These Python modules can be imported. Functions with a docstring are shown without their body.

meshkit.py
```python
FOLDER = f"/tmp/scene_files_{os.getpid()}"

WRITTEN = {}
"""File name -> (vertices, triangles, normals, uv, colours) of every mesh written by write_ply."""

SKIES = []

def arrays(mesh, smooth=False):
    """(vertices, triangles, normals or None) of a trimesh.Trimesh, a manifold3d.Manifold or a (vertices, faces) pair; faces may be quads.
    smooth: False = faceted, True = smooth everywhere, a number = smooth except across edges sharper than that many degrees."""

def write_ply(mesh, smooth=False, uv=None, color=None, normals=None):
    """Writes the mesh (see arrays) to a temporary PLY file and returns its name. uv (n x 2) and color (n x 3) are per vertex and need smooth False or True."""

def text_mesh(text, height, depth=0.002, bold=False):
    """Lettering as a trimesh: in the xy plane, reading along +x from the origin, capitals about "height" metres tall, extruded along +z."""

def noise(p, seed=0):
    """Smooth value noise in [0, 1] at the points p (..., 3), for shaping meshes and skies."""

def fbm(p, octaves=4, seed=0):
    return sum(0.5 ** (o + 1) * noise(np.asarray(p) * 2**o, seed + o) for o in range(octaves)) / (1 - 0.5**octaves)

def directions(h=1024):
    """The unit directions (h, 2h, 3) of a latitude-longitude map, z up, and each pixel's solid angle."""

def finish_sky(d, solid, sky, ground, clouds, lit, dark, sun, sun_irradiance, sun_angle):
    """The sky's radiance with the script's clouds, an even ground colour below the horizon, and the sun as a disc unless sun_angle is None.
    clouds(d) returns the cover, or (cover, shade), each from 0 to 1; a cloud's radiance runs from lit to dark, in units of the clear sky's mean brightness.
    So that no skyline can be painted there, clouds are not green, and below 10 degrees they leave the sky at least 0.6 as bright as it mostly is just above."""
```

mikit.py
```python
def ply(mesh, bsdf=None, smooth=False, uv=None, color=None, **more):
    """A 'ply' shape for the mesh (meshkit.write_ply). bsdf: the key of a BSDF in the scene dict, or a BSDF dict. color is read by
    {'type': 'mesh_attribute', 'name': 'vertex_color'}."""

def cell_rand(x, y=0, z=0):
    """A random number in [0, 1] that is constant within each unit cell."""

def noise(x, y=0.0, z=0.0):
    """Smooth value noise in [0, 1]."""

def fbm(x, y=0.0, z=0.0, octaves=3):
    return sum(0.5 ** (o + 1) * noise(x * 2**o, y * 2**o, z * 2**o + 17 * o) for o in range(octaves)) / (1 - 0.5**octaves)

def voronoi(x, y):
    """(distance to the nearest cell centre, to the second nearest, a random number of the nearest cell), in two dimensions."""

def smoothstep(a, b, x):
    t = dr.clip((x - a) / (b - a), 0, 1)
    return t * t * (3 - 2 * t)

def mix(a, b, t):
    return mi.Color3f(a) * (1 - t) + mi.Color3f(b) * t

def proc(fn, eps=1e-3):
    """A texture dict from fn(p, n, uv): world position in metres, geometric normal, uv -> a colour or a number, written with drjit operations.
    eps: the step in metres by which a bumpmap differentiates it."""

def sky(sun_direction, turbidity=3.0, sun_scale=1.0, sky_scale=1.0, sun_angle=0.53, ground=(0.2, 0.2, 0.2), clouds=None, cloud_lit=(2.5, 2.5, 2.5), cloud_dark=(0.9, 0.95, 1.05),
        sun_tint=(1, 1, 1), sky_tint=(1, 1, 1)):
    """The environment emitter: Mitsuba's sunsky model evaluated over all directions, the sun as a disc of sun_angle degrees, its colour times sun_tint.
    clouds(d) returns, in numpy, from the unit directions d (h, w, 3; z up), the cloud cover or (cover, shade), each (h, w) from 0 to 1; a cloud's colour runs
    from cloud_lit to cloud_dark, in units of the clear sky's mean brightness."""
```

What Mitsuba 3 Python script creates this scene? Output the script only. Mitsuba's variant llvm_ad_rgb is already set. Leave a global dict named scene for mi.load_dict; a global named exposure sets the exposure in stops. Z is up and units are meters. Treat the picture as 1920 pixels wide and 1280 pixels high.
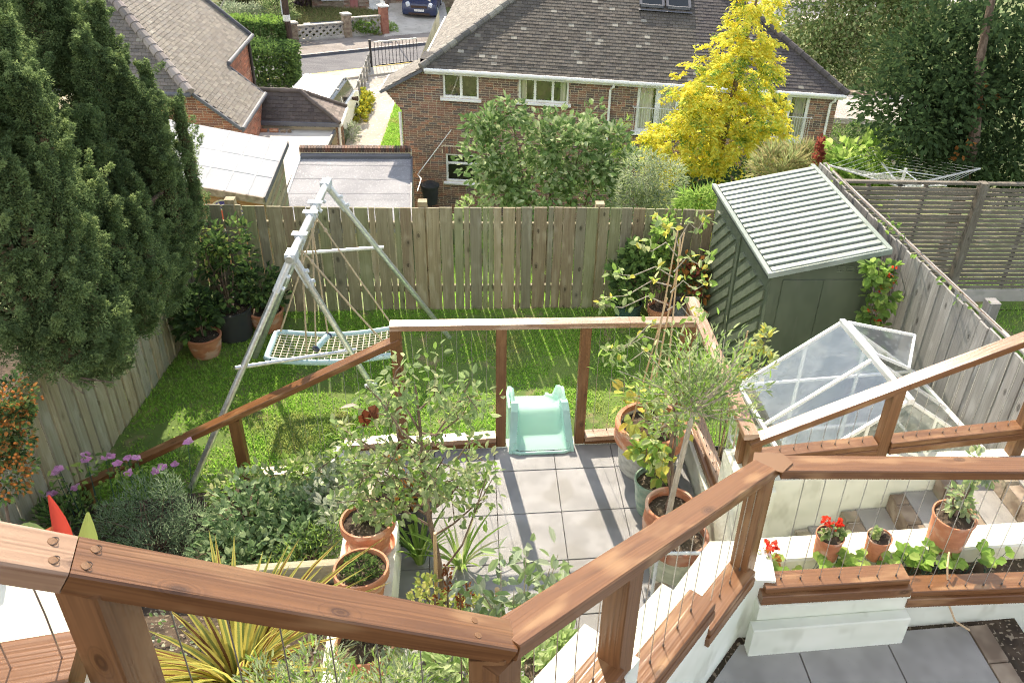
import math, random
import numpy as np, trimesh, drjit as dr, mitsuba as mi, mikit, meshkit
from mikit import noise, fbm, voronoi, cell_rand, smoothstep, mix
rng = np.random.default_rng(7)
scene, labels = {}, {}
T = mi.ScalarTransform4f

# ------------------------------------------------------------------ camera, sky, exposure
CAM = (0.0, 0.0, 4.286)
FWD = (0.17665, 0.83016, -0.52879)
UPV = (0.01517, 0.53488, 0.84479)
FOV = 2 * math.degrees(math.atan(960 / 1585.47))
scene['camera'] = {'type': 'perspective', 'fov': FOV, 'fov_axis': 'x', 'near_clip': 0.05, 'far_clip': 400.0,
                   'principal_point_offset_x': -(1171.1 - 960) / 1920, 'principal_point_offset_y': -(621.9 - 640) / 1280,
                   'to_world': T().look_at(origin=list(CAM), target=[CAM[i] + FWD[i] for i in range(3)], up=list(UPV))}
SUN = (-0.14, 1.0, 0.785)


def clouds(d):  # clouds out of view, added and brightened to lift the fill light
    x, y, z = d[..., 0], d[..., 1], np.maximum(d[..., 2], 0.02)
    p = np.stack([x / (z + .25) * 1.3, y / (z + .25) * 1.3, np.zeros_like(x)], -1)
    f = meshkit.fbm(p.reshape(-1, 3)).reshape(x.shape)
    f = (f - f.mean()) / (f.std() + 1e-9)
    c = np.clip(0.68 + 0.5 * f, 0, 1)
    s = np.array(SUN) / np.linalg.norm(SUN)
    near = np.clip(((d @ s) - 0.90) / 0.06, 0, 1)          # the sun itself stands in a clear gap, as its hard shadows show
    return c * (1 - near), np.clip(0.25 - 0.2 * f, 0, 1)


scene['sky'] = mikit.sky(SUN, turbidity=3.0, clouds=clouds, cloud_lit=(2.9, 2.9, 2.9), cloud_dark=(1.7, 1.73, 1.8), sun_scale=1.0, sun_tint=(.94, 1.0, 1.10))
exposure = 2.8


# ------------------------------------------------------------------ registry helpers
def numbered(name):
    if name not in labels and name not in scene and name not in _used:
        _used.add(name); return name
    i = 1
    while f'{name}_{i:03d}' in _used: i += 1
    _used.add(f'{name}_{i:03d}'); return f'{name}_{i:03d}'


_used = set()


def thing(name, label, cat, group=None):
    k = numbered(name)
    labels[k] = {'label': label, 'category': cat}
    if group: labels[k]['group'] = group
    return k


def obj(name, m, mat, parent=None, smooth=False, kind=None, label=None):
    k = numbered((parent + '__' if parent else '') + name)
    if not isinstance(m, MB):
        v, f = (np.array(m.vertices), np.array(m.faces)) if hasattr(m, 'vertices') else m
        m = MB().add(v, f)
    scene[k] = m.ply(mat, smooth)
    if kind or label:
        labels.setdefault(k, {})
        if kind: labels[k]['kind'] = kind
        if label: labels[k]['label'] = label
    return k


def struct(name, m, mat, smooth=False, label=None):
    return obj(name, m, mat, None, smooth, 'structure', label)


def one(name, m, mat, label, cat, group=None, smooth=False):
    k = obj(name, m, mat, None, smooth)
    labels[k] = {'label': label, 'category': cat}
    if group: labels[k]['group'] = group
    return k


class MB:
    """collects pieces into one mesh with uv (metres along / across the grain) and colour"""
    def __init__(s): s.v, s.f, s.uv, s.c, s.n = [], [], [], [], 0

    def add(s, v, f, uv=None, c=None):
        v = np.asarray(v, float); f = np.asarray(f, int)
        if f.shape[1] == 4: f = np.vstack([f[:, [0, 1, 2]], f[:, [0, 2, 3]]])
        s.v.append(v); s.f.append(f + s.n); s.n += len(v)
        s.uv.append(np.zeros((len(v), 2)) if uv is None else np.asarray(uv, float))
        c = (1, 1, 1) if c is None else c
        s.c.append(np.broadcast_to(np.asarray(c, float), (len(v), 3)).copy())
        return s

    def mesh(s): return np.vstack(s.v), np.vstack(s.f)

    def ply(s, mat, smooth=False):
        """the colour of a coloured piece, or the table row of its material, travels in its uv, so that alike meshes share one shader"""
        v, f = s.mesh(); uv, c = np.vstack(s.uv), np.vstack(s.c)
        if mat in WOOD: uv = uv + [0, 8 * WOOD[mat] + 1]; mat = 'wood'
        elif mat in GEN: uv = np.full((len(v), 2), GEN[mat] + .5); mat = 'generic'
        else:
            q = np.clip(np.rint(np.sqrt(np.clip(c, 0, 1)) * 255), 0, 255)
            uv = np.stack([q[:, 0] * 256 + q[:, 1] + .5, q[:, 2] + .5], 1)
        if smooth not in (False, True):
            m = trimesh.graph.smooth_shade(trimesh.Trimesh(v, f, process=True), angle=math.radians(smooth), facet_minarea=None)
            v, f = np.array(m.vertices), np.array(m.faces); uv = np.tile(uv[:1], (len(v), 1)); smooth = True
        return mikit.ply((v, f), mat, smooth=smooth, uv=uv)


def frame(A, B, up=(0, 0, 1)):
    A, B = np.asarray(A, float), np.asarray(B, float)
    x = B - A; L = np.linalg.norm(x); x = x / L
    up = np.asarray(up, float)
    if abs(x @ up) > .98: up = np.array([0, 1, 0.])
    y = np.cross(up, x); y /= np.linalg.norm(y)
    return A, x, y, np.cross(x, y), L


def bar(A, B, w, h, up=(0, 0, 1), c=.004, col=None, mb=None, u0=None):
    """timber or metal section of width w, height h from A to B with chamfered long edges; uv runs along it"""
    A, x, y, z, L = frame(A, B, up)
    a, b = w / 2, h / 2
    if c > 0:
        P = [(-a + c, -b), (a - c, -b), (a, -b + c), (a, b - c), (a - c, b), (-a + c, b), (-a, b - c), (-a, -b + c)]
    else:
        P = [(-a, -b), (a, -b), (a, b), (-a, b)]
    n = len(P); v, f, uv = [], [], []
    u0 = rng.uniform(0, 200) if u0 is None else u0
    s = 0
    for i in range(n):
        p, q = P[i], P[(i + 1) % n]; l = math.hypot(q[0] - p[0], q[1] - p[1])
        k = len(v)
        for (yy, zz), xx, sv in ((p, 0, s), (q, 0, s + l), (q, L, s + l), (p, L, s)):
            v.append(A + x * xx + y * yy + z * zz); uv.append((u0 + xx, sv))
        f.append((k, k + 3, k + 2)); f.append((k, k + 2, k + 1)); s += l
    for xx, flip in ((0, 0), (L, 1)):
        k = len(v)
        for p in P: v.append(A + x * xx + y * p[0] + z * p[1]); uv.append((u0 + xx + p[0] * .15, p[1] + .3))
        for i in range(1, n - 1): f.append((k, k + i, k + i + 1) if flip else (k, k + i + 1, k + i))
    f = np.array(f)[:, ::-1]
    mb = MB() if mb is None else mb
    return mb.add(v, f, uv, col)


def box(lo, hi, mb=None, col=None, c=0.0):
    lo, hi = np.asarray(lo, float), np.asarray(hi, float)
    m = (lo + hi) / 2
    return bar((lo[0], m[1], m[2]), (hi[0], m[1], m[2]), hi[1] - lo[1], hi[2] - lo[2], c=c, mb=mb, col=col)


def tube(pts, r, n=8, mb=None, caps=True, col=None):
    """round rod along a polyline; r a number or one per point"""
    pts = np.asarray(pts, float); m = len(pts)
    r = np.broadcast_to(np.asarray(r, float), (m,))
    t = np.gradient(pts, axis=0); t /= np.linalg.norm(t, axis=1, keepdims=True) + 1e-12
    ref = np.array([0, 0, 1.]) if abs(t[0, 2]) < .9 else np.array([1., 0, 0])
    a = np.cross(t, ref); a /= np.linalg.norm(a, axis=1, keepdims=True) + 1e-12
    b = np.cross(t, a)
    th = np.linspace(0, 2 * math.pi, n, endpoint=False)
    v = (pts[:, None] + r[:, None, None] * (np.cos(th)[None, :, None] * a[:, None] + np.sin(th)[None, :, None] * b[:, None])).reshape(-1, 3)
    f = []
    for i in range(m - 1):
        for j in range(n):
            k = (j + 1) % n
            f += [(i * n + j, i * n + k, (i + 1) * n + k), (i * n + j, (i + 1) * n + k, (i + 1) * n + j)]
    if caps:
        v = np.vstack([v, pts[:1], pts[-1:]])
        for j in range(n):
            k = (j + 1) % n
            f += [(m * n, k, j), (m * n + 1, (m - 1) * n + j, (m - 1) * n + k)]
    d = np.concatenate([[0], np.cumsum(np.linalg.norm(np.diff(pts, axis=0), axis=1))])
    uv = np.stack([np.repeat(d, n), np.tile(np.arange(n) / n * .1, m)], 1)
    if caps: uv = np.vstack([uv, [[d[0], 0], [d[-1], 0]]])
    mb = MB() if mb is None else mb
    return mb.add(v, f, uv, col)


def lathe(prof, n=40, at=(0, 0, 0), mb=None, col=None, wob=0, squash=None):
    prof = np.asarray(prof, float); m = len(prof); th = np.linspace(0, 2 * math.pi, n, endpoint=False)
    rr = prof[:, 0][:, None] * (1 + wob * np.sin(2 * th + 1.0)[None])
    v = np.stack([rr * np.cos(th), rr * np.sin(th), np.broadcast_to(prof[:, 1][:, None], rr.shape)], -1).reshape(-1, 3) + np.asarray(at)
    f = []
    for i in range(m - 1):
        for j in range(n):
            k = (j + 1) % n
            f += [(i * n + j, i * n + k, (i + 1) * n + k), (i * n + j, (i + 1) * n + k, (i + 1) * n + j)]
    uv = np.stack([np.tile(th, m), np.repeat(prof[:, 1], n)], 1)
    mb = MB() if mb is None else mb
    return mb.add(v, f, uv, col)


def poly(pts, mb=None, col=None, uvs=None):
    """flat convex polygon, anticlockwise from its outside"""
    n = len(pts); mb = MB() if mb is None else mb
    return mb.add(pts, [(0, i, i + 1) for i in range(1, n - 1)], uvs, col)


def prism(xy, z0, z1, mb=None, col=None):
    """vertical extrusion of an xy polygon (anticlockwise)"""
    import shapely.geometry as sg
    m = trimesh.creation.extrude_polygon(sg.Polygon(xy), z1 - z0)
    m.apply_translation([0, 0, z0])
    mb = MB() if mb is None else mb
    v, f = np.array(m.vertices), np.array(m.faces)
    return mb.add(v[f].reshape(-1, 3), np.arange(len(f) * 3).reshape(-1, 3), None, col)


# ------------------------------------------------------------------ materials
# Two shared shaders read their colours from tables, by an index that each mesh carries in its uv: 'generic' (mottled solids) and 'wood' (grained timber).
GEN, WOOD = {}, {}
GROWS, WROWS = [], []


def gm(k, a, b=None, rough=.7, s=(5, 5, 5), c=None, camt=0., cs=(9, 9, 9), clo=.55, chi=.72, d=None, damt=0., ds=120, bump=0., bs=60, metal=0.):
    """mottle of a and b at frequency s; patches of c at cs; specks of d at ds; bump height in metres at frequency bs"""
    b = a if b is None else b; c = a if c is None else c; d = a if d is None else d
    GEN[k] = len(GROWS); GROWS.append([*a, *b, *c, *d, *s, *cs, camt, clo, chi, damt, ds, bump, bs, rough, metal])


def wm(k, base, dark, pale, rough=.6, gs=1.0, knots=.5):
    WOOD[k] = len(WROWS); WROWS.append([*base, *dark, *pale, rough, gs, knots])


gm('m_white_wall', (.72, .735, .65), (.62, .645, .55), .8, (4, 4, 7), (.44, .45, .36), .5, (11, 11, 5), .57, .76, bump=.003, bs=55)
gm('m_slab', (.205, .207, .217), (.285, .287, .30), .62, (7, 7, 7), (.17, .166, .158), .6, (3.3, 3.3, 3.3), .55, .72, (.24, .235, .235), .35, 260, bump=.0006, bs=240)
gm('m_slab_dark', (.235, .225, .21), (.33, .318, .298), .6, (7, 7, 7), (.37, .36, .34), .4, (5, 5, 5), .58, .74, (.17, .17, .17), .3, 260, bump=.0006, bs=240)
gm('m_soil', (.035, .025, .018), (.10, .072, .05), .95, (14, 14, 14), (.055, .05, .03), .5, (5, 5, 5), .5, .7, (.34, .28, .21), .75, 90, bump=.015, bs=55)
gm('m_stone', (.17, .125, .09), (.36, .29, .22), .9, (11, 11, 11), (.22, .22, .15), .5, (7, 7, 7), bump=.006, bs=40)
gm('m_lawn', (.09, .15, .035), (.15, .22, .05), .95, (2.2, 2.2, 2.2), (.24, .20, .11), .9, (5, 5, 5), .55, .74, (.11, .09, .05), .5, 60)
gm('m_slope', (.08, .13, .04), (.17, .19, .08), .95, (1.5, 1.5, 1.5), (.24, .21, .12), .6, (3, 3, 3))
gm('m_terracotta', (.42, .165, .085), (.54, .25, .145), .75, (16, 16, 22), (.62, .47, .37), .65, (9, 9, 14), .54, .70, (.30, .11, .06), .3, 140, bump=.002, bs=80)
gm('m_terracotta_dark', (.24, .095, .055), (.32, .15, .09), .6, (16, 16, 22), (.40, .30, .24), .4)
gm('m_pot_grey', (.36, .36, .33), (.52, .52, .48), .6, (20, 20, 30), bump=.003, bs=60)
gm('m_pot_green', (.15, .26, .20), (.30, .38, .30), .16, (16, 16, 26))
gm('m_pot_pale', (.30, .33, .25), (.42, .44, .35), .4, (16, 16, 26))
gm('m_pot_black', (.035, .038, .042), (.05, .053, .056), .45)
gm('m_pot_slate', (.13, .14, .16), (.17, .18, .20), .5)
gm('m_pot_darkgreen', (.04, .085, .075), (.055, .10, .09), .4)
gm('m_galvanised', (.62, .64, .66), (.80, .82, .83), .36, (34, 34, 34), metal=.75)
gm('m_bracket', (.55, .60, .64), (.64, .68, .72), .45, (20, 20, 20), metal=.3)
gm('m_wire', (.46, .46, .45), (.60, .60, .58), .3, (60, 60, 60), metal=.9)
gm('m_steel_dark', (.10, .10, .10), (.16, .13, .11), .5, (60, 60, 60), metal=.5)
gm('m_aluminium', (.80, .82, .83), (.70, .72, .73), .35, (6, 6, 6), metal=.3)
gm('m_upvc', (.80, .81, .81), (.72, .73, .72), .35, (3, 3, 3))
gm('m_rope', (.56, .47, .34), (.40, .32, .22), .9, (160, 160, 160))
gm('m_foam_blue', (.36, .54, .58), (.44, .60, .62), .6, (9, 9, 9))
gm('m_net', (.68, .63, .52), (.56, .51, .42), .8, (50, 50, 50))
gm('m_slide_pale', (.30, .52, .48), (.36, .58, .53), .3, (6, 14, 6), (.42, .60, .56), .5, (60, 3, 9))
gm('m_shed', (.080, .102, .070), (.108, .130, .092), .5, (8, 8, 3), (.12, .125, .10), .4, (30, 30, 4), .6, .75, bump=.0003, bs=220)
gm('m_shed_panel', (.135, .162, .115), (.175, .20, .145), .5, (8, 8, 5), (.10, .12, .085), .5, (30, 30, 6))
gm('m_shed_roof', (.235, .28, .25), (.30, .34, .315), .4, (9, 3, 9), (.19, .215, .18), .6, (5, 16, 5), metal=.1)
gm('m_shed_roof_groove', (.045, .058, .05), None, .5)
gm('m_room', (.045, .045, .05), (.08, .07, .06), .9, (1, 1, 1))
gm('m_curtain', (.68, .66, .58), (.52, .50, .43), .9, (9, 9, .6))
gm('m_curtain_grey', (.36, .35, .33), (.28, .27, .26), .9, (12, 12, .6))
gm('m_mortar', (.52, .46, .35), (.60, .54, .43), .95, (5, 5, 5), (.30, .27, .22), .5, (3, 3, 3))
gm('m_underlay', (.06, .055, .05), None, .9)
gm('m_felt_white', (.285, .305, .335), (.35, .37, .40), .75, (2.5, 2.5, 2.5), (.285, .30, .32), .5, (1.2, 5, 5), .56, .7, (.27, .285, .305), .4, 40, bump=.004, bs=25)
gm('m_felt_grey', (.195, .20, .225), (.265, .27, .295), .8, (2, 2, 2), (.165, .17, .19), .5, (1, 4, 1), .55, .7, (.40, .41, .43), .7, 45, bump=.004, bs=60)
gm('m_flat_pale', (.54, .52, .48), (.47, .45, .42), .8, (1.1, 2, 1), (.46, .44, .40), .7, (.8, 2.6, 1), .52, .72)
gm('m_lead', (.10, .105, .13), (.14, .145, .165), .6, (3, 3, 3))
gm('m_asphalt', (.10, .10, .115), (.155, .155, .165), .9, (1.2, 3, 1), (.08, .08, .09), .6, (.6, 2, 1), d=(.24, .24, .24), damt=.4, ds=30)
gm('m_pavement', (.17, .15, .14), (.25, .225, .21), .9, (2, 2, 2))
gm('m_concrete', (.36, .34, .31), (.46, .44, .41), .9, (2, 2, 2), (.28, .28, .24), .5, (6, 6, 6))
gm('m_gravel', (.34, .31, .27), (.46, .42, .38), .95, (1, 1, 1), d=(.72, .68, .63), damt=.9, ds=14, bump=.04, bs=16)
gm('m_yellow_paint', (.60, .45, .10), None, .8)
gm('m_white_paint', (.78, .78, .76), (.70, .70, .68), .6)
gm('m_black_metal', (.03, .03, .035), None, .5)
gm('m_car_glass', (.03, .035, .04), None, .08)
gm('m_rubber', (.02, .02, .02), None, .9)
gm('m_headlight', (.75, .77, .80), None, .1)
gm('m_pole_dark', (.05, .03, .025), (.09, .06, .045), .8, (20, 20, 2))
gm('m_red_door', (.36, .12, .11), (.44, .20, .18), .7, (9, 9, 2))
gm('m_bark', (.11, .075, .055), (.24, .18, .14), .9, (40, 40, 9), bump=.005, bs=50)
gm('m_bark_pale', (.30, .26, .21), (.44, .40, .34), .85, (50, 50, 12), bump=.002, bs=80)
wm('m_rail', (.19, .085, .033), (.098, .039, .014), (.36, .215, .105), .33)
wm('m_rail_pale', (.35, .22, .14), (.19, .10, .058), (.58, .46, .37), .40)
wm('m_post', (.19, .09, .036), (.098, .042, .016), (.26, .145, .066), .42)
FB = ['m_fence_0', 'm_fence_1', 'm_fence_2', 'm_fence_3', 'm_fence_4']
for k, (b, d, q) in zip(FB, [((.31, .275, .18), (.165, .14, .085), (.42, .385, .28)), ((.36, .305, .195), (.20, .155, .09), (.47, .42, .31)),
                             ((.25, .23, .165), (.135, .12, .08), (.35, .33, .26)), ((.29, .235, .155), (.15, .11, .065), (.40, .345, .26)), ((.28, .285, .165), (.15, .15, .075), (.38, .375, .26))]):
    wm(k, b, d, q, .8, .6, .8)
FG = ['m_grey_0', 'm_grey_1', 'm_grey_2']
for k, (b, d, q) in zip(FG, [((.29, .285, .275), (.165, .16, .15), (.40, .40, .39)), ((.25, .245, .24), (.14, .135, .13), (.35, .35, .345)), ((.33, .32, .31), (.19, .18, .17), (.44, .435, .43))]):
    wm(k, b, d, q, .8, .6, .8)
FL = ['m_pale_0', 'm_pale_1', 'm_pale_2']
for k, (b, d, q) in zip(FL, [((.38, .35, .24), (.27, .235, .15), (.47, .45, .34)), ((.41, .365, .24), (.28, .23, .14), (.50, .46, .34)), ((.35, .34, .25), (.24, .225, .16), (.44, .43, .35))]):
    wm(k, b, d, q, .8, .6)
wm('m_slat', (.18, .16, .13), (.105, .09, .072), (.25, .23, .20), .8, .6)
wm('m_cane', (.55, .40, .24), (.40, .27, .15), (.65, .52, .36), .6)
wm('m_shed_wood', (.42, .235, .105), (.27, .13, .05), (.50, .33, .18), .7, .6)
GT, WT = mi.Float(np.array(GROWS).ravel()), mi.Float(np.array(WROWS).ravel())
NG, NW = len(GROWS[0]), len(WROWS[0])


def row(tab, i, w): return lambda k: dr.gather(mi.Float, tab, i * w + k)


def gidx(uv): return mi.UInt32(dr.clip(mi.Int32(dr.floor(uv.x)), 0, len(GROWS) - 1))


def widx(uv): return mi.UInt32(dr.clip(mi.Int32(dr.floor(uv.y / 8)), 0, len(WROWS) - 1))


def g_color(p, n, uv):
    t = row(GT, gidx(uv), NG)
    col = lambda k: mi.Color3f(t(k), t(k + 1), t(k + 2))
    a = fbm(p.x * t(12), p.y * t(13), p.z * t(14), 3)
    c = dr.lerp(col(0), col(3), smoothstep(.2, .8, a))
    b = smoothstep(t(19), t(20), fbm(p.x * t(15) + 4, p.y * t(16), p.z * t(17) + 9, 3)) * t(18)
    c = dr.lerp(c, col(6), b)
    return dr.lerp(c, col(9), smoothstep(.72, .86, noise(p.x * t(22), p.y * t(22), p.z * t(22))) * t(21))


def g_bump(p, n, uv):
    t = row(GT, gidx(uv), NG)
    return fbm(p.x * t(24), p.y * t(24), p.z * t(24), 2) * t(23)


def w_color(p, n, uv):
    """grain along u, lines across v, with darker knots and pale worn streaks"""
    t = row(WT, widx(uv), NW)
    col = lambda k: mi.Color3f(t(k), t(k + 1), t(k + 2))
    u, v = uv.x, uv.y
    w = fbm(u * 2.5, v * 14, 0, 2)
    g = noise(u * 3.0 + w * 1.5, (v + .02 * w) * 260 * t(10))
    g2 = fbm(u * 1.2, v * 40 * t(10) + w * 3, 3.3, 3)
    cu, cv = dr.floor(u * 2.6), dr.floor(v * 9)
    du, dv = u * 2.6 - cu - .25 - .5 * cell_rand(cu, cv, 1), (v * 9 - cv - .3 - .4 * cell_rand(cu, cv, 2)) * .42
    r = dr.sqrt(du * du * .55 + dv * dv) * (1 + .25 * (g2 - .5))
    k = (smoothstep(.062, .03, r) + .55 * smoothstep(.13, .06, r) * smoothstep(.35, .65, noise(r * 90, cu, cv))) * dr.select(cell_rand(cu, cv, 3) > .66, 1.0, 0.0) * t(11)
    crack = smoothstep(.90, .97, noise(u * 1.1, v * 75 + w * 2, 5.5)) * smoothstep(.45, .6, noise(u * 2.3, v * 9, 2.5))
    k = dr.minimum(k + .8 * crack, 1.0)
    c = dr.lerp(col(0), col(3), .55 * g + .35 * smoothstep(.45, .75, g2))
    c = dr.lerp(c, col(6), .6 * smoothstep(.5, .85, fbm(u * 6, v * 24, 9.1, 3)))
    return dr.lerp(c, col(3) * .5, k)


def w_bump(p, n, uv):
    w = fbm(uv.x * 2.5, uv.y * 14, 0, 2)
    return noise(uv.x * 3.0 + w * 1.5, (uv.y + .02 * w) * 260) * .0009


scene['generic'] = {'type': 'twosided', 'bsdf': {'type': 'bumpmap', 'arbitrary': mikit.proc(g_bump, 2e-3), 'scale': 1.0, 'bsdf': {
    'type': 'principled', 'base_color': mikit.proc(g_color), 'roughness': mikit.proc(lambda p, n, uv: row(GT, gidx(uv), NG)(25)), 'metallic': mikit.proc(lambda p, n, uv: row(GT, gidx(uv), NG)(26)), 'specular': .4}}}
scene['wood'] = {'type': 'twosided', 'bsdf': {'type': 'bumpmap', 'arbitrary': mikit.proc(w_bump, 1e-3), 'scale': 1.0, 'bsdf': {
    'type': 'principled', 'base_color': mikit.proc(w_color), 'roughness': mikit.proc(lambda p, n, uv: row(WT, widx(uv), NW)(9)), 'specular': .55}}}


def packed(p, n, uv):
    x, y = mi.Int32(dr.floor(uv.x)), mi.Int32(dr.floor(uv.y))
    c = mi.Color3f(mi.Float(x >> 8), mi.Float(x & 255), mi.Float(y)) / 255
    return c * c


VC = mikit.proc(packed)
scene['m_color'] = {'type': 'twosided', 'bsdf': {'type': 'principled', 'base_color': VC, 'roughness': .8, 'specular': .35}}
for k, c, r in (('m_car_blue', (.018, .03, .085), .25), ('m_car_white', (.80, .81, .82), .3)):
    scene[k] = {'type': 'twosided', 'bsdf': {'type': 'principled', 'base_color': {'type': 'rgb', 'value': list(c)}, 'roughness': r, 'clearcoat': .8, 'specular': .5}}
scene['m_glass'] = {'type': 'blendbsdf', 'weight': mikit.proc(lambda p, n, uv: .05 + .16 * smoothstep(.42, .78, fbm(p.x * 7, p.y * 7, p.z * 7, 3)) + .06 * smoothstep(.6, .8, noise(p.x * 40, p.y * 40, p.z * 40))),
                    'bsdf_0': {'type': 'thindielectric', 'int_ior': 1.5}, 'bsdf_1': {'type': 'principledthin', 'base_color': {'type': 'rgb', 'value': [.80, .86, .90]}, 'roughness': .6, 'diff_trans': .8, 'eta': 1.4}}   # bluish film on the panes: dried dirt plus milky sky reflection put into colour
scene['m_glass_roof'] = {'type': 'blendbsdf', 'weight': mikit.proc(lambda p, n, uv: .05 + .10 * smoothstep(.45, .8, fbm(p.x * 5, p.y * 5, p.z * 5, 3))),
                         'bsdf_0': {'type': 'thindielectric', 'int_ior': 2.2}, 'bsdf_1': {'type': 'principledthin', 'base_color': {'type': 'rgb', 'value': [.80, .86, .90]}, 'roughness': .6, 'diff_trans': .8, 'eta': 1.4}}  # same bluish film, standing for dirt and for bright sky reflection
scene['m_window_glass'] = {'type': 'thindielectric', 'int_ior': 1.9}
for k, tr, r in (('m_leaf', 1.0, .5), ('m_leaf_thick', .6, .38)):
    scene[k] = {'type': 'principledthin', 'base_color': VC, 'roughness': r, 'diff_trans': tr, 'eta': 1.4}
# ------------------------------------------------------------------ ground
LZ = -0.5


def ground_z(y):
    return np.interp(y, [8.2, 10, 13, 16, 19, 22, 60, 120, 300], [-.62, -1.6, -3.1, -4.7, -6.0, -6.62, -6.66, -5.0, 4.0])


xs = np.concatenate([np.linspace(-120, -14, 14), np.linspace(-12, 22, 60), np.linspace(25, 140, 14)])
ys = np.concatenate([np.linspace(8.05, 26, 46), np.linspace(27, 60, 20), np.linspace(66, 300, 14)])
X, Y = np.meshgrid(xs, ys)
Z = ground_z(Y) + .06 * (meshkit.noise(np.stack([X.ravel() * .8, Y.ravel() * .8, 0 * X.ravel()], -1)).reshape(X.shape) - .5)
nx = len(xs)
F = [(j * nx + i, j * nx + i + 1, (j + 1) * nx + i + 1, (j + 1) * nx + i) for j in range(len(ys) - 1) for i in range(nx - 1)]
struct('hillside_ground', (np.stack([X, Y, Z], -1).reshape(-1, 3), F), 'm_slope', True)
near = MB()
poly([(-60, -30, -.75), (60, -30, -.75), (60, 8.06, -.75), (-60, 8.06, -.75)], near)
struct('garden_base_ground', near, 'm_soil')


def lawn_h(x, y):
    p = np.stack([x * 1.3, y * 1.3, 0 * x], -1)
    return LZ + .045 * (meshkit.noise(p) - .5)


X, Y = np.meshgrid(np.linspace(-3.1, 3.62, 90), np.linspace(5.13, 8.05, 45)); n_ = 90
F = [(j * n_ + i, j * n_ + i + 1, (j + 1) * n_ + i + 1, (j + 1) * n_ + i) for j in range(44) for i in range(n_ - 1)]
struct('lawn', (np.stack([X, Y, lawn_h(X.ravel(), Y.ravel()).reshape(X.shape)], -1).reshape(-1, 3), F), 'm_lawn', True)
lw2 = MB(); poly([(1.8, 3.86, -.49), (3.62, 3.86, -.49), (3.62, 5.13, -.49), (1.8, 5.13, -.49)], lw2)
struct('side_lawn', lw2, 'm_lawn')


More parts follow.
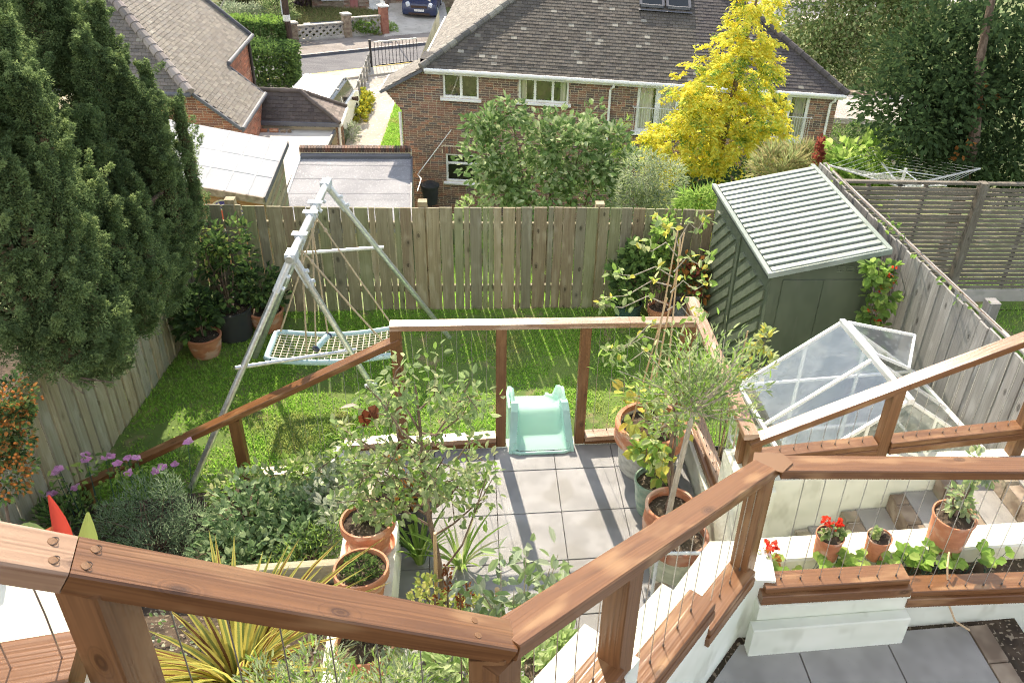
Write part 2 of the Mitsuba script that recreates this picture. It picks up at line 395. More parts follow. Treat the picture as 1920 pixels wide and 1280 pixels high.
def grass_mesh(n, fx, hmin, hmax, cols, w=.005):
    """grass blades, each a bent sliver; fx(n) gives their feet (n,3)"""
    P = fx(n); n = len(P)
    a = rng.uniform(0, 2 * math.pi, n); h = rng.uniform(hmin, hmax, n); b = rng.uniform(0, 2 * math.pi, n); l = h * rng.uniform(.2, .9, n)
    s = np.stack([np.cos(a), np.sin(a), 0 * a], -1) * (w * rng.uniform(.6, 1.3, n))[:, None]
    lean = np.stack([np.cos(b) * l, np.sin(b) * l, h], -1)
    mid = P + lean * [.35, .35, .6]
    v = np.stack([P - s, P + s, mid + s * .7, mid - s * .7, P + lean], 1).reshape(-1, 3)
    i = np.arange(n)[:, None] * 5
    f = np.concatenate([i + [0, 1, 2], i + [0, 2, 3], i + [3, 2, 4]], 1).reshape(-1, 3)
    c = np.asarray(cols)[rng.integers(0, len(cols), n)] * rng.uniform(.75, 1.25, n)[:, None]
    dry = meshkit.fbm(P * 2.6 + 31, 3); dry = np.clip((dry - dry.mean()) / (dry.std() + 1e-9) * .45 - .40, 0, .6)[:, None]; c = c * (1 - dry) + c.mean(1, keepdims=True) * np.array([1.35, 1.22, .55]) * dry
    mb = MB(); mb.add(v, f, None, np.repeat(c, 5, 0)); return mb


def lawn_feet(n):
    x = rng.uniform(-2.95, 2.5, n); y = rng.uniform(5.16, 8.0, n)
    d = meshkit.fbm(np.stack([x * 2.2, y * 2.2, 0 * x], -1)); d = (d - d.mean()) / d.std()
    bare = np.exp(-((x + 1.15) ** 2 / .30 + (y - 6.45) ** 2 / .05)) + .9 * np.exp(-((x - .45) ** 2 / .05 + (y - 6.5) ** 2 / .02))   # worn under the swing and at the slide's foot
    keep = (rng.uniform(0, 1, n) < np.clip(.66 + .42 * d - .75 * bare, .05, 1)) & (x > -2.69 - .098 * (8.02 - y))
    x, y = x[keep], y[keep]
    return np.stack([x, y, lawn_h(x, y) - .004], -1)


GC = [(.33, .58, .09), (.39, .64, .11), (.28, .52, .08), (.44, .67, .14), (.48, .62, .18), (.24, .47, .075)]
k = obj('grass', grass_mesh(150000, lawn_feet, .012, .038, GC), 'm_leaf', kind='stuff'); labels[k].update(label='short bright green lawn grass below the swing', category='grass')
k = obj('side_grass', grass_mesh(14000, lambda n: np.stack([rng.uniform(1.82, 3.5, n), rng.uniform(3.9, 5.16, n), np.full(n, -.49)], -1), .03, .10, GC), 'm_leaf', kind='stuff')
labels[k].update(label='longer grass round the foot of the greenhouse', category='grass')

# patio of square slabs
S = .45; g = .0028
base = MB(); poly([(-1.0, 2.3, -.035), (1.72, 2.3, -.035), (1.72, 5.16, -.035), (-1.0, 5.16, -.035)], base)
pat = struct('patio', base, 'm_mortar')
for ix in range(-2, 4):
    for iy in range(-5, 1):
        x0, y0 = .15 + ix * S, 4.82 + iy * S
        x1, y1 = min(x0 + S, 1.60), min(y0 + S, 5.10)
        x0 = max(x0, -.72)
        if x1 - x0 < .03: continue
        dz = rng.uniform(-.0012, .0012)
        obj('slab', box((x0 + g, y0 + g, -.034), (x1 - g, y1 - g, dz), c=.003), 'm_slab', pat)

# ------------------------------------------------------------------ white rendered walls
def wall_thing(name, label, parts, cat='wall', sm=False):
    t = thing(name, label, cat)
    for nm, m in parts: obj(nm, m, 'm_white_wall', t)
    return t


W1 = box((1.61, 3.70, -.5), (1.80, 5.2, .20), c=.012)
wall_thing('garden_wall', 'low white rendered wall behind the row of patio pots', [('body', W1)])
W = MB(); box((1.58, 3.60, -.5), (1.80, 4.02, .83), W, c=.012)
W.add(*prism([(1.80, 3.66), (4.4, 3.66), (4.4, 3.86), (1.80, 3.86)], -.5, .86).mesh())
wall_thing('garden_wall', 'white retaining wall rising beside the right stair, under the sloping upper railing', [('body', W)])
front = MB(); box((-.99, 5.09, -.6), (1.75, 5.20, .004), front, c=.006)
wall_thing('garden_wall', 'white retaining wall carrying the far edge of the patio above the lawn', [('body', front)])
lb = MB(); box((-1.04, 4.90, -.6), (-.72, 5.16, .03), lb, c=.012); box((-1.75, 5.02, -.6), (-1.045, 5.17, -.25), lb, c=.01)
wall_thing('garden_wall', 'white stepped wall block at the far left corner of the patio', [('body', lb)])
pw = MB(); box((-.80, 2.2, -.5), (-.48, 4.02, .35), pw, c=.012)
POTW = wall_thing('garden_wall', 'white wall top on the left of the patio carrying a row of terracotta pots', [('body', pw)])

# the diagonal stair wall and its block, built along the line A -> B
A_ = np.array([1.157, 2.45]); B_ = np.array([.061, 1.294]); U_ = (B_ - A_) / np.linalg.norm(B_ - A_); N_ = np.array([U_[1], -U_[0]])   # N_ points outward, to the patio
if N_ @ np.array([-1, 1]) < 0: N_ = -N_


def dpt(s, o): return tuple(A_ + U_ * s + N_ * o)


def dprism(s0, s1, o0, o1, z0, z1, mb):
    q = [dpt(s0, o0), dpt(s1, o0), dpt(s1, o1), dpt(s0, o1)]
    ar = sum(q[i][0] * q[(i + 1) % 4][1] - q[(i + 1) % 4][0] * q[i][1] for i in range(4))
    return prism(q if ar > 0 else q[::-1], z0, z1, mb)


dw = MB()
ins = -.045
prism([dpt(.40, ins), dpt(-.02, ins), (1.30, 2.44), (1.34, 2.66), (1.10, 2.80), dpt(.08, .33), dpt(.40, .30)][::-1] if False else [(1.30, 2.405), (1.34, 2.64), (1.06, 2.66), dpt(.40, .19), dpt(.40, ins), dpt(-.0, ins)], -.2, 1.44, dw)
dprism(.40, .97, ins, .19, -.2, 1.61, dw)
dprism(.972, 1.62, ins, .18, -.2, 1.93, dw)
wall_thing('garden_wall', 'white stepped wall under the diagonal railing in the foreground', [('body', dw)])
lwall = MB(); box((-1.6, 1.19, 1.2), (-.77, 1.42, 2.83), lwall, c=.01)
wall_thing('garden_wall', 'white wall top with a leafy plant behind it at the lower left edge', [('body', lwall)])

# trough planter beside the stair, with its soil
tr = MB()
box((1.23, 2.36, .5), (1.955, 2.50, 1.335), tr, c=.01); box((1.957, 2.40, .5), (3.2, 2.50, 1.255), tr, c=.01)
box((1.20, 2.30, .9), (1.95, 2.36, 1.245), tr, c=.006)
box((1.30, 2.64, .5), (3.2, 2.80, 1.30), tr, c=.01)
TROUGH = wall_thing('trough_planter', 'long white planter trough with strawberry plants beside the stone steps', [('body', tr)], 'planter')
so = MB(); poly([(1.25, 2.49, 1.20), (3.2, 2.49, 1.20), (3.2, 2.65, 1.20), (1.25, 2.65, 1.20)], so)
obj('soil', so, 'm_soil', TROUGH)

# stone steps between the trough and the upper wall
st = thing('garden_steps', 'dark slate steps with stone edging climbing between white walls', 'steps')
z = .06
for i, x0 in enumerate(np.arange(1.12, 3.4, .295)):
    z = .07 + .13 * i
    obj('tread', box((x0 + .092, 2.80, z - .14), (x0 + .292, 3.655, z), c=.004), 'm_slab_dark', st)
    yy = 2.80
    while yy < 3.62:
        w = rng.uniform(.16, .25); y1 = min(yy + w, 3.652)
        obj('edging_stone', box((x0 - .002 + rng.uniform(-.006, .006), yy + .004, z - .135), (x0 + .088, y1 - .004, z + rng.uniform(-.008, .004)), c=.012), 'm_stone', st)
        yy += w
under = MB()
for i, x0 in enumerate(np.arange(1.12, 3.4, .295)): box((x0 + .01, 2.80, -.4), (x0 + .30, 3.65, .07 + .13 * i - .02), under)
obj('core', under, 'm_mortar', st)

# landing floor by the diagonal wall
ld = MB(); poly([(.2, .6, 1.055), (2.6, .6, 1.055), (2.6, 2.42, 1.055), (.2, 2.42, 1.055)], ld)
land = struct('stair_landing', ld, 'm_soil')
x = 1.02
for i in range(3):
    for j in range(5):
        x0 = 1.445 + (i - 1) * .437; y1 = 2.365 - j * .45
        poly_x1 = min(x0 + .433, 2.31)
        # slabs are cut along the foot of the diagonal wall
        import shapely.geometry as sg
        sq = sg.box(x0 + .003, y1 - .447, poly_x1, y1)
        cut = sg.Polygon([dpt(-4, -.075), dpt(2.5, -.075), dpt(2.5, -4), dpt(-4, -4)])
        q = sq.intersection(cut)
        if q.is_empty or q.area < .004: continue
        obj('slab', prism(list(q.exterior.coords)[:-1], 1.03, 1.075 + rng.uniform(-.001, .001)), 'm_slab_dark', land)
yy = 2.37
while yy > .9:
    w = rng.uniform(.19, .24)
    obj('edging_brick', box((2.318, yy - w, .98), (2.42, yy - .006, 1.079 + rng.uniform(-.004, .003)), c=.008), 'm_stone', land)
    yy -= w

ls_ = MB(); box((2.425, 1.2, .80), (3.3, 2.395, .935), ls_, c=.004); struct('lower_step', ls_, 'm_slab_dark')
# planting bed left of the pot wall: two terraces with a sleeper between
bed = MB()
nxb, nyb = 60, 60
X, Y = np.meshgrid(np.linspace(-3.6, -.76, nxb), np.linspace(1.0, 5.04, nyb))
def bed_h(x, y):
    lo = -.42 + .13 * np.clip(x + 3.2, 0, 3) + .07 * np.clip(5.0 - y, 0, 2)
    hi = .26 + .12 * np.clip(3.5 - y, 0, 3)
    return np.where(y < 3.62, hi, lo) + .05 * (meshkit.fbm(np.stack([x * 5, y * 5, 0 * x], -1)) - .5)
F = [(j * nxb + i, j * nxb + i + 1, (j + 1) * nxb + i + 1, (j + 1) * nxb + i) for j in range(nyb - 1) for i in range(nxb - 1)]
struct('planting_bed', (np.stack([X, Y, bed_h(X.ravel(), Y.ravel()).reshape(X.shape)], -1).reshape(-1, 3), F), 'm_soil', True)
one('edging_board', bar((-2.6, 3.64, .22), (-.80, 3.66, .22), .06, .34, c=.006), FL[0], 'pale sleeper edging the upper planting bed beside the terracotta pots', 'edging')
one('edging_board', bar((-4.6, 5.09, -.5), (-1.75, 5.07, -.5), .05, .22, c=.005), FL[1], 'pale timber board edging the far side of the left flower bed', 'edging')
# patio-side narrow border with plants
# ------------------------------------------------------------------ timber railings
def tapered_wire(p, q, t, mb=None):
    p, q = np.asarray(p, float), np.asarray(q, float)
    m = (p + q) / 2 + rng.normal(0, .002, 3)
    obj('wire', tube([p, m, q], .0017, 6), 'm_wire', t)


def staple(p, t, mb):
    tube([np.asarray(p) - [0, 0, .006], np.asarray(p) + [0, 0, .012]], .004, 6, mb)


# far railing of the patio, left of the slide gap and right of it, one length of handrail
PX = [-.53, .20, .808, 1.56]
t = thing('railing', 'brown timber railing with wires along the far edge of the patio, behind the slide', 'railing')
obj('handrail', bar((-.565, 5.137, 1.092), (1.12, 5.137, 1.096), .095, .042), 'm_rail_pale', t)
obj('handrail', bar((1.122, 5.137, 1.096), (1.615, 5.137, 1.092), .095, .042), 'm_rail_pale', t)
for x in PX: obj('post', bar((x, 5.137, -.45), (x, 5.137, 1.072), .075, .075, up=(0, 1, 0)), 'm_post', t)
for a, b in ((-.95, -.57), (-.49, .16), (.848, 1.60)):
    obj('kerb_rail', bar((a, 5.125, .030), (b, 5.125, .030), .075, .05), 'm_rail', t)
    obj('kerb_rail', bar((a, 5.10, .0775 + .006), (b, 5.10 + .03, .0775 + .006), .10, .042), 'm_rail_pale', t)
stp = MB()
for a, b in ((-.53, .20), (.808, 1.56)):
    n = 7
    for i in range(1, n):
        x = a + (b - a) * i / n
        tapered_wire((x, 5.137, .105), (x, 5.137, 1.07), t); staple((x, 5.137, .105), t, stp)
obj('staple', stp, 'm_steel_dark', t)

# railing along the right side of the patio
t = thing('railing', 'brown timber railing running beside the greenhouse behind the patio pots', 'railing')
obj('handrail', bar((1.657, 5.46, 1.098), (1.657, 3.80, 1.092), .095, .042), 'm_rail_pale', t)
for y in (5.40, 3.90): obj('post', bar((1.662, y, -.1 if y > 5 else .83), (1.662, y, 1.072), .075, .075, up=(0, 1, 0)), 'm_post', t)
obj('kerb_rail', bar((1.675, 5.3, .225), (1.675, 4.03, .225), .07, .05), 'm_rail', t)
obj('kerb_rail', bar((1.72, 5.3, .268), (1.72, 4.03, .268), .09, .036), 'm_rail_pale', t)
stp = MB()
for i in range(13):
    y = 5.25 - .095 * i
    tapered_wire((1.70, y, .286), (1.665, y, 1.07), t); staple((1.70, y, .286), t, stp)
obj('staple', stp, 'm_steel_dark', t)

# sloping railing down to the left
t = thing('railing', 'brown timber railing sloping down over the left flower bed towards the lawn', 'railing')
sl = (.98 + .26) / (2.873 - .539)
zr = lambda x: .965 + sl * (x + .539)
obj('handrail', bar((-.50, 5.137, zr(-.50)), (-2.87, 5.137, zr(-2.87)), .095, .045), 'm_rail', t)
for x in (-1.69, -2.80): obj('post', bar((x, 5.137, -.62), (x, 5.137, zr(x) - .022), .075, .075, up=(0, 1, 0)), 'm_post', t)
obj('kerb_rail', bar((-1.60, 5.11, -.225), (-1.05, 5.11, -.225), .075, .05), 'm_rail', t)
obj('kerb_rail', bar((-1.60, 5.12, -.178), (-1.05, 5.12, -.178), .10, .042), 'm_rail_pale', t)
for x in np.arange(-1.10, -.58, .095): tapered_wire((x, 5.137, .1 if x > -.95 else -.16), (x, 5.137, zr(x) - .02), t)
for x in np.arange(-1.60, -1.12, .095): tapered_wire((x, 5.137, -.16), (x, 5.137, zr(x) - .02), t)

# upper railing of the right stair
t = thing('railing', 'brown timber stair railing sloping up in front of the greenhouse glass', 'railing')
zu = lambda x: 1.055 + (1.655 - 1.055) / (3.024 - 1.67) * (x - 1.67)
obj('handrail', bar((1.655, 3.814, zu(1.64)), (2.58, 3.814, zu(2.58)), .095, .045), 'm_rail', t)
obj('handrail', bar((2.582, 3.814, zu(2.582)), (3.9, 3.814, zu(3.9)), .095, .045), 'm_rail', t)
for x, zb in ((1.69, .83), (2.535, .86), (3.5, .86)): obj('post', bar((x, 3.814, zb), (x, 3.814, zu(x) - .02), .078, .078, up=(0, 1, 0)), 'm_post', t)
for a, b in ((1.735, 2.49), (2.58, 3.9)):
    obj('kerb_rail', bar((a, 3.80, .885 + .085 * (a - 1.7)), (b, 3.80, .885 + .085 * (b - 1.7)), .075, .05), 'm_rail', t)
    obj('kerb_rail', bar((a, 3.815, .932 + .085 * (a - 1.7)), (b, 3.815, .932 + .085 * (b - 1.7)), .10, .04), 'm_rail', t)
stp = MB()
for i in range(20):
    x = 1.864 + .0895 * i
    if abs(x - 2.535) < .05: continue
    p = (x, 3.814, .953 + .085 * (x - 1.7)); tapered_wire(p, (x, 3.814, zu(x) - .02), t); staple(p, t, stp)
obj('staple', stp, 'm_steel_dark', t)

# level railing on the trough, right foreground
t = thing('railing', 'level brown timber railing above the strawberry trough in the right foreground', 'railing')
Rr = lambda x: (x, 2.452 - .073 * (x - 1.16), 2.067)
obj('handrail', bar(Rr(1.21), Rr(3.0), .10, .045), 'm_rail', t)
cap = MB(); prism([(1.09, 2.44), (1.20, 2.385), (1.262, 2.44), (1.235, 2.50), (1.12, 2.513)], 2.0905, 2.0955, cap)
obj('cap_plate', cap, 'm_post', t)
obj('post', bar((1.15, 2.458, 1.42), (1.15, 2.458, 2.045), .085, .085, up=(.73, .68, 0)), 'm_post', t)
obj('kerb_rail', bar((1.235, 2.415, 1.365), (1.94, 2.40, 1.365), .11, .055), 'm_rail', t)
obj('kerb_rail', bar((1.25, 2.425, 1.41), (1.93, 2.42, 1.41), .10, .034), 'm_rail', t)
obj('kerb_rail', bar((1.945, 2.405, 1.285), (3.0, 2.36, 1.285), .11, .055), 'm_rail', t)
obj('kerb_rail', bar((1.945, 2.415, 1.33), (3.0, 2.37, 1.33), .10, .034), 'm_rail', t)
stp = MB()
for i in range(14):
    x = 1.33 + .09 * i
    if abs(x - 1.94) < .02: continue
    p = (x, 2.432 - .05 * (x - 1.16), 1.427 if x < 1.93 else 1.347); q = Rr(x)
    tapered_wire(p, (q[0], q[1], 2.045), t); staple(p, t, stp)
obj('staple', stp, 'm_steel_dark', t)

# diagonal stair railing in the foreground
t = thing('railing', 'diagonal brown stair railing with wires rising through the middle foreground', 'railing')
D3 = lambda s, z, o=0.: (A_[0] + U_[0] * s + N_[0] * o, A_[1] + U_[1] * s + N_[1] * o, z)
zd = lambda s: 2.065 + (2.615 - 2.065) / 1.6 * s
obj('handrail', bar(D3(-.03, zd(-.03)), D3(1.60, zd(1.60)), .10, .045), 'm_rail', t)
for s, zb in ((1.06, 1.9), (1.62, 1.9)):
    obj('post', bar(D3(s, zb), D3(s, zd(min(s, 1.6)) - .02), .085, .085, up=(U_[0], U_[1], 0)), 'm_post', t)
for a, b, zk in ((.01, .415, 1.515), (.418, .985, 1.69), (1.09, 1.57, 2.01)):
    obj('kerb_rail', bar(D3(a, zk - .065, -.02), D3(b, zk - .065, -.02), .09, .05), 'm_rail', t)
    obj('kerb_rail', bar(D3(a, zk - .02, .0), D3(b - .01, zk - .02, .0), .12, .036), 'm_rail', t)
stp = MB()
for s, zk in [(.05, 1.515), (.14, 1.515), (.23, 1.515), (.32, 1.515), (.51, 1.69), (.61, 1.69), (.71, 1.69), (.80, 1.69), (.89, 1.69), (1.18, 2.01), (1.28, 2.01), (1.38, 2.01), (1.48, 2.01)]:
    tapered_wire(D3(s, zk), D3(s, zd(s) - .02), t); staple(D3(s, zk), t, stp)
obj('staple', stp, 'm_steel_dark', t)

# near left railing
t = thing('railing', 'thick brown timber railing across the lower left foreground, with screw plugs', 'railing')
L0 = np.array([.061, 1.294, 2.615]); L1 = np.array([-.70, 1.16, 3.085]); LU = (L1 - L0)
LP = lambda k, dz=0.: tuple(L0 + LU * k + np.array([0, 0, dz]))
obj('handrail', bar(LP(-.012), LP(.998), .095, .05), 'm_rail', t)
obj('handrail', bar(LP(1.0), LP(1.9), .095, .05), 'm_rail_pale', t)  # paler timber tone stands in for sun glare on this end piece
dirL = LU / np.linalg.norm(LU)
Af, ax, ay, az, _ = frame(L0, L1)
for k, o in ((.975, .022), (.965, -.02), (1.03, .022), (1.04, -.02), (.10, .022), (.10, -.02)):
    P = np.array(LP(k)) + ay * o + az * .0240
    obj('screw_plug', tube([P, P + az * .0022], .0085, 20), 'm_post', t)
    obj('plug_ring', lathe([(.0085, .0), (.0094, .0012), (.0098, .0), (.0085, -.001)], 20, P + az * .0016), 'm_steel_dark', t) if k > .5 else None
obj('post', bar((-.675, 1.165, 1.6), (-.675, 1.165, 3.045), .085, .085, up=(.35, .94, 0)), 'm_post', t)
obj('post', bar((.025, 1.288, 1.6), (.025, 1.288, 2.61), .085, .085, up=(.1, 1, 0)), 'm_post', t)
for k in np.arange(.13, .92, .117): tapered_wire((L0 + LU * k)[:2].tolist() + [1.75], LP(k, -.02), t)
obj('kerb_rail', bar((-.745, 1.16, 2.83), (-1.5, 1.06, 2.83), .12, .04), 'm_rail', t)
obj('kerb_rail', bar((-.745, 1.14, 2.788), (-1.5, 1.04, 2.788), .09, .04), 'm_rail', t)
for x, y in ((-.765, 1.152), (-.845, 1.137)): tapered_wire((x, y, 2.85), (x, y, 3.1), t)

# ------------------------------------------------------------------ fences
t = thing('board_fence', 'weathered board fence closing the far side of the lawn', 'fence')
x = -2.75; i = 0
while x < 3.6:
    w = (.125, .105, .05, .085)[rng.choice(4, p=(.34, .3, .2, .16))] * rng.uniform(.93, 1.07)
    top = .695 + .012 * math.sin(x * 1.3) + rng.uniform(-.004, .004); tl = rng.uniform(-.006, .006)
    obj('board', bar((x + w / 2, 8.02 + rng.uniform(-.004, .004), -.56), (x + w / 2 + tl, 8.02 + rng.uniform(-.003, .003), top), w, .018, up=(0, 1, 0), c=.002), FB[rng.integers(5)], t)
    x += w + rng.uniform(.006, .016); i += 1
for z in (-.25, .48): obj('rail', bar((-2.75, 8.055, z), (3.6, 8.055, z), .045, .075), FB[0], t)
for x in (-2.3, -.48, 1.33, 3.1): obj('post', bar((x, 8.10, -.7), (x, 8.10, .73), .09, .09, up=(0, 1, 0)), FB[1], t)

t = thing('board_fence', 'pale board fence along the left side of the lawn under the conifer', 'fence')
y = 8.0
lx = lambda y: -2.71 - .098 * (8.02 - y)
while y > 1.6:
    w = rng.choice([.14, .12, .10, .06], p=(.4, .3, .2, .1)) * rng.uniform(.95, 1.05)
    y1 = y - w / 2; top = .60 + .035 * (8 - y) * .6 + rng.uniform(-.004, .004)
    obj('board', bar((lx(y1) + rng.uniform(-.003, .003), y1, -.58), (lx(y1) + rng.uniform(-.003, .003), y1 + rng.uniform(-.005, .005), top), w, .018, up=(1, 0, 0), c=.002), FL[rng.integers(3)], t)
    y -= w + rng.uniform(.001, .007)
for z in (-.2, .42): obj('rail', bar((lx(8) - .035, 8, z), (lx(1.6) - .035, 1.6, z), .045, .07), FL[0], t)

t = thing('board_fence', 'silver grey board fence on the right behind the greenhouse and shed', 'fence')
y = 8.0
while y > 2.6:
    w = rng.choice([.13, .11, .09]) * rng.uniform(.95, 1.05)
    y1 = y - w / 2; top = 1.255 + .035 * max(0, 7 - y1) + rng.uniform(-.008, .008)
    obj('board', bar((3.62 + rng.uniform(-.003, .003), y1, -.55), (3.62 + rng.uniform(-.006, .006), y1 + rng.uniform(-.006, .006), top), w, .018, up=(1, 0, 0), c=.002), FG[rng.integers(3)], t)
    y -= w + rng.uniform(.002, .007)
for z in (0., 1.02): obj('rail', bar((3.66, 8, z), (3.66, 2.6, z + .1), .05, .07), FG[1], t)
for y in (7.6, 6.9, 6.2, 5.4): obj('post', bar((3.70, y, -.6), (3.70, y, 1.12 + .03 * (7.6 - y)), .08, .08, up=(0, 1, 0)), FG[0], t)
obj('capping', bar((3.672, 8.0, 1.245), (3.672, 4.2, 1.365), .035, .022), FG[2], t)

t = thing('slat_fence', 'horizontal slat fence with a middle post beyond the right fence', 'fence')
for a, b in ((3.75, 5.72), (5.84, 7.6)):
    z = -.42
    while z < .90:
        obj('slat', bar((a, 8.3, z), (b, 8.3, z + rng.uniform(-.006, .006)), .018, .042, c=.002), 'm_slat', t); z += .0555
    obj('cap_rail', bar((a, 8.3, .935), (b, 8.3, .935), .06, .03), 'm_slat', t)
for x in (5.78, 3.72, 7.64): obj('post', bar((x, 8.29, -.7), (x, 8.29, .95), .10, .10, up=(0, 1, 0)), 'm_slat', t)
for x in (4.4, 5.1, 6.5, 7.1): obj('batten', bar((x, 8.335, -.45), (x, 8.335, .9), .045, .03, up=(0, 1, 0)), 'm_slat', t)
one('gravel_board', bar((3.75, 8.3, -.56), (7.6, 8.3, -.56), .05, .2, c=.004), 'm_concrete', 'concrete gravel board under the horizontal slat fence', 'board')
nl = MB(); poly([(3.70, 2.0, -.62), (9.5, 2.0, -.62), (9.5, 8.6, -.62), (3.70, 8.6, -.62)], nl); struct('neighbour_lawn', nl, 'm_lawn')
k = obj('neighbour_grass', grass_mesh(14000, lambda n: np.stack([rng.uniform(3.8, 7.5, n), rng.uniform(4, 8.2, n), np.full(n, -.62)], -1), .02, .06, GC), 'm_leaf', kind='stuff')
labels[k].update(label='shaded grass in the neighbouring garden below the slat fence', category='grass')
one('fence_post', bar((4.15, 5.35, -.7), (4.15, 5.35, 1.12), .10, .10, up=(0, 1, 0)), FG[1], 'grey post with sloping top beyond the right fence at the right edge', 'post')

# ------------------------------------------------------------------ shed
t = thing('garden_shed', 'dark green metal shed with a pale ribbed roof in the right corner', 'shed')
sx0, sx1, sy0, sy1 = 2.47, 3.40, 5.92, 7.72
zl, zh = 1.07, 1.275
bd = MB()
bd.add([(sx0, sy0, -.5), (sx1, sy0, -.5), (sx1, sy1, -.5), (sx0, sy1, -.5), (sx0, sy0, zl), (sx1, sy0, zh), (sx1, sy1, zh), (sx0, sy1, zl)],
       [(0, 1, 5, 4), (1, 2, 6, 5), (2, 3, 7, 6), (3, 0, 4, 7)])
obj('wall', bd, 'm_shed', t)
obj('door_panel', box((sx0 + .10, sy0 - .012, -.45), (sx0 + .46, sy0 - .002, zl - .06), c=.003), 'm_shed', t)
obj('door_panel', box((sx0 + .465, sy0 - .012, -.45), (sx0 + .84, sy0 - .002, zl - .06), c=.003), 'm_shed', t)
vent = MB()
for i in range(4):
    for j in range(3): box((sx0 + .56 + i * .085, sy0 - .010, zl + .015 + j * .022), (sx0 + .62 + i * .085, sy0 - .001, zl + .023 + j * .022), vent)
obj('vent_slot', vent, 'm_shed_panel', t)
obj('corner_trim', box((sx0 - .008, sy0 - .008, -.5), (sx0 + .05, sy0 + .05, zl - .01), c=.003), 'm_shed', t)
obj('middle_trim', box((sx0 - .014, 6.80, -.5), (sx0 + .01, 6.86, zl - .01), c=.003), 'm_shed', t)
for ya, yb in ((sy0 + .10, 6.74), (6.90, sy1 - .06)):                    # slanting embossed ribs on the left side, clipped to their bay
    import shapely.geometry as sg
    bay = sg.box(ya, -.42, yb, zl - .20)
    for k in np.arange(-1.2, 3.2, .155):
        s = sg.Polygon([(ya - .2, k + .28), (ya - .2, k + .37), (yb + .2, k - .62), (yb + .2, k - .71)]).intersection(bay)
        if s.is_empty or s.area < .002: continue
        e = list(s.exterior.coords)[:-1]
        m = MB(); q = np.array(e)
        tri = trimesh.creation.extrude_polygon(s, .016); v = np.array(tri.vertices)
        m.add(np.stack([sx0 - v[:, 2], v[:, 0], v[:, 1]], -1), np.array(tri.faces)[:, ::-1])
        obj('wall_rib', m, 'm_shed_panel', t)
rf = MB()
nrib = 18; ya, yb = sy0 - .05, sy1 + .05; xa, xb = sx0 - .06, sx1 + .05
za = zl + .02 - .06 * (zh - zl) / (sx1 - sx0); zb_ = zh + .02 + .05 * (zh - zl) / (sx1 - sx0)
rf.add([(xa, ya, za), (xb, ya, zb_), (xb, yb, zb_), (xa, yb, za), (xa, ya, za - .03), (xb, ya, zb_ - .03), (xb, yb, zb_ - .03), (xa, yb, za - .03)],
       [(0, 1, 2, 3), (4, 7, 6, 5), (0, 4, 5, 1), (1, 5, 6, 2), (2, 6, 7, 3), (3, 7, 4, 0)])
ROOF = obj('roof', rf, 'm_shed_roof_groove', t)
pit = (yb - ya - .03) / nrib
for i in range(nrib):
    y0 = ya + .015 + i * pit
    obj('roof_rib', bar((xa + .045, y0 + pit * .42, za + .045 * (zb_ - za) / (xb - xa) + .008), (xb - .03, y0 + pit * .42, zb_ - .03 * (zb_ - za) / (xb - xa) + .008), pit * .62, .026, c=.004), 'm_shed_roof', ROOF)
obj('edge_trim', bar((xa + .018, ya, za + .009), (xa + .018, yb, za + .009), .045, .03, c=.004), 'm_shed_roof', ROOF)
obj('edge_trim', bar((xb - .012, ya, zb_ + .009), (xb - .012, yb, zb_ + .009), .045, .03, c=.004), 'm_shed_roof', ROOF)
obj('edge_trim', bar((xa, ya - .006, za), (xb, ya - .006, zb_), .02, .05, c=.004), 'm_shed_roof', ROOF)

# ------------------------------------------------------------------ greenhouse
t = thing('greenhouse', 'small glass greenhouse with white metal frame and an open roof vent', 'greenhouse')
gx, gy = np.array([1., .085]), np.array([.085, -1.]); gx = gx / np.linalg.norm(gx); gy = gy / np.linalg.norm(gy)
G0 = np.array([1.99, 5.0])
GP = lambda a, b, z: tuple(np.append(G0 + gx * a + gy * b, z))
GW, GL, ze, zg = 1.50, .985, .60, 1.115
def gbar(name, p, q, w=.022): obj(name, bar(p, q, w, w, c=.003), 'm_aluminium', t)
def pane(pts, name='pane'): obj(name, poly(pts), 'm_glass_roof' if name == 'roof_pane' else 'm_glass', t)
for b in (0, GL / 2, GL):
    for a in (0, GW):
        gbar('frame_post', GP(a, b, LZ), GP(a, b, ze)); gbar('rafter', GP(a, b, ze), GP(GW / 2, b, zg), .026)
gbar('ridge', GP(GW / 2, -.01, zg + .004), GP(GW / 2, GL + .02, zg + .004), .045)
for a in (0, GW): gbar('eave', GP(a, 0, ze), GP(a, GL, ze), .03); gbar('sill', GP(a, 0, LZ + .02), GP(a, GL, LZ + .02), .03); gbar('mid_rail', GP(a, 0, .1), GP(a, GL, .1))
for b in (0, GL):
    gbar('end_sill', GP(0, b, LZ + .02), GP(GW, b, LZ + .02)); gbar('end_eave', GP(0, b, ze), GP(GW, b, ze))
    for a in (GW * .33, GW * .67): gbar('end_post', GP(a, b, LZ), GP(a, b, ze + (zg - ze) * .66))
    gbar('end_mid_rail', GP(0, b, .1), GP(GW, b, .1))
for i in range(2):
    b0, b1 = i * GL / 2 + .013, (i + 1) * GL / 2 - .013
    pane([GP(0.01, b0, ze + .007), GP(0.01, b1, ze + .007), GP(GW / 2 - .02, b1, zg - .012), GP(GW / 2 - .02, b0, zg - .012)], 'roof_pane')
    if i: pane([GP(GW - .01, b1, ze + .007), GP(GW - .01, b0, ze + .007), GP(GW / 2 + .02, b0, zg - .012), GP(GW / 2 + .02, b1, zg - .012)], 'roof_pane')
    for a in (0, GW): pane([GP(a, b0, LZ + .04), GP(a, b1, LZ + .04), GP(a, b1, ze - .016), GP(a, b0, ze - .016)], 'side_pane')
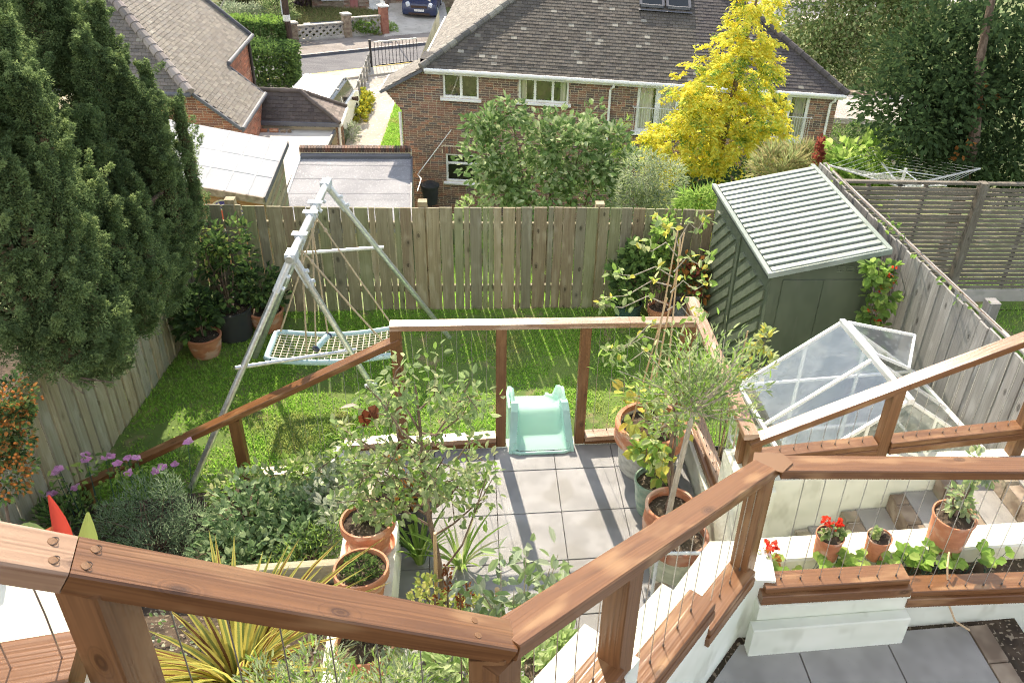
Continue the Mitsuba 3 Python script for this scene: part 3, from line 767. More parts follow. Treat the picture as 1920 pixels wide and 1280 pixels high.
for b in (0, GL):
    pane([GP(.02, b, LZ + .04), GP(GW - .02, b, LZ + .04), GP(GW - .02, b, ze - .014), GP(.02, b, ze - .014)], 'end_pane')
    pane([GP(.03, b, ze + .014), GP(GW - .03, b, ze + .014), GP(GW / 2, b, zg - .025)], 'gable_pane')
v0, v1 = .02, GL / 2 - .02
vq = [(2.765, 5.03, 1.135), (2.805, 4.60, 1.135), (3.125, 4.65, .97), (3.29, 4.95, 1.06)]
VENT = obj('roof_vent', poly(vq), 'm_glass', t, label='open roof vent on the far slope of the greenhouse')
for i in range(4): obj('vent_frame', bar(vq[i], vq[(i + 1) % 4], .022, .022, c=.003), 'm_aluminium', VENT)
# ------------------------------------------------------------------ brick and tile builders
import shapely.geometry as sg
REDS = [(.27, .135, .095), (.22, .115, .09), (.185, .112, .09), (.145, .10, .088), (.115, .09, .085), (.245, .15, .11), (.17, .11, .085), (.30, .15, .10), (.135, .10, .095), (.20, .13, .10)]


def basis(O, U, V):
    O, U, V = (np.asarray(a, float) for a in (O, U, V)); U = U / np.linalg.norm(U); V = V / np.linalg.norm(V)
    return O, U, V, np.cross(U, V)


def block(B, u0, u1, v0, v1, n0, n1, mb, col):
    """a five-sided piece on the plane basis B (no back)"""
    O, U, V, N = B
    P = [O + U * a + V * b + N * c for c in (n0, n1) for a, b in ((u0, v0), (u1, v0), (u1, v1), (u0, v1))]
    mb.add(P, [(4, 5, 6, 7), (0, 1, 5, 4), (1, 2, 6, 5), (2, 3, 7, 6), (3, 0, 4, 7)], None, col)


def bricks(parent, O, U, W, z0, z1, holes=(), inside=None, nparts=300, bw=.225, bh=.0645, palette=REDS, first=None, seed=1, u_from=0.):
    """running bond over a wall: bricks proud of recessed mortar; up to nparts as parts of their own, the rest one part"""
    r = np.random.default_rng(seed)
    B = basis(O, U, (0, 0, 1)); items = []
    rows = int((z1 - z0) / bh)
    for j in range(rows):
        v0, v1 = z1 - (j + 1) * bh + .006, z1 - j * bh - .006; vm = (v0 + v1) / 2
        u = -(j % 2) * bw / 2 + u_from
        while u < W:
            a, b = u + .006, u + bw - .006
            if r.random() < .10: b = u + bw / 2 - .005; u += bw / 2
            else: u += bw
            a, b = max(a, u_from), min(b, W)
            if inside:
                lo, hi = inside(vm); a, b = max(a, lo), min(b, hi)
            spans = [(a, b)]
            for h in holes:
                if h[2] - .01 < vm < h[3] + .01:
                    spans = [s for q in spans for s in ((q[0], min(q[1], h[0])), (max(q[0], h[1]), q[1])) if s[1] - s[0] > .02]
            for s in spans:
                if s[1] - s[0] > .02: items.append((s[0], s[1], v0, v1, np.array(palette[r.integers(len(palette))]) * r.uniform(.8, 1.2), r.uniform(.004, .008)))
    order = sorted(range(len(items)), key=first(items)) if first else range(len(items))
    rest = MB()
    for n, i in enumerate(order):
        a, b, c, d, col, pr_ = items[i]
        if n < nparts:
            m = MB(); block(B, a, b, c, d, -.02, pr_, m, col); obj('brick', m, 'm_color', parent)
        else: block(B, a, b, c, d, -.02, pr_, rest, col)
    if rest.n: obj('brickwork', rest, 'm_color', parent, kind='stuff')


def soldiers(parent, O, U, u0, u1, z0, z1, name='brick'):
    B = basis(O, U, (0, 0, 1)); u = u0
    while u < u1 - .03:
        m = MB(); block(B, u + .004, min(u + .071, u1), z0, z1, -.02, .008, m, np.array(REDS[rng.integers(len(REDS))]) * rng.uniform(.75, 1.05)); obj(name, m, 'm_color', parent); u += .075


def tiles(parent, O, U, V, outline, tw=.168, tg=.125, palette=((.10, .09, .08),), nparts=300, pale=.02, split=None, seed=3):
    """overlapping plain tiles inside an outline given on the plane (along the eave, up the slope)"""
    r = np.random.default_rng(seed); B = basis(O, U, V); O, U, V, N = B
    S = sg.Polygon(outline); x0, y0, x1, y1 = S.bounds
    d = trimesh.creation.extrude_polygon(S, .03); v = np.array(d.vertices)
    mb = MB(); mb.add(O + v[:, :1] * U + v[:, 1:2] * V + (v[:, 2:] - .034) * N, np.array(d.faces)); obj('roof_deck', mb, 'm_underlay', parent)
    import shapely
    items = []
    for j in range(int((y1 - y0) / tg) + 1):
        v0 = y0 + j * tg; us = np.arange(x0 - (j % 2) * tw / 2, x1, tw)
        ok = shapely.contains_xy(S, us + tw / 2, np.full(len(us), v0 + tg * .4))
        items += [(u, v0) for u in us[ok]]
    rest = MB()
    for n, (u, v0) in enumerate(items):
        pal = palette if split is None else (palette[0] if u < split else palette[1])
        c = np.array(pal[r.integers(len(pal))]) * r.uniform(.90, 1.10)
        if r.random() < pale * (1 if split is None or u < split else .15): c = np.array((.25, .24, .21)) * r.uniform(.7, 1.25)
        h, s = .020 + r.uniform(-.003, .004), r.uniform(-.006, .006)
        a, b = u + .003, u + tw - .003
        P = [O + U * a + V * (v0 - .01 + s) + N * h, O + U * b + V * (v0 - .01 + s) + N * (h + r.uniform(-.002, .002)), O + U * b + V * (v0 + tg + .01) + N * .006, O + U * a + V * (v0 + tg + .01) + N * .006,
             O + U * a + V * (v0 - .01 + s) + N * -.003, O + U * b + V * (v0 - .01 + s) + N * -.003]
        F = [(0, 1, 2), (0, 2, 3), (4, 5, 1), (4, 1, 0), (4, 0, 3), (5, 2, 1)]
        if n < nparts: m = MB(); m.add(P, F, None, c); obj('tile', m, 'm_color', parent)
        else: rest.add(P, F, None, c)
    if rest.n: obj('tiling', rest, 'm_color', parent, kind='stuff')


def hip_tiles(parent, A, B, r=.11, pal=((.16, .145, .13), (.22, .20, .18), (.13, .12, .115))):
    A, B = np.asarray(A, float), np.asarray(B, float); L = np.linalg.norm(B - A); n = max(2, int(L / .26)); d = (B - A) / n
    for i in range(n):
        p = A + d * i
        obj('hip_tile', tube([p - d * .06, p + d * 1.0], [r * 1.06, r * .9], 10, col=np.array(pal[rng.integers(len(pal))]) * rng.uniform(.85, 1.15)), 'm_color', parent)


def window(parent, O, U, u0, u1, z0, z1, mull=(), trans=(), depth=.9, frame=.055, sill=True, curtains=(), cmat='m_curtain', name='window', label=None, leaf=None):
    """a white window set in its opening: frame, bars, panes, sill, and the dark room behind"""
    B = basis(O, U, (0, 0, 1)); O, U, V, N = B
    P = lambda a, b, c: O + U * a + V * b + N * c
    fr = MB(); w = frame; off = -.05
    bar(P(u0, z0 + w / 2, off), P(u1, z0 + w / 2, off), .06, w, mb=fr); bar(P(u0, z1 - w / 2, off), P(u1, z1 - w / 2, off), .06, w, mb=fr)
    for u in (u0 + w / 2, u1 - w / 2): bar(P(u, z0, off - .001), P(u, z1, off - .001), w, .058, up=N, mb=fr)
    k = obj(name, fr, 'm_upvc', parent, label=label)
    us = [u0 + w] + [m for m in mull] + [u1 - w]
    for m in mull: obj('glazing_bar', bar(P(m, z0 + w, off + .002), P(m, z1 - w, off + .002), .07 if leaf is None else leaf, .05, up=N), 'm_upvc', k)
    zs = [z0 + w] + list(trans) + [z1 - w]
    for q in trans: obj('glazing_bar', bar(P(u0 + w, q, off + .004), P(u1 - w, q, off + .004), .05, .06), 'm_upvc', k)
    for i in range(len(us) - 1):
        for j in range(len(zs) - 1): obj('pane', poly([P(us[i], zs[j], off), P(us[i + 1], zs[j], off), P(us[i + 1], zs[j + 1], off), P(us[i], zs[j + 1], off)]), 'm_window_glass', k)
    if sill: obj('sill', bar(P(u0 - .07, z0 - .035, .02), P(u1 + .07, z0 - .035, .02), .18, .06, c=.008), 'm_upvc', k)
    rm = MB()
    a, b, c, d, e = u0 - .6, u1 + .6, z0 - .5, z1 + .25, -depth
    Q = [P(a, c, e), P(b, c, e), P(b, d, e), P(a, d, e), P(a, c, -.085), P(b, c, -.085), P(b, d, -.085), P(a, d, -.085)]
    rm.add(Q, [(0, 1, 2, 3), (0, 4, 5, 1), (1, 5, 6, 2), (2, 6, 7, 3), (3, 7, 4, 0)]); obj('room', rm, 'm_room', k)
    for (ca, cb) in curtains:
        uu = np.linspace(ca, cb, int((cb - ca) / .012) + 2); ph = rng.uniform(0, 6)
        nn = -.16 + .03 * np.sin(uu * 62 + ph) + .012 * np.sin(uu * 23 + 2 * ph)
        m = MB(); n = len(uu); v = [P(uu[i], zz, nn[i]) for zz in (z0 + .02, z1 - .02) for i in range(n)]
        m.add(v, [(i, i + 1, n + i + 1, n + i) for i in range(n - 1)]); obj('curtain', m, cmat, k, True)
    return k


def gutter(parent, A, B, m='m_upvc', r=.055):
    obj('gutter', tube([A, B], r, 10), m, parent)


# ------------------------------------------------------------------ the pair of brick houses below the garden
HA, HB = np.array([-1.13, 23.87, 0.]), np.array([10.54, 22.78, 0.])
HU = (HB - HA) / np.linalg.norm(HB - HA); HN = np.array([HU[1], -HU[0], 0.]); HV = -HN
HO = HA + HN * 0.0
ZE, ZG, HW = -2.29, -6.6, 11.62
hp = lambda u, z, n=0.: HO + HU * u + HN * n + np.array([0, 0, z])
house = thing('semi_detached_house', 'pair of joined brick houses with a dark tiled roof facing the garden', 'house')
wins = [(.42, 1.40, ZE - .78, ZE - .03, (.915,)), (2.50, 3.90, ZE - .76, ZE - .03, (2.955, 3.45)), (.44, 1.42, -5.55, -4.70, ())]
doors = [(5.83, 7.03, ZE - 1.44, ZE - .05), (9.60, 10.82, ZE - 1.44, ZE - .05)]
holes = [(a, b, c, d) for a, b, c, d, _ in wins] + doors + [(.36, 1.5, -4.70, -4.48), (.36, 1.5, -5.66, -5.55), (.34, 1.48, ZE - .87, ZE - .78), (2.42, 3.98, ZE - .85, ZE - .76)]


def facade_span(v):
    lo = -.74
    if v > -2.95: lo = -1.20 + (v + 2.95) * 1.62
    elif v > -3.5: lo = -1.18 + .44 * (-2.95 - v) / .55
    return lo, HW


import shapely
wallp = sg.Polygon([(-.74, ZG), (HW, ZG), (HW, ZE), (-.10, ZE), (-1.18, -2.95), (-.74, -3.5)])
for a, b, c, d in [(w[0], w[1], w[2], w[3]) for w in wins] + doors: wallp = wallp.difference(sg.box(a, c, b, d))
def wall_sheet(parent, wp, O, U, N, t=.085, mat_='m_mortar'):
    d = trimesh.creation.extrude_polygon(wp, t, engine='earcut'); v = np.array(d.vertices)
    mb = MB(); V = np.array([0, 0, 1.]); mb.add(np.asarray(O) + v[:, :1] * U + v[:, 1:2] * V + (v[:, 2:] - t) * N, np.array(d.faces)[:, ::1]); return obj('wall', mb, mat_, parent)
WALL = wall_sheet(house, wallp, hp(0, 0), HU, HN)
bricks(WALL, hp(0, 0) + 0 * HN, HU, HW, ZG, ZE - .03, holes, facade_span, 290, u_from=-1.35, first=lambda it: (lambda i: (it[i][0] - 1.0) ** 2 + 2.5 * (it[i][2] + 3.2) ** 2))
soldiers(WALL, hp(0, 0), HU, .36, 1.5, -4.70, -4.49); soldiers(WALL, hp(0, 0), HU, .36, 1.5, -5.665, -5.625); soldiers(WALL, hp(0, 0), HU, .34, 1.48, ZE - .92, ZE - .85); soldiers(WALL, hp(0, 0), HU, 2.42, 3.98, ZE - .90, ZE - .83)
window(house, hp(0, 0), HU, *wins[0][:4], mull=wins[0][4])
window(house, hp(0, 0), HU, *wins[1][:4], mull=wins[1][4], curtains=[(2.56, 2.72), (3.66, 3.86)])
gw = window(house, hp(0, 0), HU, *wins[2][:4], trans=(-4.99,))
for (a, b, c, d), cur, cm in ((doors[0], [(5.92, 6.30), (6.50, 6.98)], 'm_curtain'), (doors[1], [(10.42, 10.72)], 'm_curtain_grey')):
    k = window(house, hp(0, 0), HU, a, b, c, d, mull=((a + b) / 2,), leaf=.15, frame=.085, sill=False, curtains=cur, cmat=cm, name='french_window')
    obj('sill', bar(hp(a - .08, c - .03, .03), hp(b + .08, c - .03, .03), .2, .06, c=.008), 'm_upvc', k)
    rl = MB(); zt = c + .74
    for zz in (zt, c + .05): tube([hp(a - .10, zz, .10), hp(b + .12, zz, .10)], .013, 8, rl)
    for u in np.arange(a - .06, b + .10, .075): tube([hp(u, c + .05, .10), hp(u, zt, .10)], .006, 6, rl)
    for u in (a - .10, b + .12):
        for zz in (zt, c + .05): tube([hp(u, zz, -.02), hp(u, zz, .11)], .012, 6, rl)
    obj('balcony_rail', rl, 'm_aluminium', house)
# roof planes
tanp = .62; cp, sp = 1 / math.hypot(1, tanp), tanp / math.hypot(1, tanp)
up_f = HV * cp + np.array([0, 0, sp])
ROOFH = obj('roof', bar(hp(-.05, ZE - .035, .12), hp(HW + .1, ZE - .035, .12), .03, .16), 'm_upvc', house)
DARK = [(.078, .070, .062), (.090, .081, .072), (.104, .094, .083), (.086, .080, .073), (.118, .106, .092)]
SLATE = [(.068, .060, .062), (.082, .073, .074), (.075, .068, .070)]
Wd = HW + .30
tiles(ROOFH, hp(-.12, ZE + .045, .16), HU, up_f, [(0, 0), (Wd, 0), (Wd - 5.2 * cp, 5.2), (5.2 * cp, 5.2)], palette=(DARK, SLATE), split=7.6, pale=.035, nparts=290)
hip_tiles(ROOFH, hp(-.12, ZE + .08, .16), hp(-.12 + 5.2 * cp, ZE + .08 + 5.2 * sp, .16 - 5.2 * cp), .10, ((.19, .18, .165), (.26, .25, .22), (.14, .135, .13)))
hip_tiles(ROOFH, hp(Wd - .12, ZE + .08, .16), hp(Wd - .12 - 5.2 * cp, ZE + .08 + 5.2 * sp, .16 - 5.2 * cp), .10, ((.075, .068, .07), (.09, .08, .08)))
up_l = HU * cp + np.array([0, 0, sp])
PALE = [(.175, .16, .143), (.20, .185, .165), (.16, .147, .132), (.215, .20, .18)]  # paler tiles: sunlight on the left-facing slopes is put into their colour
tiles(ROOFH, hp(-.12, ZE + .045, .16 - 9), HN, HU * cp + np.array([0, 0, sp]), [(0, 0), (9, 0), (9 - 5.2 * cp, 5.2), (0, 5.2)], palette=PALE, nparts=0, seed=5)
dl = np.array([1.10, 0, .67]); ll = np.linalg.norm(dl); up_c = (HU * 1.10 + np.array([0, 0, .67])) / ll
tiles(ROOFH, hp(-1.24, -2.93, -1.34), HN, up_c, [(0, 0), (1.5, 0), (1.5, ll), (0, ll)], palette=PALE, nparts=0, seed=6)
obj('verge', bar(hp(-1.26, -2.985, .17), hp(-.10, ZE - .02, .17), .04, .07), 'm_lead', ROOFH)
obj('verge', bar(hp(-1.28, -2.96, .16), hp(-1.28, -2.96, -1.4), .04, .06), 'm_white_paint', ROOFH)
obj('verge', bar(hp(-.16, ZE - .0, -1.4), hp(-.16, ZE - .0, -6.0), .05, .16), 'm_white_paint', ROOFH)
sidew = MB(); sidew.add([hp(-.74, ZG), hp(-.74, ZG, -9), hp(-.74, ZE - .35, -9), hp(-.74, -3.4)], [(0, 3, 2, 1)]); obj('side_wall', sidew, 'm_mortar', house)
sidew = MB(); sidew.add([hp(HW, ZG), hp(HW, ZG, -9), hp(HW, ZE, -9), hp(HW, ZE)], [(0, 1, 2, 3)]); obj('side_wall', sidew, 'm_mortar', house)
gutter(house, hp(-.05, ZE + .0, .2), hp(HW + .15, ZE - .0, .2))
for u, z1_ in ((5.05, -4.9), (11.40, -4.9)):
    dp = MB(); tube([hp(u + .08, ZE - .03, .18), hp(u + .08, ZE - .14, .17), hp(u, ZE - .26, .07), hp(u, z1_, .07)], .036, 10, dp); obj('downpipe', dp, 'm_upvc', house)
obj('downpipe', tube([hp(-.78, -3.55, .05), hp(-.78, -6.5, .05)], .04, 8), 'm_upvc', house)
for u in (5.93, 6.72):                                             # roof windows at the top edge of the view
    s0 = 2.86; Pq = lambda a, s, n=0.06: hp(a - .0, ZE + .045, .16) + up_f * s + np.cross(HU, up_f) * n
    m = MB(); bar(Pq(u, s0), Pq(u + .66, s0), .07, .08, mb=m); bar(Pq(u, s0 + 1), Pq(u + .66, s0 + 1), .07, .08, mb=m); bar(Pq(u, s0), Pq(u, s0 + 1), .08, .08, mb=m); bar(Pq(u + .66, s0), Pq(u + .66, s0 + 1), .08, .08, mb=m)
    k = obj('roof_window', m, 'm_lead', ROOFH)
    obj('pane', poly([Pq(u, s0, .08), Pq(u + .66, s0, .08), Pq(u + .66, s0 + 1, .08), Pq(u, s0 + 1, .08)]), 'm_car_glass', k)
obj('flashing', bar(Pq(5.86, 2.72, .035), Pq(7.45, 2.72, .035), .16, .012), 'm_lead', ROOFH)
one('waste_bin', lathe([(0.001, 0), (.20, 0), (.24, .5), (.27, .52), (.27, .58), (.12, .66), (.001, .67)], 20, hp(.02, -6.05, .5)), 'm_pot_black', 'black bin standing against the brick wall by the ground floor window', 'bin')

# felt roofed garage against the house, with a brick parapet
gar = thing('garage', 'flat roofed garage with grey felt and a brick parapet beside the brick house', 'garage')
fe = MB(); q = [(-4.40, 18.6), (-1.42, 18.7), (-1.63, 23.2), (-4.53, 23.05)]
prism(q, -4.75, -4.60, fe); ROOFG = obj('roof', fe, 'm_felt_grey', gar)
for i in range(1, 5):
    y = 18.7 + i * .95; obj('felt_lap', bar((-4.42 - .02 * i, y, -4.596), (-1.44 - .03 * i, y + .05, -4.596), .06, .006, c=0), 'm_felt_grey', ROOFG)
prism([(-4.3, 18.8), (-1.55, 18.9), (-1.75, 23.1), (-4.4, 22.9)], -6.6, -4.76, gw_ := MB()); obj('wall', gw_, 'm_mortar', gar)
obj('eave_trim', bar((-1.40, 18.6, -4.64), (-1.61, 23.2, -4.64), .05, .16), 'm_lead', gar)
obj('eave_trim', bar((-4.42, 18.6, -4.64), (-4.55, 23.1, -4.64), .05, .16), 'm_white_paint', gar)
pv = MB(); prism([(-4.56, 23.05), (-1.60, 23.2), (-1.61, 23.42), (-4.57, 23.27)], -6.6, -4.42, pv); PAR = obj('parapet', pv, 'm_mortar', gar)
obj('flashing', bar((-4.52, 22.99, -4.56), (-1.64, 23.14, -4.56), .16, .15, c=.03), 'm_lead', gar)
PU = np.array([2.96, .15, 0]); PU /= np.linalg.norm(PU)
x = 0.
while x < 2.93:
    m = MB(); block(basis(np.array([-4.56, 23.05, 0]), PU, (0, 0, 1)), x + .004, x + .067, -4.455, -4.335, -.215, .012, m, np.array(REDS[rng.integers(len(REDS))]) * rng.uniform(.45, .8)); obj('coping_brick', m, 'm_color', PAR); x += .0735
one('cable', tube([hp(.62, -3.98, .02), hp(-.2, -4.9, 1.2), (-1.2, 20.2, -4.0), (-1.15, 17.8, -3.3)], .012, 6), 'm_white_paint', 'pale cable slanting down across the brick wall to the garage roof', 'cable')

# ------------------------------------------------------------------ brick house on the left
LS = lambda x, y, z: np.array([x * 1.108, y * 1.108, 4.286 + 1.108 * (z - 4.286)])
lh = thing('tiled_house', 'brick house with a long sloping tiled roof behind the conifer', 'house')
k_ = .87; cq, sq = 1 / math.hypot(1, k_), k_ / math.hypot(1, k_)
ex, ez = -5.93, -3.787
O_ = np.array([ex, 22.95, ez]); Uy = np.array([0, 1., 0]); upx = np.array([-cq, 0, sq])
LROOF = obj('roof', bar((ex + .03, 22.95, ez - .05), (ex + .03, 25.99, ez - .05), .03, .14), 'm_lead', lh)
st_ = lambda x: (ex - x) / cq
LT = [(.185, .165, .145), (.205, .185, .16), (.165, .148, .13), (.225, .205, .18), (.19, .175, .16)]
# basis needs a right-handed outward normal: run along -Y with the slope upwards
tiles(LROOF, np.array([ex, 22.95, ez]), Uy, upx, [(0, 0), (3.04, 0), (3.04, st_(-6.81)), (6.3, st_(-6.81)), (6.3, st_(-11.5)), (4.48, st_(-11.5)), (0, st_(-7.01))], tw=.17, tg=.105, palette=LT, nparts=295, pale=.012, seed=8)
fz, fy = -2.88, 22.82
upy = np.array([0, cq, sq])
tiles(LROOF, np.array([-14.5, fy, fz]), np.array([1., 0, 0]), upy, [(0, 0), (7.5, 0), (7.5 - 4.5, 4.5 / cq), (0, 4.5 / cq)], tw=.17, tg=.105, palette=[(.15, .135, .12), (.18, .16, .145), (.13, .12, .11)], nparts=0, seed=9)  # darker tile tones: shade on this front slope is put into the colour
hip_tiles(LROOF, (-7.0, fy + .02, fz + .04), (-7.0 - 4.5, fy + 4.52, fz + .04 + 4.5 * k_), .13, ((.235, .205, .20), (.28, .25, .24), (.20, .18, .175)))
for a, b, x, zz in ((22.93, 26.0, ex, ez), (25.98, 29.25, -6.81, -2.934)):
    obj('gutter', tube([(x + .05, a, zz - .02), (x + .05, b, zz - .02)], .06, 10), 'm_lead', lh)
obj('gutter', tube([(-12, fy - .04, fz - .02), (-6.98, fy - .04, fz - .02)], .06, 10), 'm_lead', lh)
obj('verge', bar((ex, 22.93, ez - .02), (-7.02, 22.93, -2.88), .05, .08), 'm_lead', lh)
obj('verge', bar((-6.81, 29.27, -2.93), (-11.4, 29.27, 1.06), .06, .10), 'm_lead', lh)
obj('verge', bar((ex, 26.0, ez - .01), (-6.83, 26.0, -3.0), .05, .06), 'm_lead', lh)
sh = MB(); prism([(-13, 23.05), (-6.0, 23.05), (-6.0, 25.9), (-6.92, 25.9), (-6.92, 29.1), (-13, 29.1)], -6.6, -3.9, sh); LW = obj('wall', sh, 'm_mortar', lh)
gp = sg.Polygon([(-8.2, -3.95), (-6.0, -3.95), (-6.0, -3.83), (-7.06, -2.98), (-8.2, -2.98)]); d = trimesh.creation.extrude_polygon(gp, .2); v = np.array(d.vertices)
mb = MB(); mb.add(np.stack([v[:, 0], 23.05 + v[:, 2], v[:, 1]], -1), np.array(d.faces)[:, ::-1]); obj('gable', mb, 'm_mortar', lh)
sp_ = lambda v: (0, 3.2 if v < -3.86 else 3.2 - 1.20 * (v + 3.86))
bricks(LW, np.array([-9.2, 23.05, 0]), np.array([1., 0, 0]), 3.2, -5.4, -3.0, (), sp_, 290, palette=[(.36, .15, .09), (.30, .13, .085), (.25, .12, .09), (.40, .17, .10)], first=lambda it: (lambda i: -it[i][0] + .5 * abs(it[i][2] + 3.8)), seed=11)
for O2, W2, zt, sd in (((-6.0, 23.05, 0), 2.85, -3.85, 12), ((-6.92, 25.95, 0), 3.1, -3.02, 13)):
    bricks(LW, np.array(O2), Uy, W2, -5.6, zt, (), None, 0, palette=[(.40, .17, .11), (.34, .15, .10), (.29, .14, .10)], seed=sd)
mb = MB(); prism([(-7.1, 25.95), (-6.93, 25.95), (-6.93, 29.0), (-7.1, 29.0)], -3.95, -3.0, mb); obj('wall', mb, 'm_mortar', lh)
obj('downpipe', tube([(-6.85, 29.0, -3.0), (-6.85, 29.0, -6.5)], .05, 8), 'm_black_metal', lh)

# garage with a hipped tile roof, and a pale flat roof in front of it
hg = thing('garage', 'garage with a small hipped dark tile roof next to the left house', 'garage')
x0, x1, y0, y1, ze_, hr = -6.3, -3.80, 25.45, 27.05, -4.47, .68
HGW = MB(); prism([(x0, y0 + .1), (x1 - .12, y0 + .1), (x1 - .12, y1 - .1), (x0, y1 - .1)], -6.6, ze_ - .02, HGW); hw_ = obj('wall', HGW, 'm_mortar', hg)
bricks(hw_, np.array([x1 - .12, y0 + .1, 0]), Uy, y1 - y0 - .2, -6.5, ze_ - .05, nparts=40, seed=15)
ym = (y0 + y1) / 2; hh = (y1 - y0) / 2; cl = math.hypot(hh, hr)
HGR = obj('roof', bar((x0, y0 - .02, ze_ - .03), (x1, y0 - .02, ze_ - .03), .06, .12), 'm_lead', hg)
BRN = [(.085, .070, .066), (.10, .082, .076), (.075, .062, .060)]
tiles(HGR, (x0, y0, ze_), (1, 0, 0), np.array([0, hh, hr]) / cl, [(0, 0), (x1 - x0, 0), (x1 - x0 - 1.15, cl), (0, cl)], palette=BRN, nparts=120, pale=0, seed=16)
tiles(HGR, (x1, y1, ze_), (-1, 0, 0), np.array([0, -hh, hr]) / cl, [(0, 0), (x1 - x0, 0), (x1 - x0, cl), (1.15, cl)], palette=BRN, nparts=0, pale=0, seed=17)
cl2 = math.hypot(1.15, hr)
tiles(HGR, (x1, y0, ze_), (0, 1, 0), np.array([-1.15, 0, hr]) / cl2, [(0, 0), (y1 - y0, 0), (hh, cl2)], palette=[(.20, .165, .15), (.24, .20, .18), (.17, .145, .13)], nparts=60, pale=0, seed=18)
for a, b in (((x1, y0, ze_ + .03), (x1 - 1.15, ym, ze_ + hr + .03)), ((x1, y1, ze_ + .03), (x1 - 1.15, ym, ze_ + hr + .03)), ((x0, ym, ze_ + hr + .03), (x1 - 1.15, ym, ze_ + hr + .03))): hip_tiles(HGR, a, b, .07, ((.10, .085, .08), (.13, .11, .105)))
obj('gutter', tube([(x1 + .04, y0, ze_ - .03), (x1 + .04, y1, ze_ - .03)], .05, 8), 'm_upvc', hg)
obj('downpipe', tube([(x1 - .02, y0 + .05, ze_ - .05), (x1 - .05, y0 + .05, -6.5)], .04, 8), 'm_upvc', hg)
fr_ = thing('flat_roof_extension', 'pale flat roofed brick extension between the left house and the garages', 'extension')
m = MB(); prism([(-6.0, 20.3), (-4.62, 20.3), (-4.62, 23.5), (-4.05, 23.5), (-3.98, 25.52), (-6.0, 25.52)], -4.80, -4.70, m); obj('roof', m, 'm_flat_pale', fr_)
m = MB(); prism([(-5.9, 20.4), (-4.7, 20.4), (-4.7, 23.6), (-4.15, 23.6), (-4.10, 25.5), (-5.9, 25.5)], -6.6, -4.81, m); fw = obj('wall', m, 'm_mortar', fr_)
bricks(fw, np.array([-4.135, 23.55, 0]), np.array([.025, 1, 0]), 1.95, -6.5, -4.85, nparts=60, seed=19)
obj('edge_trim', bar((-4.03, 23.5, -4.72), (-3.96, 25.5, -4.72), .06, .14), 'm_lead', fr_)
for i, (a, b) in enumerate([(-5.98, .16), (-5.75, .24), (-5.45, .15), (-5.25, .10)]): one('loose_brick', box((a, 25.22, -4.695), (a + b, 25.32, -4.62 + .02 * (i % 2)), c=.006), 'm_terracotta' if i < 2 else 'm_stone', ('leftmost loose red brick on the pale flat roof by the dark garage roof', 'second loose brick from the left on the pale flat roof', 'third loose brick from the left on the pale flat roof, grey brown', 'smallest loose brick, rightmost of those on the pale flat roof')[i], 'brick', 'loose bricks on the flat roof')

# timber shed with a white felt roof, and the round sign on its front
ws = thing('timber_shed', 'timber shed with a pale felt roof behind the left end of the back fence', 'shed')
q = [np.array(p_) for p_ in ((-6.6, 16.79, -2.6), (-3.86, 15.75, -2.6), (-3.80, 18.11, -2.35), (-6.6, 19.37, -2.35))]
m = MB(); qq = [p_ - [0, 0, .07] for p_ in q]; m.add(q + qq, [(0, 1, 2, 3), (7, 6, 5, 4), (0, 4, 5, 1), (1, 5, 6, 2), (2, 6, 7, 3), (3, 7, 4, 0)]); WR = obj('roof', m, 'm_felt_white', ws)
lerp = lambda a, b, t_: a + (b - a) * t_
for t_ in (.33, .62): obj('felt_lap', bar(lerp(q[0], q[3], t_) + [0, 0, .004], lerp(q[1], q[2], t_) + [0, 0, .004], .05, .008, c=0), 'm_felt_white', WR)
for t_ in (.55, .72, .88): obj('felt_lap', bar(lerp(q[0], q[1], t_) + [0, 0, .004], lerp(q[3], q[2], t_) + [0, 0, .004], .04, .008, c=0), 'm_felt_white', WR)
obj('edge_trim', bar(q[1] + [.01, 0, -.05], q[2] + [.01, 0, -.05], .03, .12), 'm_lead', ws); obj('edge_trim', bar(q[0] + [0, -.02, -.07], q[1] + [0, -.02, -.07], .04, .14), 'm_stone', ws)
fd_ = (q[1] - q[0]); fd_[2] = 0; fd_ /= np.linalg.norm(fd_); fn_ = np.array([fd_[1], -fd_[0], 0])
f0 = q[0] - fn_ * .12; f1 = q[1] - fn_ * .12 - fd_ * .10
for j in range(18):
    zt = -2.74 - j * .115
    obj('plank', bar(np.array([f0[0], f0[1], zt - .056]), np.array([f1[0], f1[1], zt - .056]), .025, .11, c=.004), 'm_shed_wood', ws)
r0, r1 = f1 + fn_ * -.02, np.array([-3.92, 18.0, 0]) 
for j in range(18):
    zt = -2.72 - j * .115
    obj('plank', bar(np.array([r0[0], r0[1], zt - .056]), np.array([r1[0], r1[1], zt - .056 + .2]), .025, .11, c=.004), FB[j % 5], ws)
sc = np.array([-4.62, 0, -3.27]); sc[1] = np.interp(sc[0], [f0[0], f1[0]], [f0[1], f1[1]]); sc = sc + fn_ * .05
sign = thing('round_sign', 'round sign with a dark blue lettered ring on the front of the timber shed', 'sign')
SB = (sc, fd_, np.array([0, 0, 1.]), fn_)


def disc(a0, a1, ra, rb, n0, col, name, nseg=48):
    th = np.linspace(a0, a1, nseg); m = MB()
    P = [SB[0] + SB[1] * r_ * math.cos(t_) + SB[2] * r_ * math.sin(t_) + fn_ * n0 for r_ in (ra, rb) for t_ in th]
    P += [p_ - fn_ * .03 for p_ in P[nseg:]]
    m.add(P, [(i, nseg + i, nseg + i + 1, i + 1) for i in range(nseg - 1)] + [(nseg + i, 2 * nseg + i, 2 * nseg + i + 1, nseg + i + 1) for i in range(nseg - 1)], None, col); obj(name, m, 'm_color', sign)


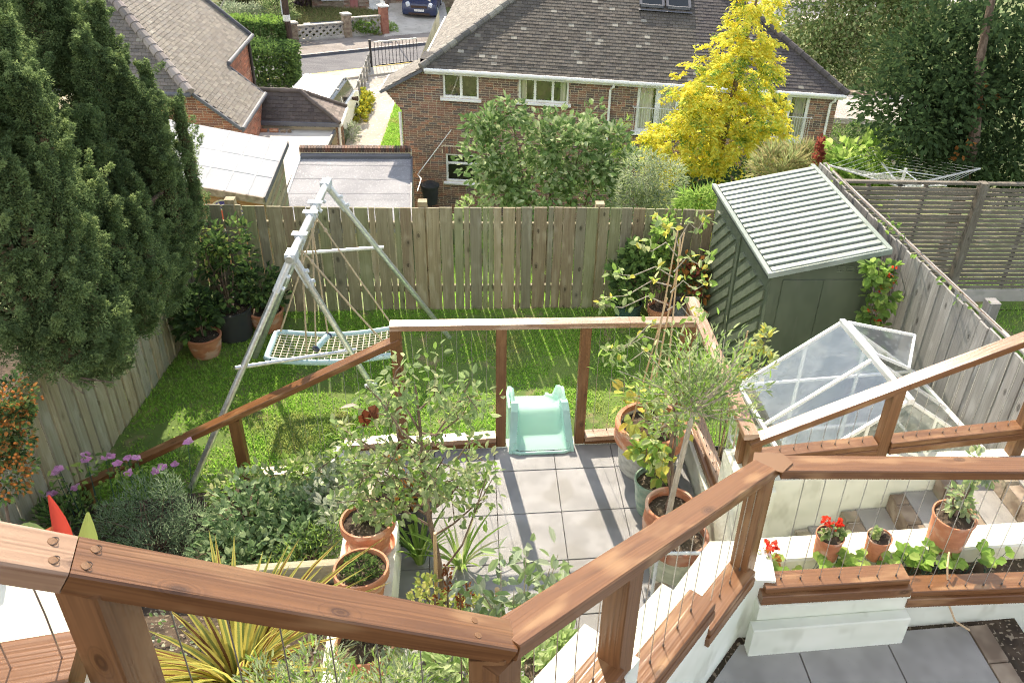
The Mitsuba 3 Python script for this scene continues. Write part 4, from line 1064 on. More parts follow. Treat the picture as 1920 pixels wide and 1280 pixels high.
PI = math.pi
disc(0, 2 * PI, .42, .45, .016, (.55, .50, .36), 'rim'); disc(0, 2 * PI, .285, .42, .012, (.07, .06, .20), 'ring'); disc(0, 2 * PI, .265, .285, .016, (.55, .50, .36), 'inner_rim')
disc(PI / 2, 1.5 * PI, .001, .265, .010, (.74, .73, .70), 'white_half'); disc(-PI / 2, PI / 2, .001, .265, .010, (.30, .55, .72), 'blue_half')
m = MB(); block(basis(sc, fd_, (0, 0, 1)), -.185, -.085, -.18, .21, 0, .018, m, (.66, .12, .07)); obj('cross', m, 'm_color', sign)
m = MB(); block(basis(sc, fd_, (0, 0, 1)), -.255, -.015, -.03, .06, 0, .0175, m, (.66, .12, .07)); obj('cross', m, 'm_color', sign)
sn = [sc + fd_ * (.09 + .055 * math.sin(t_ * 2.2)) + np.array([0, 0, -.2 + .075 * t_]) + fn_ * .018 for t_ in np.linspace(0, 5.0, 30)]
obj('snake', tube(sn, np.linspace(.02, .034, 30), 8, col=(.10, .36, .22)), 'm_color', sign)
m = MB(); block(basis(sc, fd_, (0, 0, 1)), .10, .19, .10, .15, 0, .02, m, (.72, .55, .10)); obj('crown', m, 'm_color', sign)
for ch, ang in zip('ALFAROMEO', (192, 164, 141, 118, 84, 64, 42, 20, -6)):
    tm = meshkit.text_mesh(ch, .095, .008, True); v = np.array(tm.vertices); v[:, 0] -= (v[:, 0].min() + v[:, 0].max()) / 2; v[:, 1] -= .047
    a_ = math.radians(ang); b_ = a_ - PI / 2; c_, s_ = math.cos(b_), math.sin(b_)
    xx, yy = v[:, 0] * c_ - v[:, 1] * s_ + .352 * math.cos(a_), v[:, 0] * s_ + v[:, 1] * c_ + .352 * math.sin(a_)
    m = MB(); m.add(sc + xx[:, None] * fd_ + yy[:, None] * SB[2] + (v[:, 2:] + .012) * fn_, np.array(tm.faces), None, (.62, .55, .36)); obj('letter', m, 'm_color', sign)

# ------------------------------------------------------------------ street
RD = np.array([.855, .519, 0]); RN = np.array([-.519, .855, 0])
rp = lambda t_, n, z: np.array([-7.1, 38.9, z]) + RD * t_ + RN * n


def strip(n0, n1, z, t0=-40, t1=60):
    m = MB(); return poly([rp(t0, n0, z), rp(t1, n0, z), rp(t1, n1, z), rp(t0, n1, z)], m)


struct('road', strip(-1.45, 1.42, -6.60), 'm_asphalt')
pv_ = MB(); B_ = (rp(0, 0, 0), RD, RN)
def slabbox(n0, n1, z0, z1, t0=-40, t1=60):
    m = MB(); P = [rp(t_, n, z) for z in (z0, z1) for t_, n in ((t0, n0), (t1, n0), (t1, n1), (t0, n1))]
    return m.add(P, [(4, 5, 6, 7), (0, 1, 5, 4), (2, 3, 7, 6)])
struct('pavement', slabbox(1.55, 3.6, -6.7, -6.49), 'm_pavement'); struct('kerb', slabbox(1.42, 1.545, -6.7, -6.485), 'm_lead')
struct('near_pavement', slabbox(-2.5, -1.56, -6.7, -6.50), 'm_concrete'); struct('near_kerb', slabbox(-1.555, -1.45, -6.7, -6.50), 'm_concrete')
struct('road_marking', strip(-1.30, -1.23, -6.596), 'm_yellow_paint'); struct('road_marking', strip(-1.14, -1.07, -6.596), 'm_yellow_paint')
m = MB(); poly([(-4.25, 27.2, -6.585), (-2.55, 27.2, -6.585), (-2.8, 39.4, -6.585), (-4.35, 38.6, -6.585)], m); struct('gravel_path', m, 'm_gravel')
m = MB(); poly([(-3.25, 26, -6.58), (-2.45, 26, -6.58), (-2.35, 34.5, -6.58), (-2.75, 34.5, -6.58)], m); struct('grass_strip', m, 'm_lawn')
k = obj('strip_grass', grass_mesh(9000, lambda n: np.stack([(t_ := rng.uniform(0, 1, n)) * .0 - 3.2 + rng.uniform(0, .75, n) + .3 * t_, 26 + 8.3 * t_, np.full(n, -6.58)], -1), .04, .09, GC, .012), 'm_leaf', kind='stuff'); labels[k].update(label='narrow strip of bright grass beside the gravel path', category='grass')
m = MB(); poly([(-9.5, 26.5, -6.582), (-4.35, 26.5, -6.582), (-4.45, 38.3, -6.582), (-9.5, 35.4, -6.582)], m); struct('gravel_drive', m, 'm_gravel')
m = MB(); poly([(-4.1, 44.4, -6.485), (-.9, 46.3, -6.485), (-1.6, 56, -6.2), (-4.4, 54, -6.2)], m); struct('driveway', m, 'm_concrete')

pf = thing('picket_fence', 'low weathered fence along the gravel path leading to the street', 'fence')
for i in range(9):
    y = 31.3 + i * .98; x = -4.26 + .004 * i
    obj('post', bar((x, y, -6.6), (x, y, -5.75), .09, .09, up=(0, 1, 0)), FG[i % 3], pf)
for zz in (-5.85, -6.15, -6.4): obj('rail', bar((-4.30, 31.3, zz), (-4.26, 39.2, zz), .03, .10), FG[1], pf)
ig = thing('iron_gate', 'iron railing gate across the path at the street end', 'gate')
obj('post', bar((-4.23, 39.05, -6.6), (-4.23, 39.05, -5.35), .10, .10, up=(0, 1, 0)), 'm_black_metal', ig)
ga, gb = np.array([-4.05, 39.1, 0]), np.array([-2.3, 40.1, 0])
for zz, w in ((-5.45, .05), (-6.45, .05)): obj('rail', bar(ga + [0, 0, zz], gb + [0, 0, zz], w, w), 'm_white_paint' if zz > -6 else 'm_black_metal', ig)
for i in range(13):
    p_ = lerp(ga, gb, i / 12); obj('bar', tube([p_ + [0, 0, -6.45], p_ + [0, 0, -5.45]], .014, 6), 'm_black_metal', ig)

# far garden wall of pierced blocks
lw = thing('pierced_wall', 'pierced concrete block wall with pillars across the street', 'wall')
for (a, na) in ((-.60, 0), (1.95, 1)):
    pass
PIL = [(1.15, .85, 'm_stone'), (3.80, 1.05, 'm_stone'), (5.75, 1.30, 'm_brickred')]
gm('m_brickred', (.27, .11, .08), (.36, .17, .12), .9, (9, 9, 9))
GT = mi.Float(np.array(GROWS).ravel())
for t_, h_, mt in PIL:
    m = MB(); bar(rp(t_, 3.75, -6.6), rp(t_, 3.75, -6.5 + h_), .36, .36, up=RD, mb=m); kk = obj('pillar', m, mt, lw)
    obj('cap', bar(rp(t_, 3.75, -6.5 + h_), rp(t_, 3.75, -6.43 + h_), .46, .46, up=RD, c=.02), 'm_concrete' if mt == 'm_stone' else 'm_white_paint', kk)
for (a, b, h_) in ((1.30, 3.65, .62), (3.95, 5.62, .80)):
    obj('coping', bar(rp(a, 3.75, -6.42 + h_), rp(b, 3.75, -6.42 + h_), .22, .06), 'm_concrete', lw); obj('footing', bar(rp(a, 3.75, -6.5), rp(b, 3.75, -6.5), .2, .2), 'm_concrete', lw)
    n = int((b - a) / .30); w = (b - a) / n; rows = 2
    for i in range(n):
        for j in range(rows):
            zc = -6.40 + (j + .5) * (h_ - .05) / rows; hh_ = (h_ - .05) / rows; m = MB(); ctr = rp(a + (i + .5) * w, 3.75, zc)
            e = [ctr + RD * (sx * w / 2) + np.array([0, 0, sz * hh_ / 2]) for sx, sz in ((-1, 0), (0, 1), (1, 0), (0, -1))]
            for q_ in range(4): bar(e[q_], e[(q_ + 1) % 4], .10, .045, up=RN, c=0, mb=m)
            obj('pierced_block', m, 'm_concrete', lw)
fig = MB(); P0 = rp(5.75, 3.75, -5.12)
for a in range(5): an = a * 1.256; tube([P0, P0 + np.array([.10 * math.cos(an), .02, .14 + .08 * math.sin(an)])], [.05, .03], 8, fig)
one('finial', fig, 'm_white_paint', 'white ornament on top of the brick gate pillar', 'ornament')
m = MB(); bar(rp(1.3, 5.6, -6.35), rp(4.3, 5.2, -6.35), .9, .05, mb=m); struct('far_garden_bed', m, 'm_soil')
one('low_wall', bar(rp(2.2, 5.0, -6.2), rp(4.6, 4.9, -6.2), .25, .35), 'm_lead', 'dark low wall edging behind the pierced block wall', 'wall')

fh = thing('far_house', 'flint and brick house front with a white door at the top of the view', 'house')
fo = np.array([-8.2, 49.6, 0]); fu = np.array([.93, .37, 0]); fu /= np.linalg.norm(fu); fn2 = np.array([fu[1], -fu[0], 0])
wp = sg.box(0, -6.6, 12, -1); wp = wp.difference(sg.box(3.05, -6.6, 3.85, -4.6)).difference(sg.box(.55, -6.0, 1.6, -4.9))
wall_sheet(fh, wp, fo, fu, fn2, .3, 'm_stone'); FWL = 'far_house__wall'
for i, (a, b) in enumerate([(0, .52), (1.64, 3.02), (3.88, 6.5)]): bricks(FWL, fo, fu, b, -6.5, -4.6, (), (lambda a, b: (lambda v: (a, b)))(a, b), 30, palette=[(.30, .16, .11), (.24, .14, .10), (.34, .27, .22), (.20, .15, .13), (.30, .22, .17)], bw=.26, bh=.10, seed=30 + i)
P = lambda a, z, n=0.: fo + fu * a + fn2 * n + np.array([0, 0, z])
dk = obj('door', bar(P(3.05, -5.6, -.05), P(3.85, -5.6, -.05), .05, 2.0), 'm_upvc', fh)
obj('door_panel', bar(P(3.2, -5.5, -.01), P(3.7, -5.5, -.01), .03, 1.4), 'm_white_paint', dk); obj('step', bar(P(2.95, -6.55, .2), P(3.95, -6.55, .2), .4, .12), 'm_white_paint', fh)
obj('panel', bar(P(2.0, -5.6, .03), P(2.42, -5.6, .03), .04, 2.0), 'm_red_door', fh)
window(fh, fo, fu, .55, 1.6, -6.0, -4.9, mull=(1.07,))

# ------------------------------------------------------------------ vehicles, poles
def car(key, body, at, rot, prof, cabin, W, mats):
    """a car from its side outline: bulging body shell, cabin with glass, wheels, lights, mirrors"""
    c_, s_ = math.cos(rot), math.sin(rot); R = np.array([[c_, -s_, 0], [s_, c_, 0], [0, 0, 1]])
    tr_ = lambda v: np.asarray(v, float) @ R.T + np.asarray(at)

    def shell(prof, w0, tuck):
        n = len(prof); ws = [(-1, .80), (-.97, .93), (-.80, 1.0), (0, 1.015), (.80, 1.0), (.97, .93), (1, .80)]; v, f = [], []
        cz = np.mean([p_[1] for p_ in prof]); cx = np.mean([p_[0] for p_ in prof])
        for yy, sc_ in ws:
            for px_, pz_ in prof: v.append((cx + (px_ - cx) * (1 - (1 - sc_) * .35), yy * (w0 - tuck * max(0, pz_ - cz)), cz + (pz_ - cz) * (1 - (1 - sc_) * .5)))
        for i in range(len(ws) - 1):
            for j in range(n): k2 = (j + 1) % n; f.append((i * n + j, (i + 1) * n + j, (i + 1) * n + k2, i * n + k2))
        for i, fl in ((0, 1), (len(ws) - 1, 0)):
            tri = trimesh.creation.triangulate_polygon(sg.Polygon(prof), engine='earcut')
            idx = [int(np.argmin(np.sum((np.array(prof) - p_) ** 2, 1))) + i * n for p_ in tri[0]]
            F2 = [(idx[a], idx[b], idx[c]) for a, b, c in tri[1]]
            f += [(a, b, c, c) if not fl else (c, b, a, a) for a, b, c in F2]
        m = MB(); F4 = np.array(f); F3 = np.vstack([F4[:, [0, 1, 2]], F4[:, [0, 2, 3]]]); F3 = F3[(F3[:, 0] != F3[:, 1]) & (F3[:, 1] != F3[:, 2]) & (F3[:, 0] != F3[:, 2])]
        return m.add(tr_(v), F3)
    obj('body', shell(prof, W, 0), body, key, 40)
    obj('cabin', shell(cabin, W * .93, .16), 'm_car_glass', key, 40)
    zt = max(p_[1] for p_ in cabin); xr = [p_[0] for p_ in cabin if p_[1] > zt - .09]
    rfm = MB(); rfm.add(*(lambda b: (tr_(np.array(b.vertices)), np.array(b.faces)))(trimesh.creation.box(bounds=[[min(xr) - .05, -W * .74, zt - .05], [max(xr) + .05, W * .74, zt + .025]]))); obj('roof_panel', rfm, body, key)
    pil_ = MB()
    lo_ = [p_ for p_ in cabin if p_[1] < min(q_[1] for q_ in cabin) + .05]
    for sd in (-1, 1):
        for xa, xb in ((min(p_[0] for p_ in lo_), min(xr)), (max(p_[0] for p_ in lo_), max(xr)), ((min(xr) + max(xr)) / 2,) * 2):
            bar(*tr_([(xa, sd * W * .945, min(q_[1] for q_ in cabin)), (xb, sd * W * .80, zt)]), .07, .05, mb=pil_)
    obj('pillars', pil_, body, key)
    x0_, x1_ = min(p_[0] for p_ in prof), max(p_[0] for p_ in prof)
    for xw in (x0_ + .78, x1_ - .80):
        for sd in (-1, 1):
            wh = obj('wheel', tube(tr_([(xw, sd * (W - .20), .31), (xw, sd * (W + .01), .31)]), .31, 24), 'm_rubber', key); obj('rim', tube(tr_([(xw, sd * (W - .05), .31), (xw, sd * (W + .02), .31)]), .20, 20), 'm_bracket', wh)
    for sd in (-1, 1):
        obj('mirror', tube(tr_([(x1_ - 1.45, sd * (W - .02), .98), (x1_ - 1.50, sd * (W + .20), 1.0)]), [.05, .09], 10), mats, key)
        obj('headlight', tube(tr_([(x1_ - .22, sd * (W - .30), .70), (x1_ - .045, sd * (W - .34), .66)]), [.13, .10], 12), 'm_headlight', key)
    obj('number_plate', bar(*tr_([(x1_ + .012, -.26, .44), (x1_ + .012, .26, .44)]), .02, .11), 'm_white_paint', key)
    obj('grille', bar(*tr_([(x1_ - .005, -.42, .62), (x1_ - .005, .42, .62)]), .03, .11), 'm_pole_dark', key); obj('grille', bar(*tr_([(x1_ + .0, -.55, .26), (x1_ + .0, .55, .26)]), .03, .10), 'm_pole_dark', key)


k = thing('parked_car', 'dark blue parked car on the driveway at the top of the view', 'car')
car(k, 'm_car_blue', (-2.45, 50.4, -6.42), -1.62, [(-2.1, .25), (2.12, .20), (2.18, .50), (2.05, .74), (1.15, .92), (-1.75, .98), (-2.15, .82), (-2.18, .45)], [(-1.7, .93), (1.15, .90), (.35, 1.40), (-.85, 1.46), (-1.55, 1.25)], .90, 'm_car_blue')
k = thing('parked_van', 'white van parked on the gravel behind the small hipped garage roof', 'van')
car(k, 'm_car_white', (-5.15, 31.0, -6.6), 1.50, [(-2.2, .30), (2.0, .25), (2.12, .55), (2.05, .88), (1.35, 1.10), (-2.2, 1.12)], [(-2.18, 1.05), (1.35, 1.05), (.75, 1.66), (-2.1, 1.72)], .92, 'm_pole_dark')
up_ = thing('utility_pole', 'dark wooden utility pole with a white band beside the hedges', 'pole')
obj('pole', tube([(-8.05, 41.6, -6.6), (-8.05, 41.6, 2.5)], .15, 14), 'm_pole_dark', up_); obj('band', tube([(-8.05, 41.6, -5.30), (-8.05, 41.6, -5.02)], .157, 14, caps=False), 'm_white_paint', up_)
obj('conduit', tube([(-8.19, 41.5, -5.0), (-8.19, 41.5, 2.4)], .03, 8), 'm_bracket', up_)
one('stay_wire', tube([(-11.6, 42.9, -5.9), (-10.2, 43.5, -3.6)], .03, 6), 'm_concrete', 'thin pale stay wire beyond the left house roof', 'wire')
one('overhead_wire', tube([(-4.8, 50.2, -4.3), (-3.2, 44.0, -3.9), (-1.5, 37, -3.2)], .025, 6), 'm_concrete', 'thin pale overhead wire in front of the blue car', 'wire')
# low roof beyond the right end of the brick houses
lr = thing('low_building', 'low building with a pale gravel roof beyond the brick houses', 'building')
m = MB(); prism([(12.9, 28.4), (17.2, 28.0), (17.8, 31.5), (13.2, 32.0)], -4.95, -4.75, m); obj('roof', m, 'm_gravel', lr)
m = MB(); prism([(13.1, 28.7), (17.0, 28.4), (17.5, 31.2), (13.4, 31.6)], -6.6, -4.96, m); obj('wall', m, 'm_mortar', lr)
for i in range(5): obj('edge_stone', bar((13.0 + .8 * i, 31.6 - .05 * i, -4.70), (13.7 + .8 * i, 31.55 - .05 * i, -4.68), .3, .10), 'm_stone', lr)
# ------------------------------------------------------------------ swing and its net seat
sw = thing('swing_frame', 'galvanised A-frame swing set standing on the lawn', 'swing')
NA, FA = np.array([-1.29, 5.79, 1.30]), np.array([-1.19, 6.93, 1.38])
feet = [np.array(q) for q in ((-2.19, 5.30, -.52), (-.70, 6.11, -.52), (-.225, 7.452, -.52), (-2.07, 7.12, -.52))]
bd_ = (FA - NA) / np.linalg.norm(FA - NA)
obj('beam', tube([NA - bd_ * .07, FA + bd_ * .07], .030, 20), 'm_galvanised', sw, 30)
for apex, fs in ((NA, feet[:2]), (FA, feet[2:])):
    for f_ in fs:
        d_ = (f_ - apex) / np.linalg.norm(f_ - apex)
        lg = obj('leg', tube([apex + d_ * .06, f_], .024, 18), 'm_galvanised', sw, 30)
        obj('sleeve', bar(apex + d_ * .02, apex + d_ * .30, .052, .044, up=bd_), 'm_bracket', lg)
        for kk in (.16, .26):
            q = apex + d_ * kk; o = np.cross(d_, bd_); obj('bolt_cap', tube([q + o * .028, q + o * .052], .017, 12), 'm_bracket', lg)
        q = apex + d_ * (.74 * np.linalg.norm(f_ - apex)); o = np.cross(d_, bd_)
        if f_ is feet[1]: obj('bolt_cap', tube([q - o * .05, q + o * .05], .018, 12), 'm_bracket', lg)
    obj('bracket', bar(apex - bd_ * .05, apex + bd_ * .05, .075, .07), 'm_bracket', sw)
on = lambda a, b, t_: a + (b - a) * t_
for apex, (fa, fb), t_ in ((NA, feet[:2], (.45, .52)), (FA, feet[2:], (.36, .36))):
    a, b = on(apex, fa, t_[0]), on(apex, fb, t_[1]); e = (b - a) / np.linalg.norm(b - a)
    obj('cross_bar', tube([a - e * .06, b + e * .05], .016, 14), 'm_galvanised', sw, 30)
for t_ in (.22, .52, .66):
    c_ = on(NA, FA, t_); cl_ = obj('hanger_clamp', bar(c_ - bd_ * .02, c_ + bd_ * .02, .068, .066), 'm_bracket', sw)
    obj('clamp_plate', bar(c_ - bd_ * .025 + [0, 0, .037], c_ + bd_ * .025 + [0, 0, .037], .115, .010), 'm_bracket', cl_)
    obj('hook', tube([c_ + [0, 0, -.04], c_ + [.012, 0, -.07], c_ + [0, 0, -.10]], .006, 8), 'm_bracket', cl_)
seat = thing('net_swing', 'net swing seat in a blue padded frame hanging from the swing set', 'swing seat')
cor = [np.array(q) for q in ((-1.73, 6.30, .03), (-1.72, 6.74, .03), (-.67, 6.77, .04), (-.65, 6.33, .04))]


def seat_pt(a, b):                      # a along the long side, b across; the platform sags in the middle
    p_ = cor[0] * (1 - a) * (1 - b) + cor[1] * (1 - a) * b + cor[2] * a * b + cor[3] * a * (1 - b)
    return p_ + np.array([0, 0, -.055 * math.sin(math.pi * a) + .02])


ring = [seat_pt(a, 0) for a in np.linspace(0.04, .96, 14)] + [seat_pt(1, b) for b in np.linspace(.06, .94, 8)] + [seat_pt(a, 1) for a in np.linspace(.96, .04, 14)] + [seat_pt(0, b) for b in np.linspace(.94, .06, 8)]
obj('frame', tube(ring + ring[:1], .026, 14, caps=False), 'm_foam_blue', seat, True)
net = MB()
for a in np.linspace(.045, .955, 20): tube([seat_pt(a, b) + [0, 0, .003] for b in np.linspace(0, 1, 6)], .0042, 5, net)
for b in np.linspace(.08, .92, 10): tube([seat_pt(a, b) for a in np.linspace(0, 1, 14)], .0042, 5, net)
obj('net', net, 'm_net', seat, kind='stuff')
HFp, HNp = on(NA, FA, .66) + [0, 0, -.10], on(NA, FA, .22) + [0, 0, -.10]
for h_, ab in ((HFp, (.03, .97)), (HFp, (.97, .97)), (HNp, (.97, .05)), (HNp, (.30, .05))):
    e = seat_pt(*ab); obj('rope', tube([h_, on(h_, e, .5) + [0, 0, -.012], e], .0075, 8), 'm_rope', seat)
    obj('knot', lathe([(.001, -.02), (.014, -.012), (.016, 0), (.012, .014), (.001, .02)], 10, on(h_, e, .1)), 'm_rope', seat)
trap = thing('trapeze_handle', 'blue padded rope handle resting on the net swing', 'handle')
e0, e1 = seat_pt(.36, .28) + [0, 0, .06], seat_pt(.44, .62) + [0, 0, .10]
obj('grip', tube([e0, e1], .028, 14), 'm_foam_blue', trap, 40); obj('end_cap', tube([e0 - (e1 - e0) * .06, e0 + (e1 - e0) * .03], .033, 12), 'm_car_blue', trap); obj('end_cap', tube([e1 - (e1 - e0) * .03, e1 + (e1 - e0) * .06], .033, 12), 'm_car_blue', trap)
hm = on(NA, FA, .52) + [0, 0, -.10]
for e in (e0, e1): obj('rope', tube([hm, e], .007, 8), 'm_rope', trap)

# ------------------------------------------------------------------ slide
sl_ = thing('slide', 'small pale green wavy plastic slide leading from the patio gap down to the lawn', 'slide')
prof_y = np.array([5.02, 5.06, 5.12, 5.18, 5.24, 5.30, 5.36, 5.43, 5.52, 5.62, 5.72, 5.82, 5.92, 6.02, 6.12, 6.22, 6.30, 6.36])
prof_z = np.array([.022, .026, .030, .036, .070, .130, .162, .150, .085, .0, -.07, -.13, -.20, -.25, -.31, -.38, -.43, -.455])
from scipy.interpolate import PchipInterpolator
yy_ = np.linspace(5.02, 6.36, 60); zz_ = PchipInterpolator(prof_y, prof_z)(yy_)
wl = np.interp(yy_, [5.02, 5.08, 5.2, 5.36, 5.5, 5.7, 5.85, 6.0, 6.36], [.012, .05, .12, .10, .17, .20, .11, .06, .035])
cx = np.interp(yy_, [5.02, 6.36], [.512, .468])


def chute(hw, sh, wall, thick=.014, lip=.03):
    """a trough section with rounded corners and rolled lips, swept along the slide's path"""
    v, f = [], []
    for i in range(len(yy_)):
        w, h = hw, wall[i]; r = min(.05, h * .6)
        inner = [(-w - lip, h - .012), (-w - lip, h), (-w, h)] + [(-w + r - r * math.cos(t_), r - r * math.sin(t_)) for t_ in np.linspace(0, math.pi / 2, 5)]
        sec = inner + [(-a, b) for a, b in inner[::-1]]; v.append([(cx[i] + a, yy_[i], zz_[i] + b + sh) for a, b in sec])
    n = len(v[0]); m = len(v); v = np.array(v).reshape(-1, 3)
    for i in range(m - 1):
        for j in range(n - 1): f.append((i * n + j, i * n + j + 1, (i + 1) * n + j + 1, (i + 1) * n + j))
    mb = MB(); mb.add(v, f, None, (.60, .86, .79)); return mb


obj('chute', chute(.185, 0, wl), 'm_leaf', sl_, True)                # thin moulded plastic lets some light through
for s_ in (-1, 1):
    P_ = [(5.015, .0), (5.36, .0), (5.36, .255), (5.30, .265), (5.24, .23), (5.03, .035)]
    tri = trimesh.creation.extrude_polygon(sg.Polygon(P_), .055); v = np.array(tri.vertices)
    mb = MB(); mb.add(np.stack([.508 + s_ * .205 + (v[:, 2] - .0275) * 1.0 + s_ * (.02 * (5.2 - v[:, 0]) / .2), v[:, 0], v[:, 1]], -1), np.array(tri.faces)[:, ::-1]); obj('side_support', mb, 'm_slide_pale', sl_)
obj('front_edge', tube([(.275, 5.06, .012), (.30, 5.015, .012), (.34, 5.0, .012), (.68, 5.0, .012), (.72, 5.015, .012), (.745, 5.06, .012)], .013, 10), 'm_slide_pale', sl_)
for s_ in (-1, 1):
    P_ = [(5.36, -.35), (5.95, -.5), (5.95, -.20), (5.7, .06), (5.5, .15), (5.36, .18)]
    tri = trimesh.creation.extrude_polygon(sg.Polygon(P_), .02); v = np.array(tri.vertices)
    mb = MB(); mb.add(np.stack([.49 + s_ * .215 + v[:, 2] - .01, v[:, 0], v[:, 1]], -1), np.array(tri.faces)[:, ::-1]); obj('side_panel', mb, 'm_slide_pale', sl_)

# ------------------------------------------------------------------ rotary clothes dryer
rd = thing('rotary_dryer', 'rotary clothes dryer with white lines beyond the slat fence', 'clothes dryer')
pc = np.array([5.58, 9.7, 0])
obj('pole', tube([pc + [0, 0, -1.5], pc + [0, 0, .56]], .022, 12), 'm_aluminium', rd); obj('hub', tube([pc + [0, 0, .26], pc + [0, 0, .36]], .05, 14), 'm_pot_black', rd)
tips = [pc + [1.06 * math.cos(a), 1.0 * math.sin(a), .58 - .16 * math.sin(a)] for a in (3.14, 3.14 - PI / 2, 0, 3.14 + PI / 2)]
for t_ in tips:
    obj('arm', bar(pc + [0, 0, .30], t_, .03, .02), 'm_aluminium', rd)
    obj('strut', bar(pc + [0, 0, .52], on(pc + [0, 0, .30], t_, .55), .02, .012), 'm_aluminium', rd)
ln = MB()
for k in np.linspace(.35, 1, 8):
    for i in range(4): tube([on(pc + [0, 0, .30], tips[i], k), on(pc + [0, 0, .30], tips[(i + 1) % 4], k)], .0025, 4, ln)
obj('lines', ln, 'm_white_paint', rd, kind='stuff')

# ------------------------------------------------------------------ pots
def pot_shape(r, h, kind='flower'):
    if kind == 'flower':
        return [(.001, 0), (r * .66, 0), (r * .70, h * .02), (r * .88, h * .72), (r * .89, h * .74), (r * .99, h * .75), (r * 1.0, h * .78), (r * 1.0, h * .98), (r * .985, h), (r * .91, h), (r * .90, h * .97), (r * .86, h * .80), (r * .80, h * .6), (.001, h * .6)]
    if kind == 'bowl':
        return [(.001, 0), (r * .68, 0), (r * .74, h * .06), (r * .90, h * .45), (r * .97, h * .85), (r * 1.02, h * .90), (r * 1.03, h * .97), (r * 1.0, h), (r * .93, h), (r * .90, h * .92), (r * .85, h * .7), (.001, h * .7)]
    if kind == 'belly':
        return [(.001, 0), (r * .70, 0), (r * .80, h * .08), (r * .99, h * .40), (r * 1.02, h * .58), (r * .97, h * .80), (r * .93, h * .88), (r * 1.0, h * .93), (r * 1.0, h * .98), (r * .97, h), (r * .88, h), (r * .86, h * .95), (r * .88, h * .7), (.001, h * .7)]
    if kind == 'urn':
        return [(.001, 0), (r * .8, 0), (r * .95, h * .10), (r * 1.15, h * .45), (r * 1.10, h * .62), (r * .82, h * .80), (r * .86, h * .90), (r * 1.0, h * .96), (r * 1.02, h), (r * .9, h), (r * .76, h * .84), (r * .9, h * .55), (.001, h * .5)]
    return [(.001, 0), (r * .84, 0), (r * .86, h * .03), (r * .96, h * .93), (r * 1.02, h * .94), (r * 1.02, h * 1.0), (r * .95, h), (r * .92, h * .9), (r * .88, h * .75), (.001, h * .75)]


def pot(key, at, r, h, m, kind='flower', soil=.84, wob=.006, saucer=False):
    pk = obj('pot', lathe(pot_shape(r, h, kind), 44, at, wob=wob), m, key, 35)
    if soil:
        th = np.linspace(0, 2 * PI, 40, endpoint=False); rr = np.linspace(0.001, r * .885, 9); v = []
        for q in rr:
            for t_ in th: v.append((at[0] + q * math.cos(t_), at[1] + q * math.sin(t_), at[2] + h * soil + .02 * (1 - (q / r) ** 2) + rng.uniform(-.006, .006)))
        f = [(i * 40 + j, i * 40 + (j + 1) % 40, (i + 1) * 40 + (j + 1) % 40, (i + 1) * 40 + j) for i in range(8) for j in range(40)]
        mb = MB(); mb.add(v, f); obj('soil', mb, 'm_soil', key, True)
    if saucer: obj('saucer', lathe([(.001, .0), (r * .84, .0), (r * .93, .03), (r * .90, .032), (r * .82, .008), (.001, .008)], 36, (at[0], at[1], at[2] - .004)), m, key, 35)
    return pk
# ------------------------------------------------------------------ leaves and plants
def unit(v): return v / (np.linalg.norm(v, axis=-1, keepdims=True) + 1e-12)


def leaves(P, D, L, W, cols, mb=None, N=None, fold=.25, curl=.25, quad=True):
    """folded leaves: P feet (n,3), D directions, L lengths, W half-widths; cols a palette"""
    P = np.asarray(P, float); n = len(P); D = unit(np.asarray(D, float)); L = np.broadcast_to(L, (n,)) * rng.uniform(.75, 1.25, n); W = np.broadcast_to(W, (n,)) * rng.uniform(.8, 1.2, n)
    if N is None: N = np.array([0, 0, 1.]) + rng.normal(0, .45, (n, 3))
    S = unit(np.cross(D, N)); U = unit(np.cross(S, D))
    L_, W_ = L[:, None], W[:, None]
    at = lambda s, w: P + D * L_ * s + S * W_ * w + U * (W_ * fold * (2 * abs(w) - 1) - L_ * curl * s * s)
    t = at(1., 0) + U * W_ * fold
    c = np.asarray(cols)[rng.integers(0, len(cols), n)] * rng.uniform(.8, 1.2, (n, 1))
    mb = MB() if mb is None else mb
    if quad:
        v = np.stack([P, at(.30, .88), at(.68, .84), t, at(.68, -.84), at(.30, -.88), at(.5, 0)], 1).reshape(-1, 3); i = np.arange(n)[:, None] * 7
        f = np.concatenate([i + [0, 1, 6], i + [1, 2, 6], i + [2, 3, 6], i + [3, 4, 6], i + [4, 5, 6], i + [5, 0, 6]], 1).reshape(-1, 3); c = np.repeat(c, 7, 0)
    else:
        v = np.stack([P, at(.45, 1.), t, at(.45, -1.)], 1).reshape(-1, 3); i = np.arange(n)[:, None] * 4
        f = np.concatenate([i + [0, 1, 2], i + [0, 2, 3]], 1).reshape(-1, 3); c = np.repeat(c, 4, 0)
    return mb.add(v, f, None, c)


def ball(n, bias=.6):
    d = unit(rng.normal(0, 1, (n, 3))); return d * (rng.uniform(0, 1, n) ** (1 / 3 * bias))[:, None]


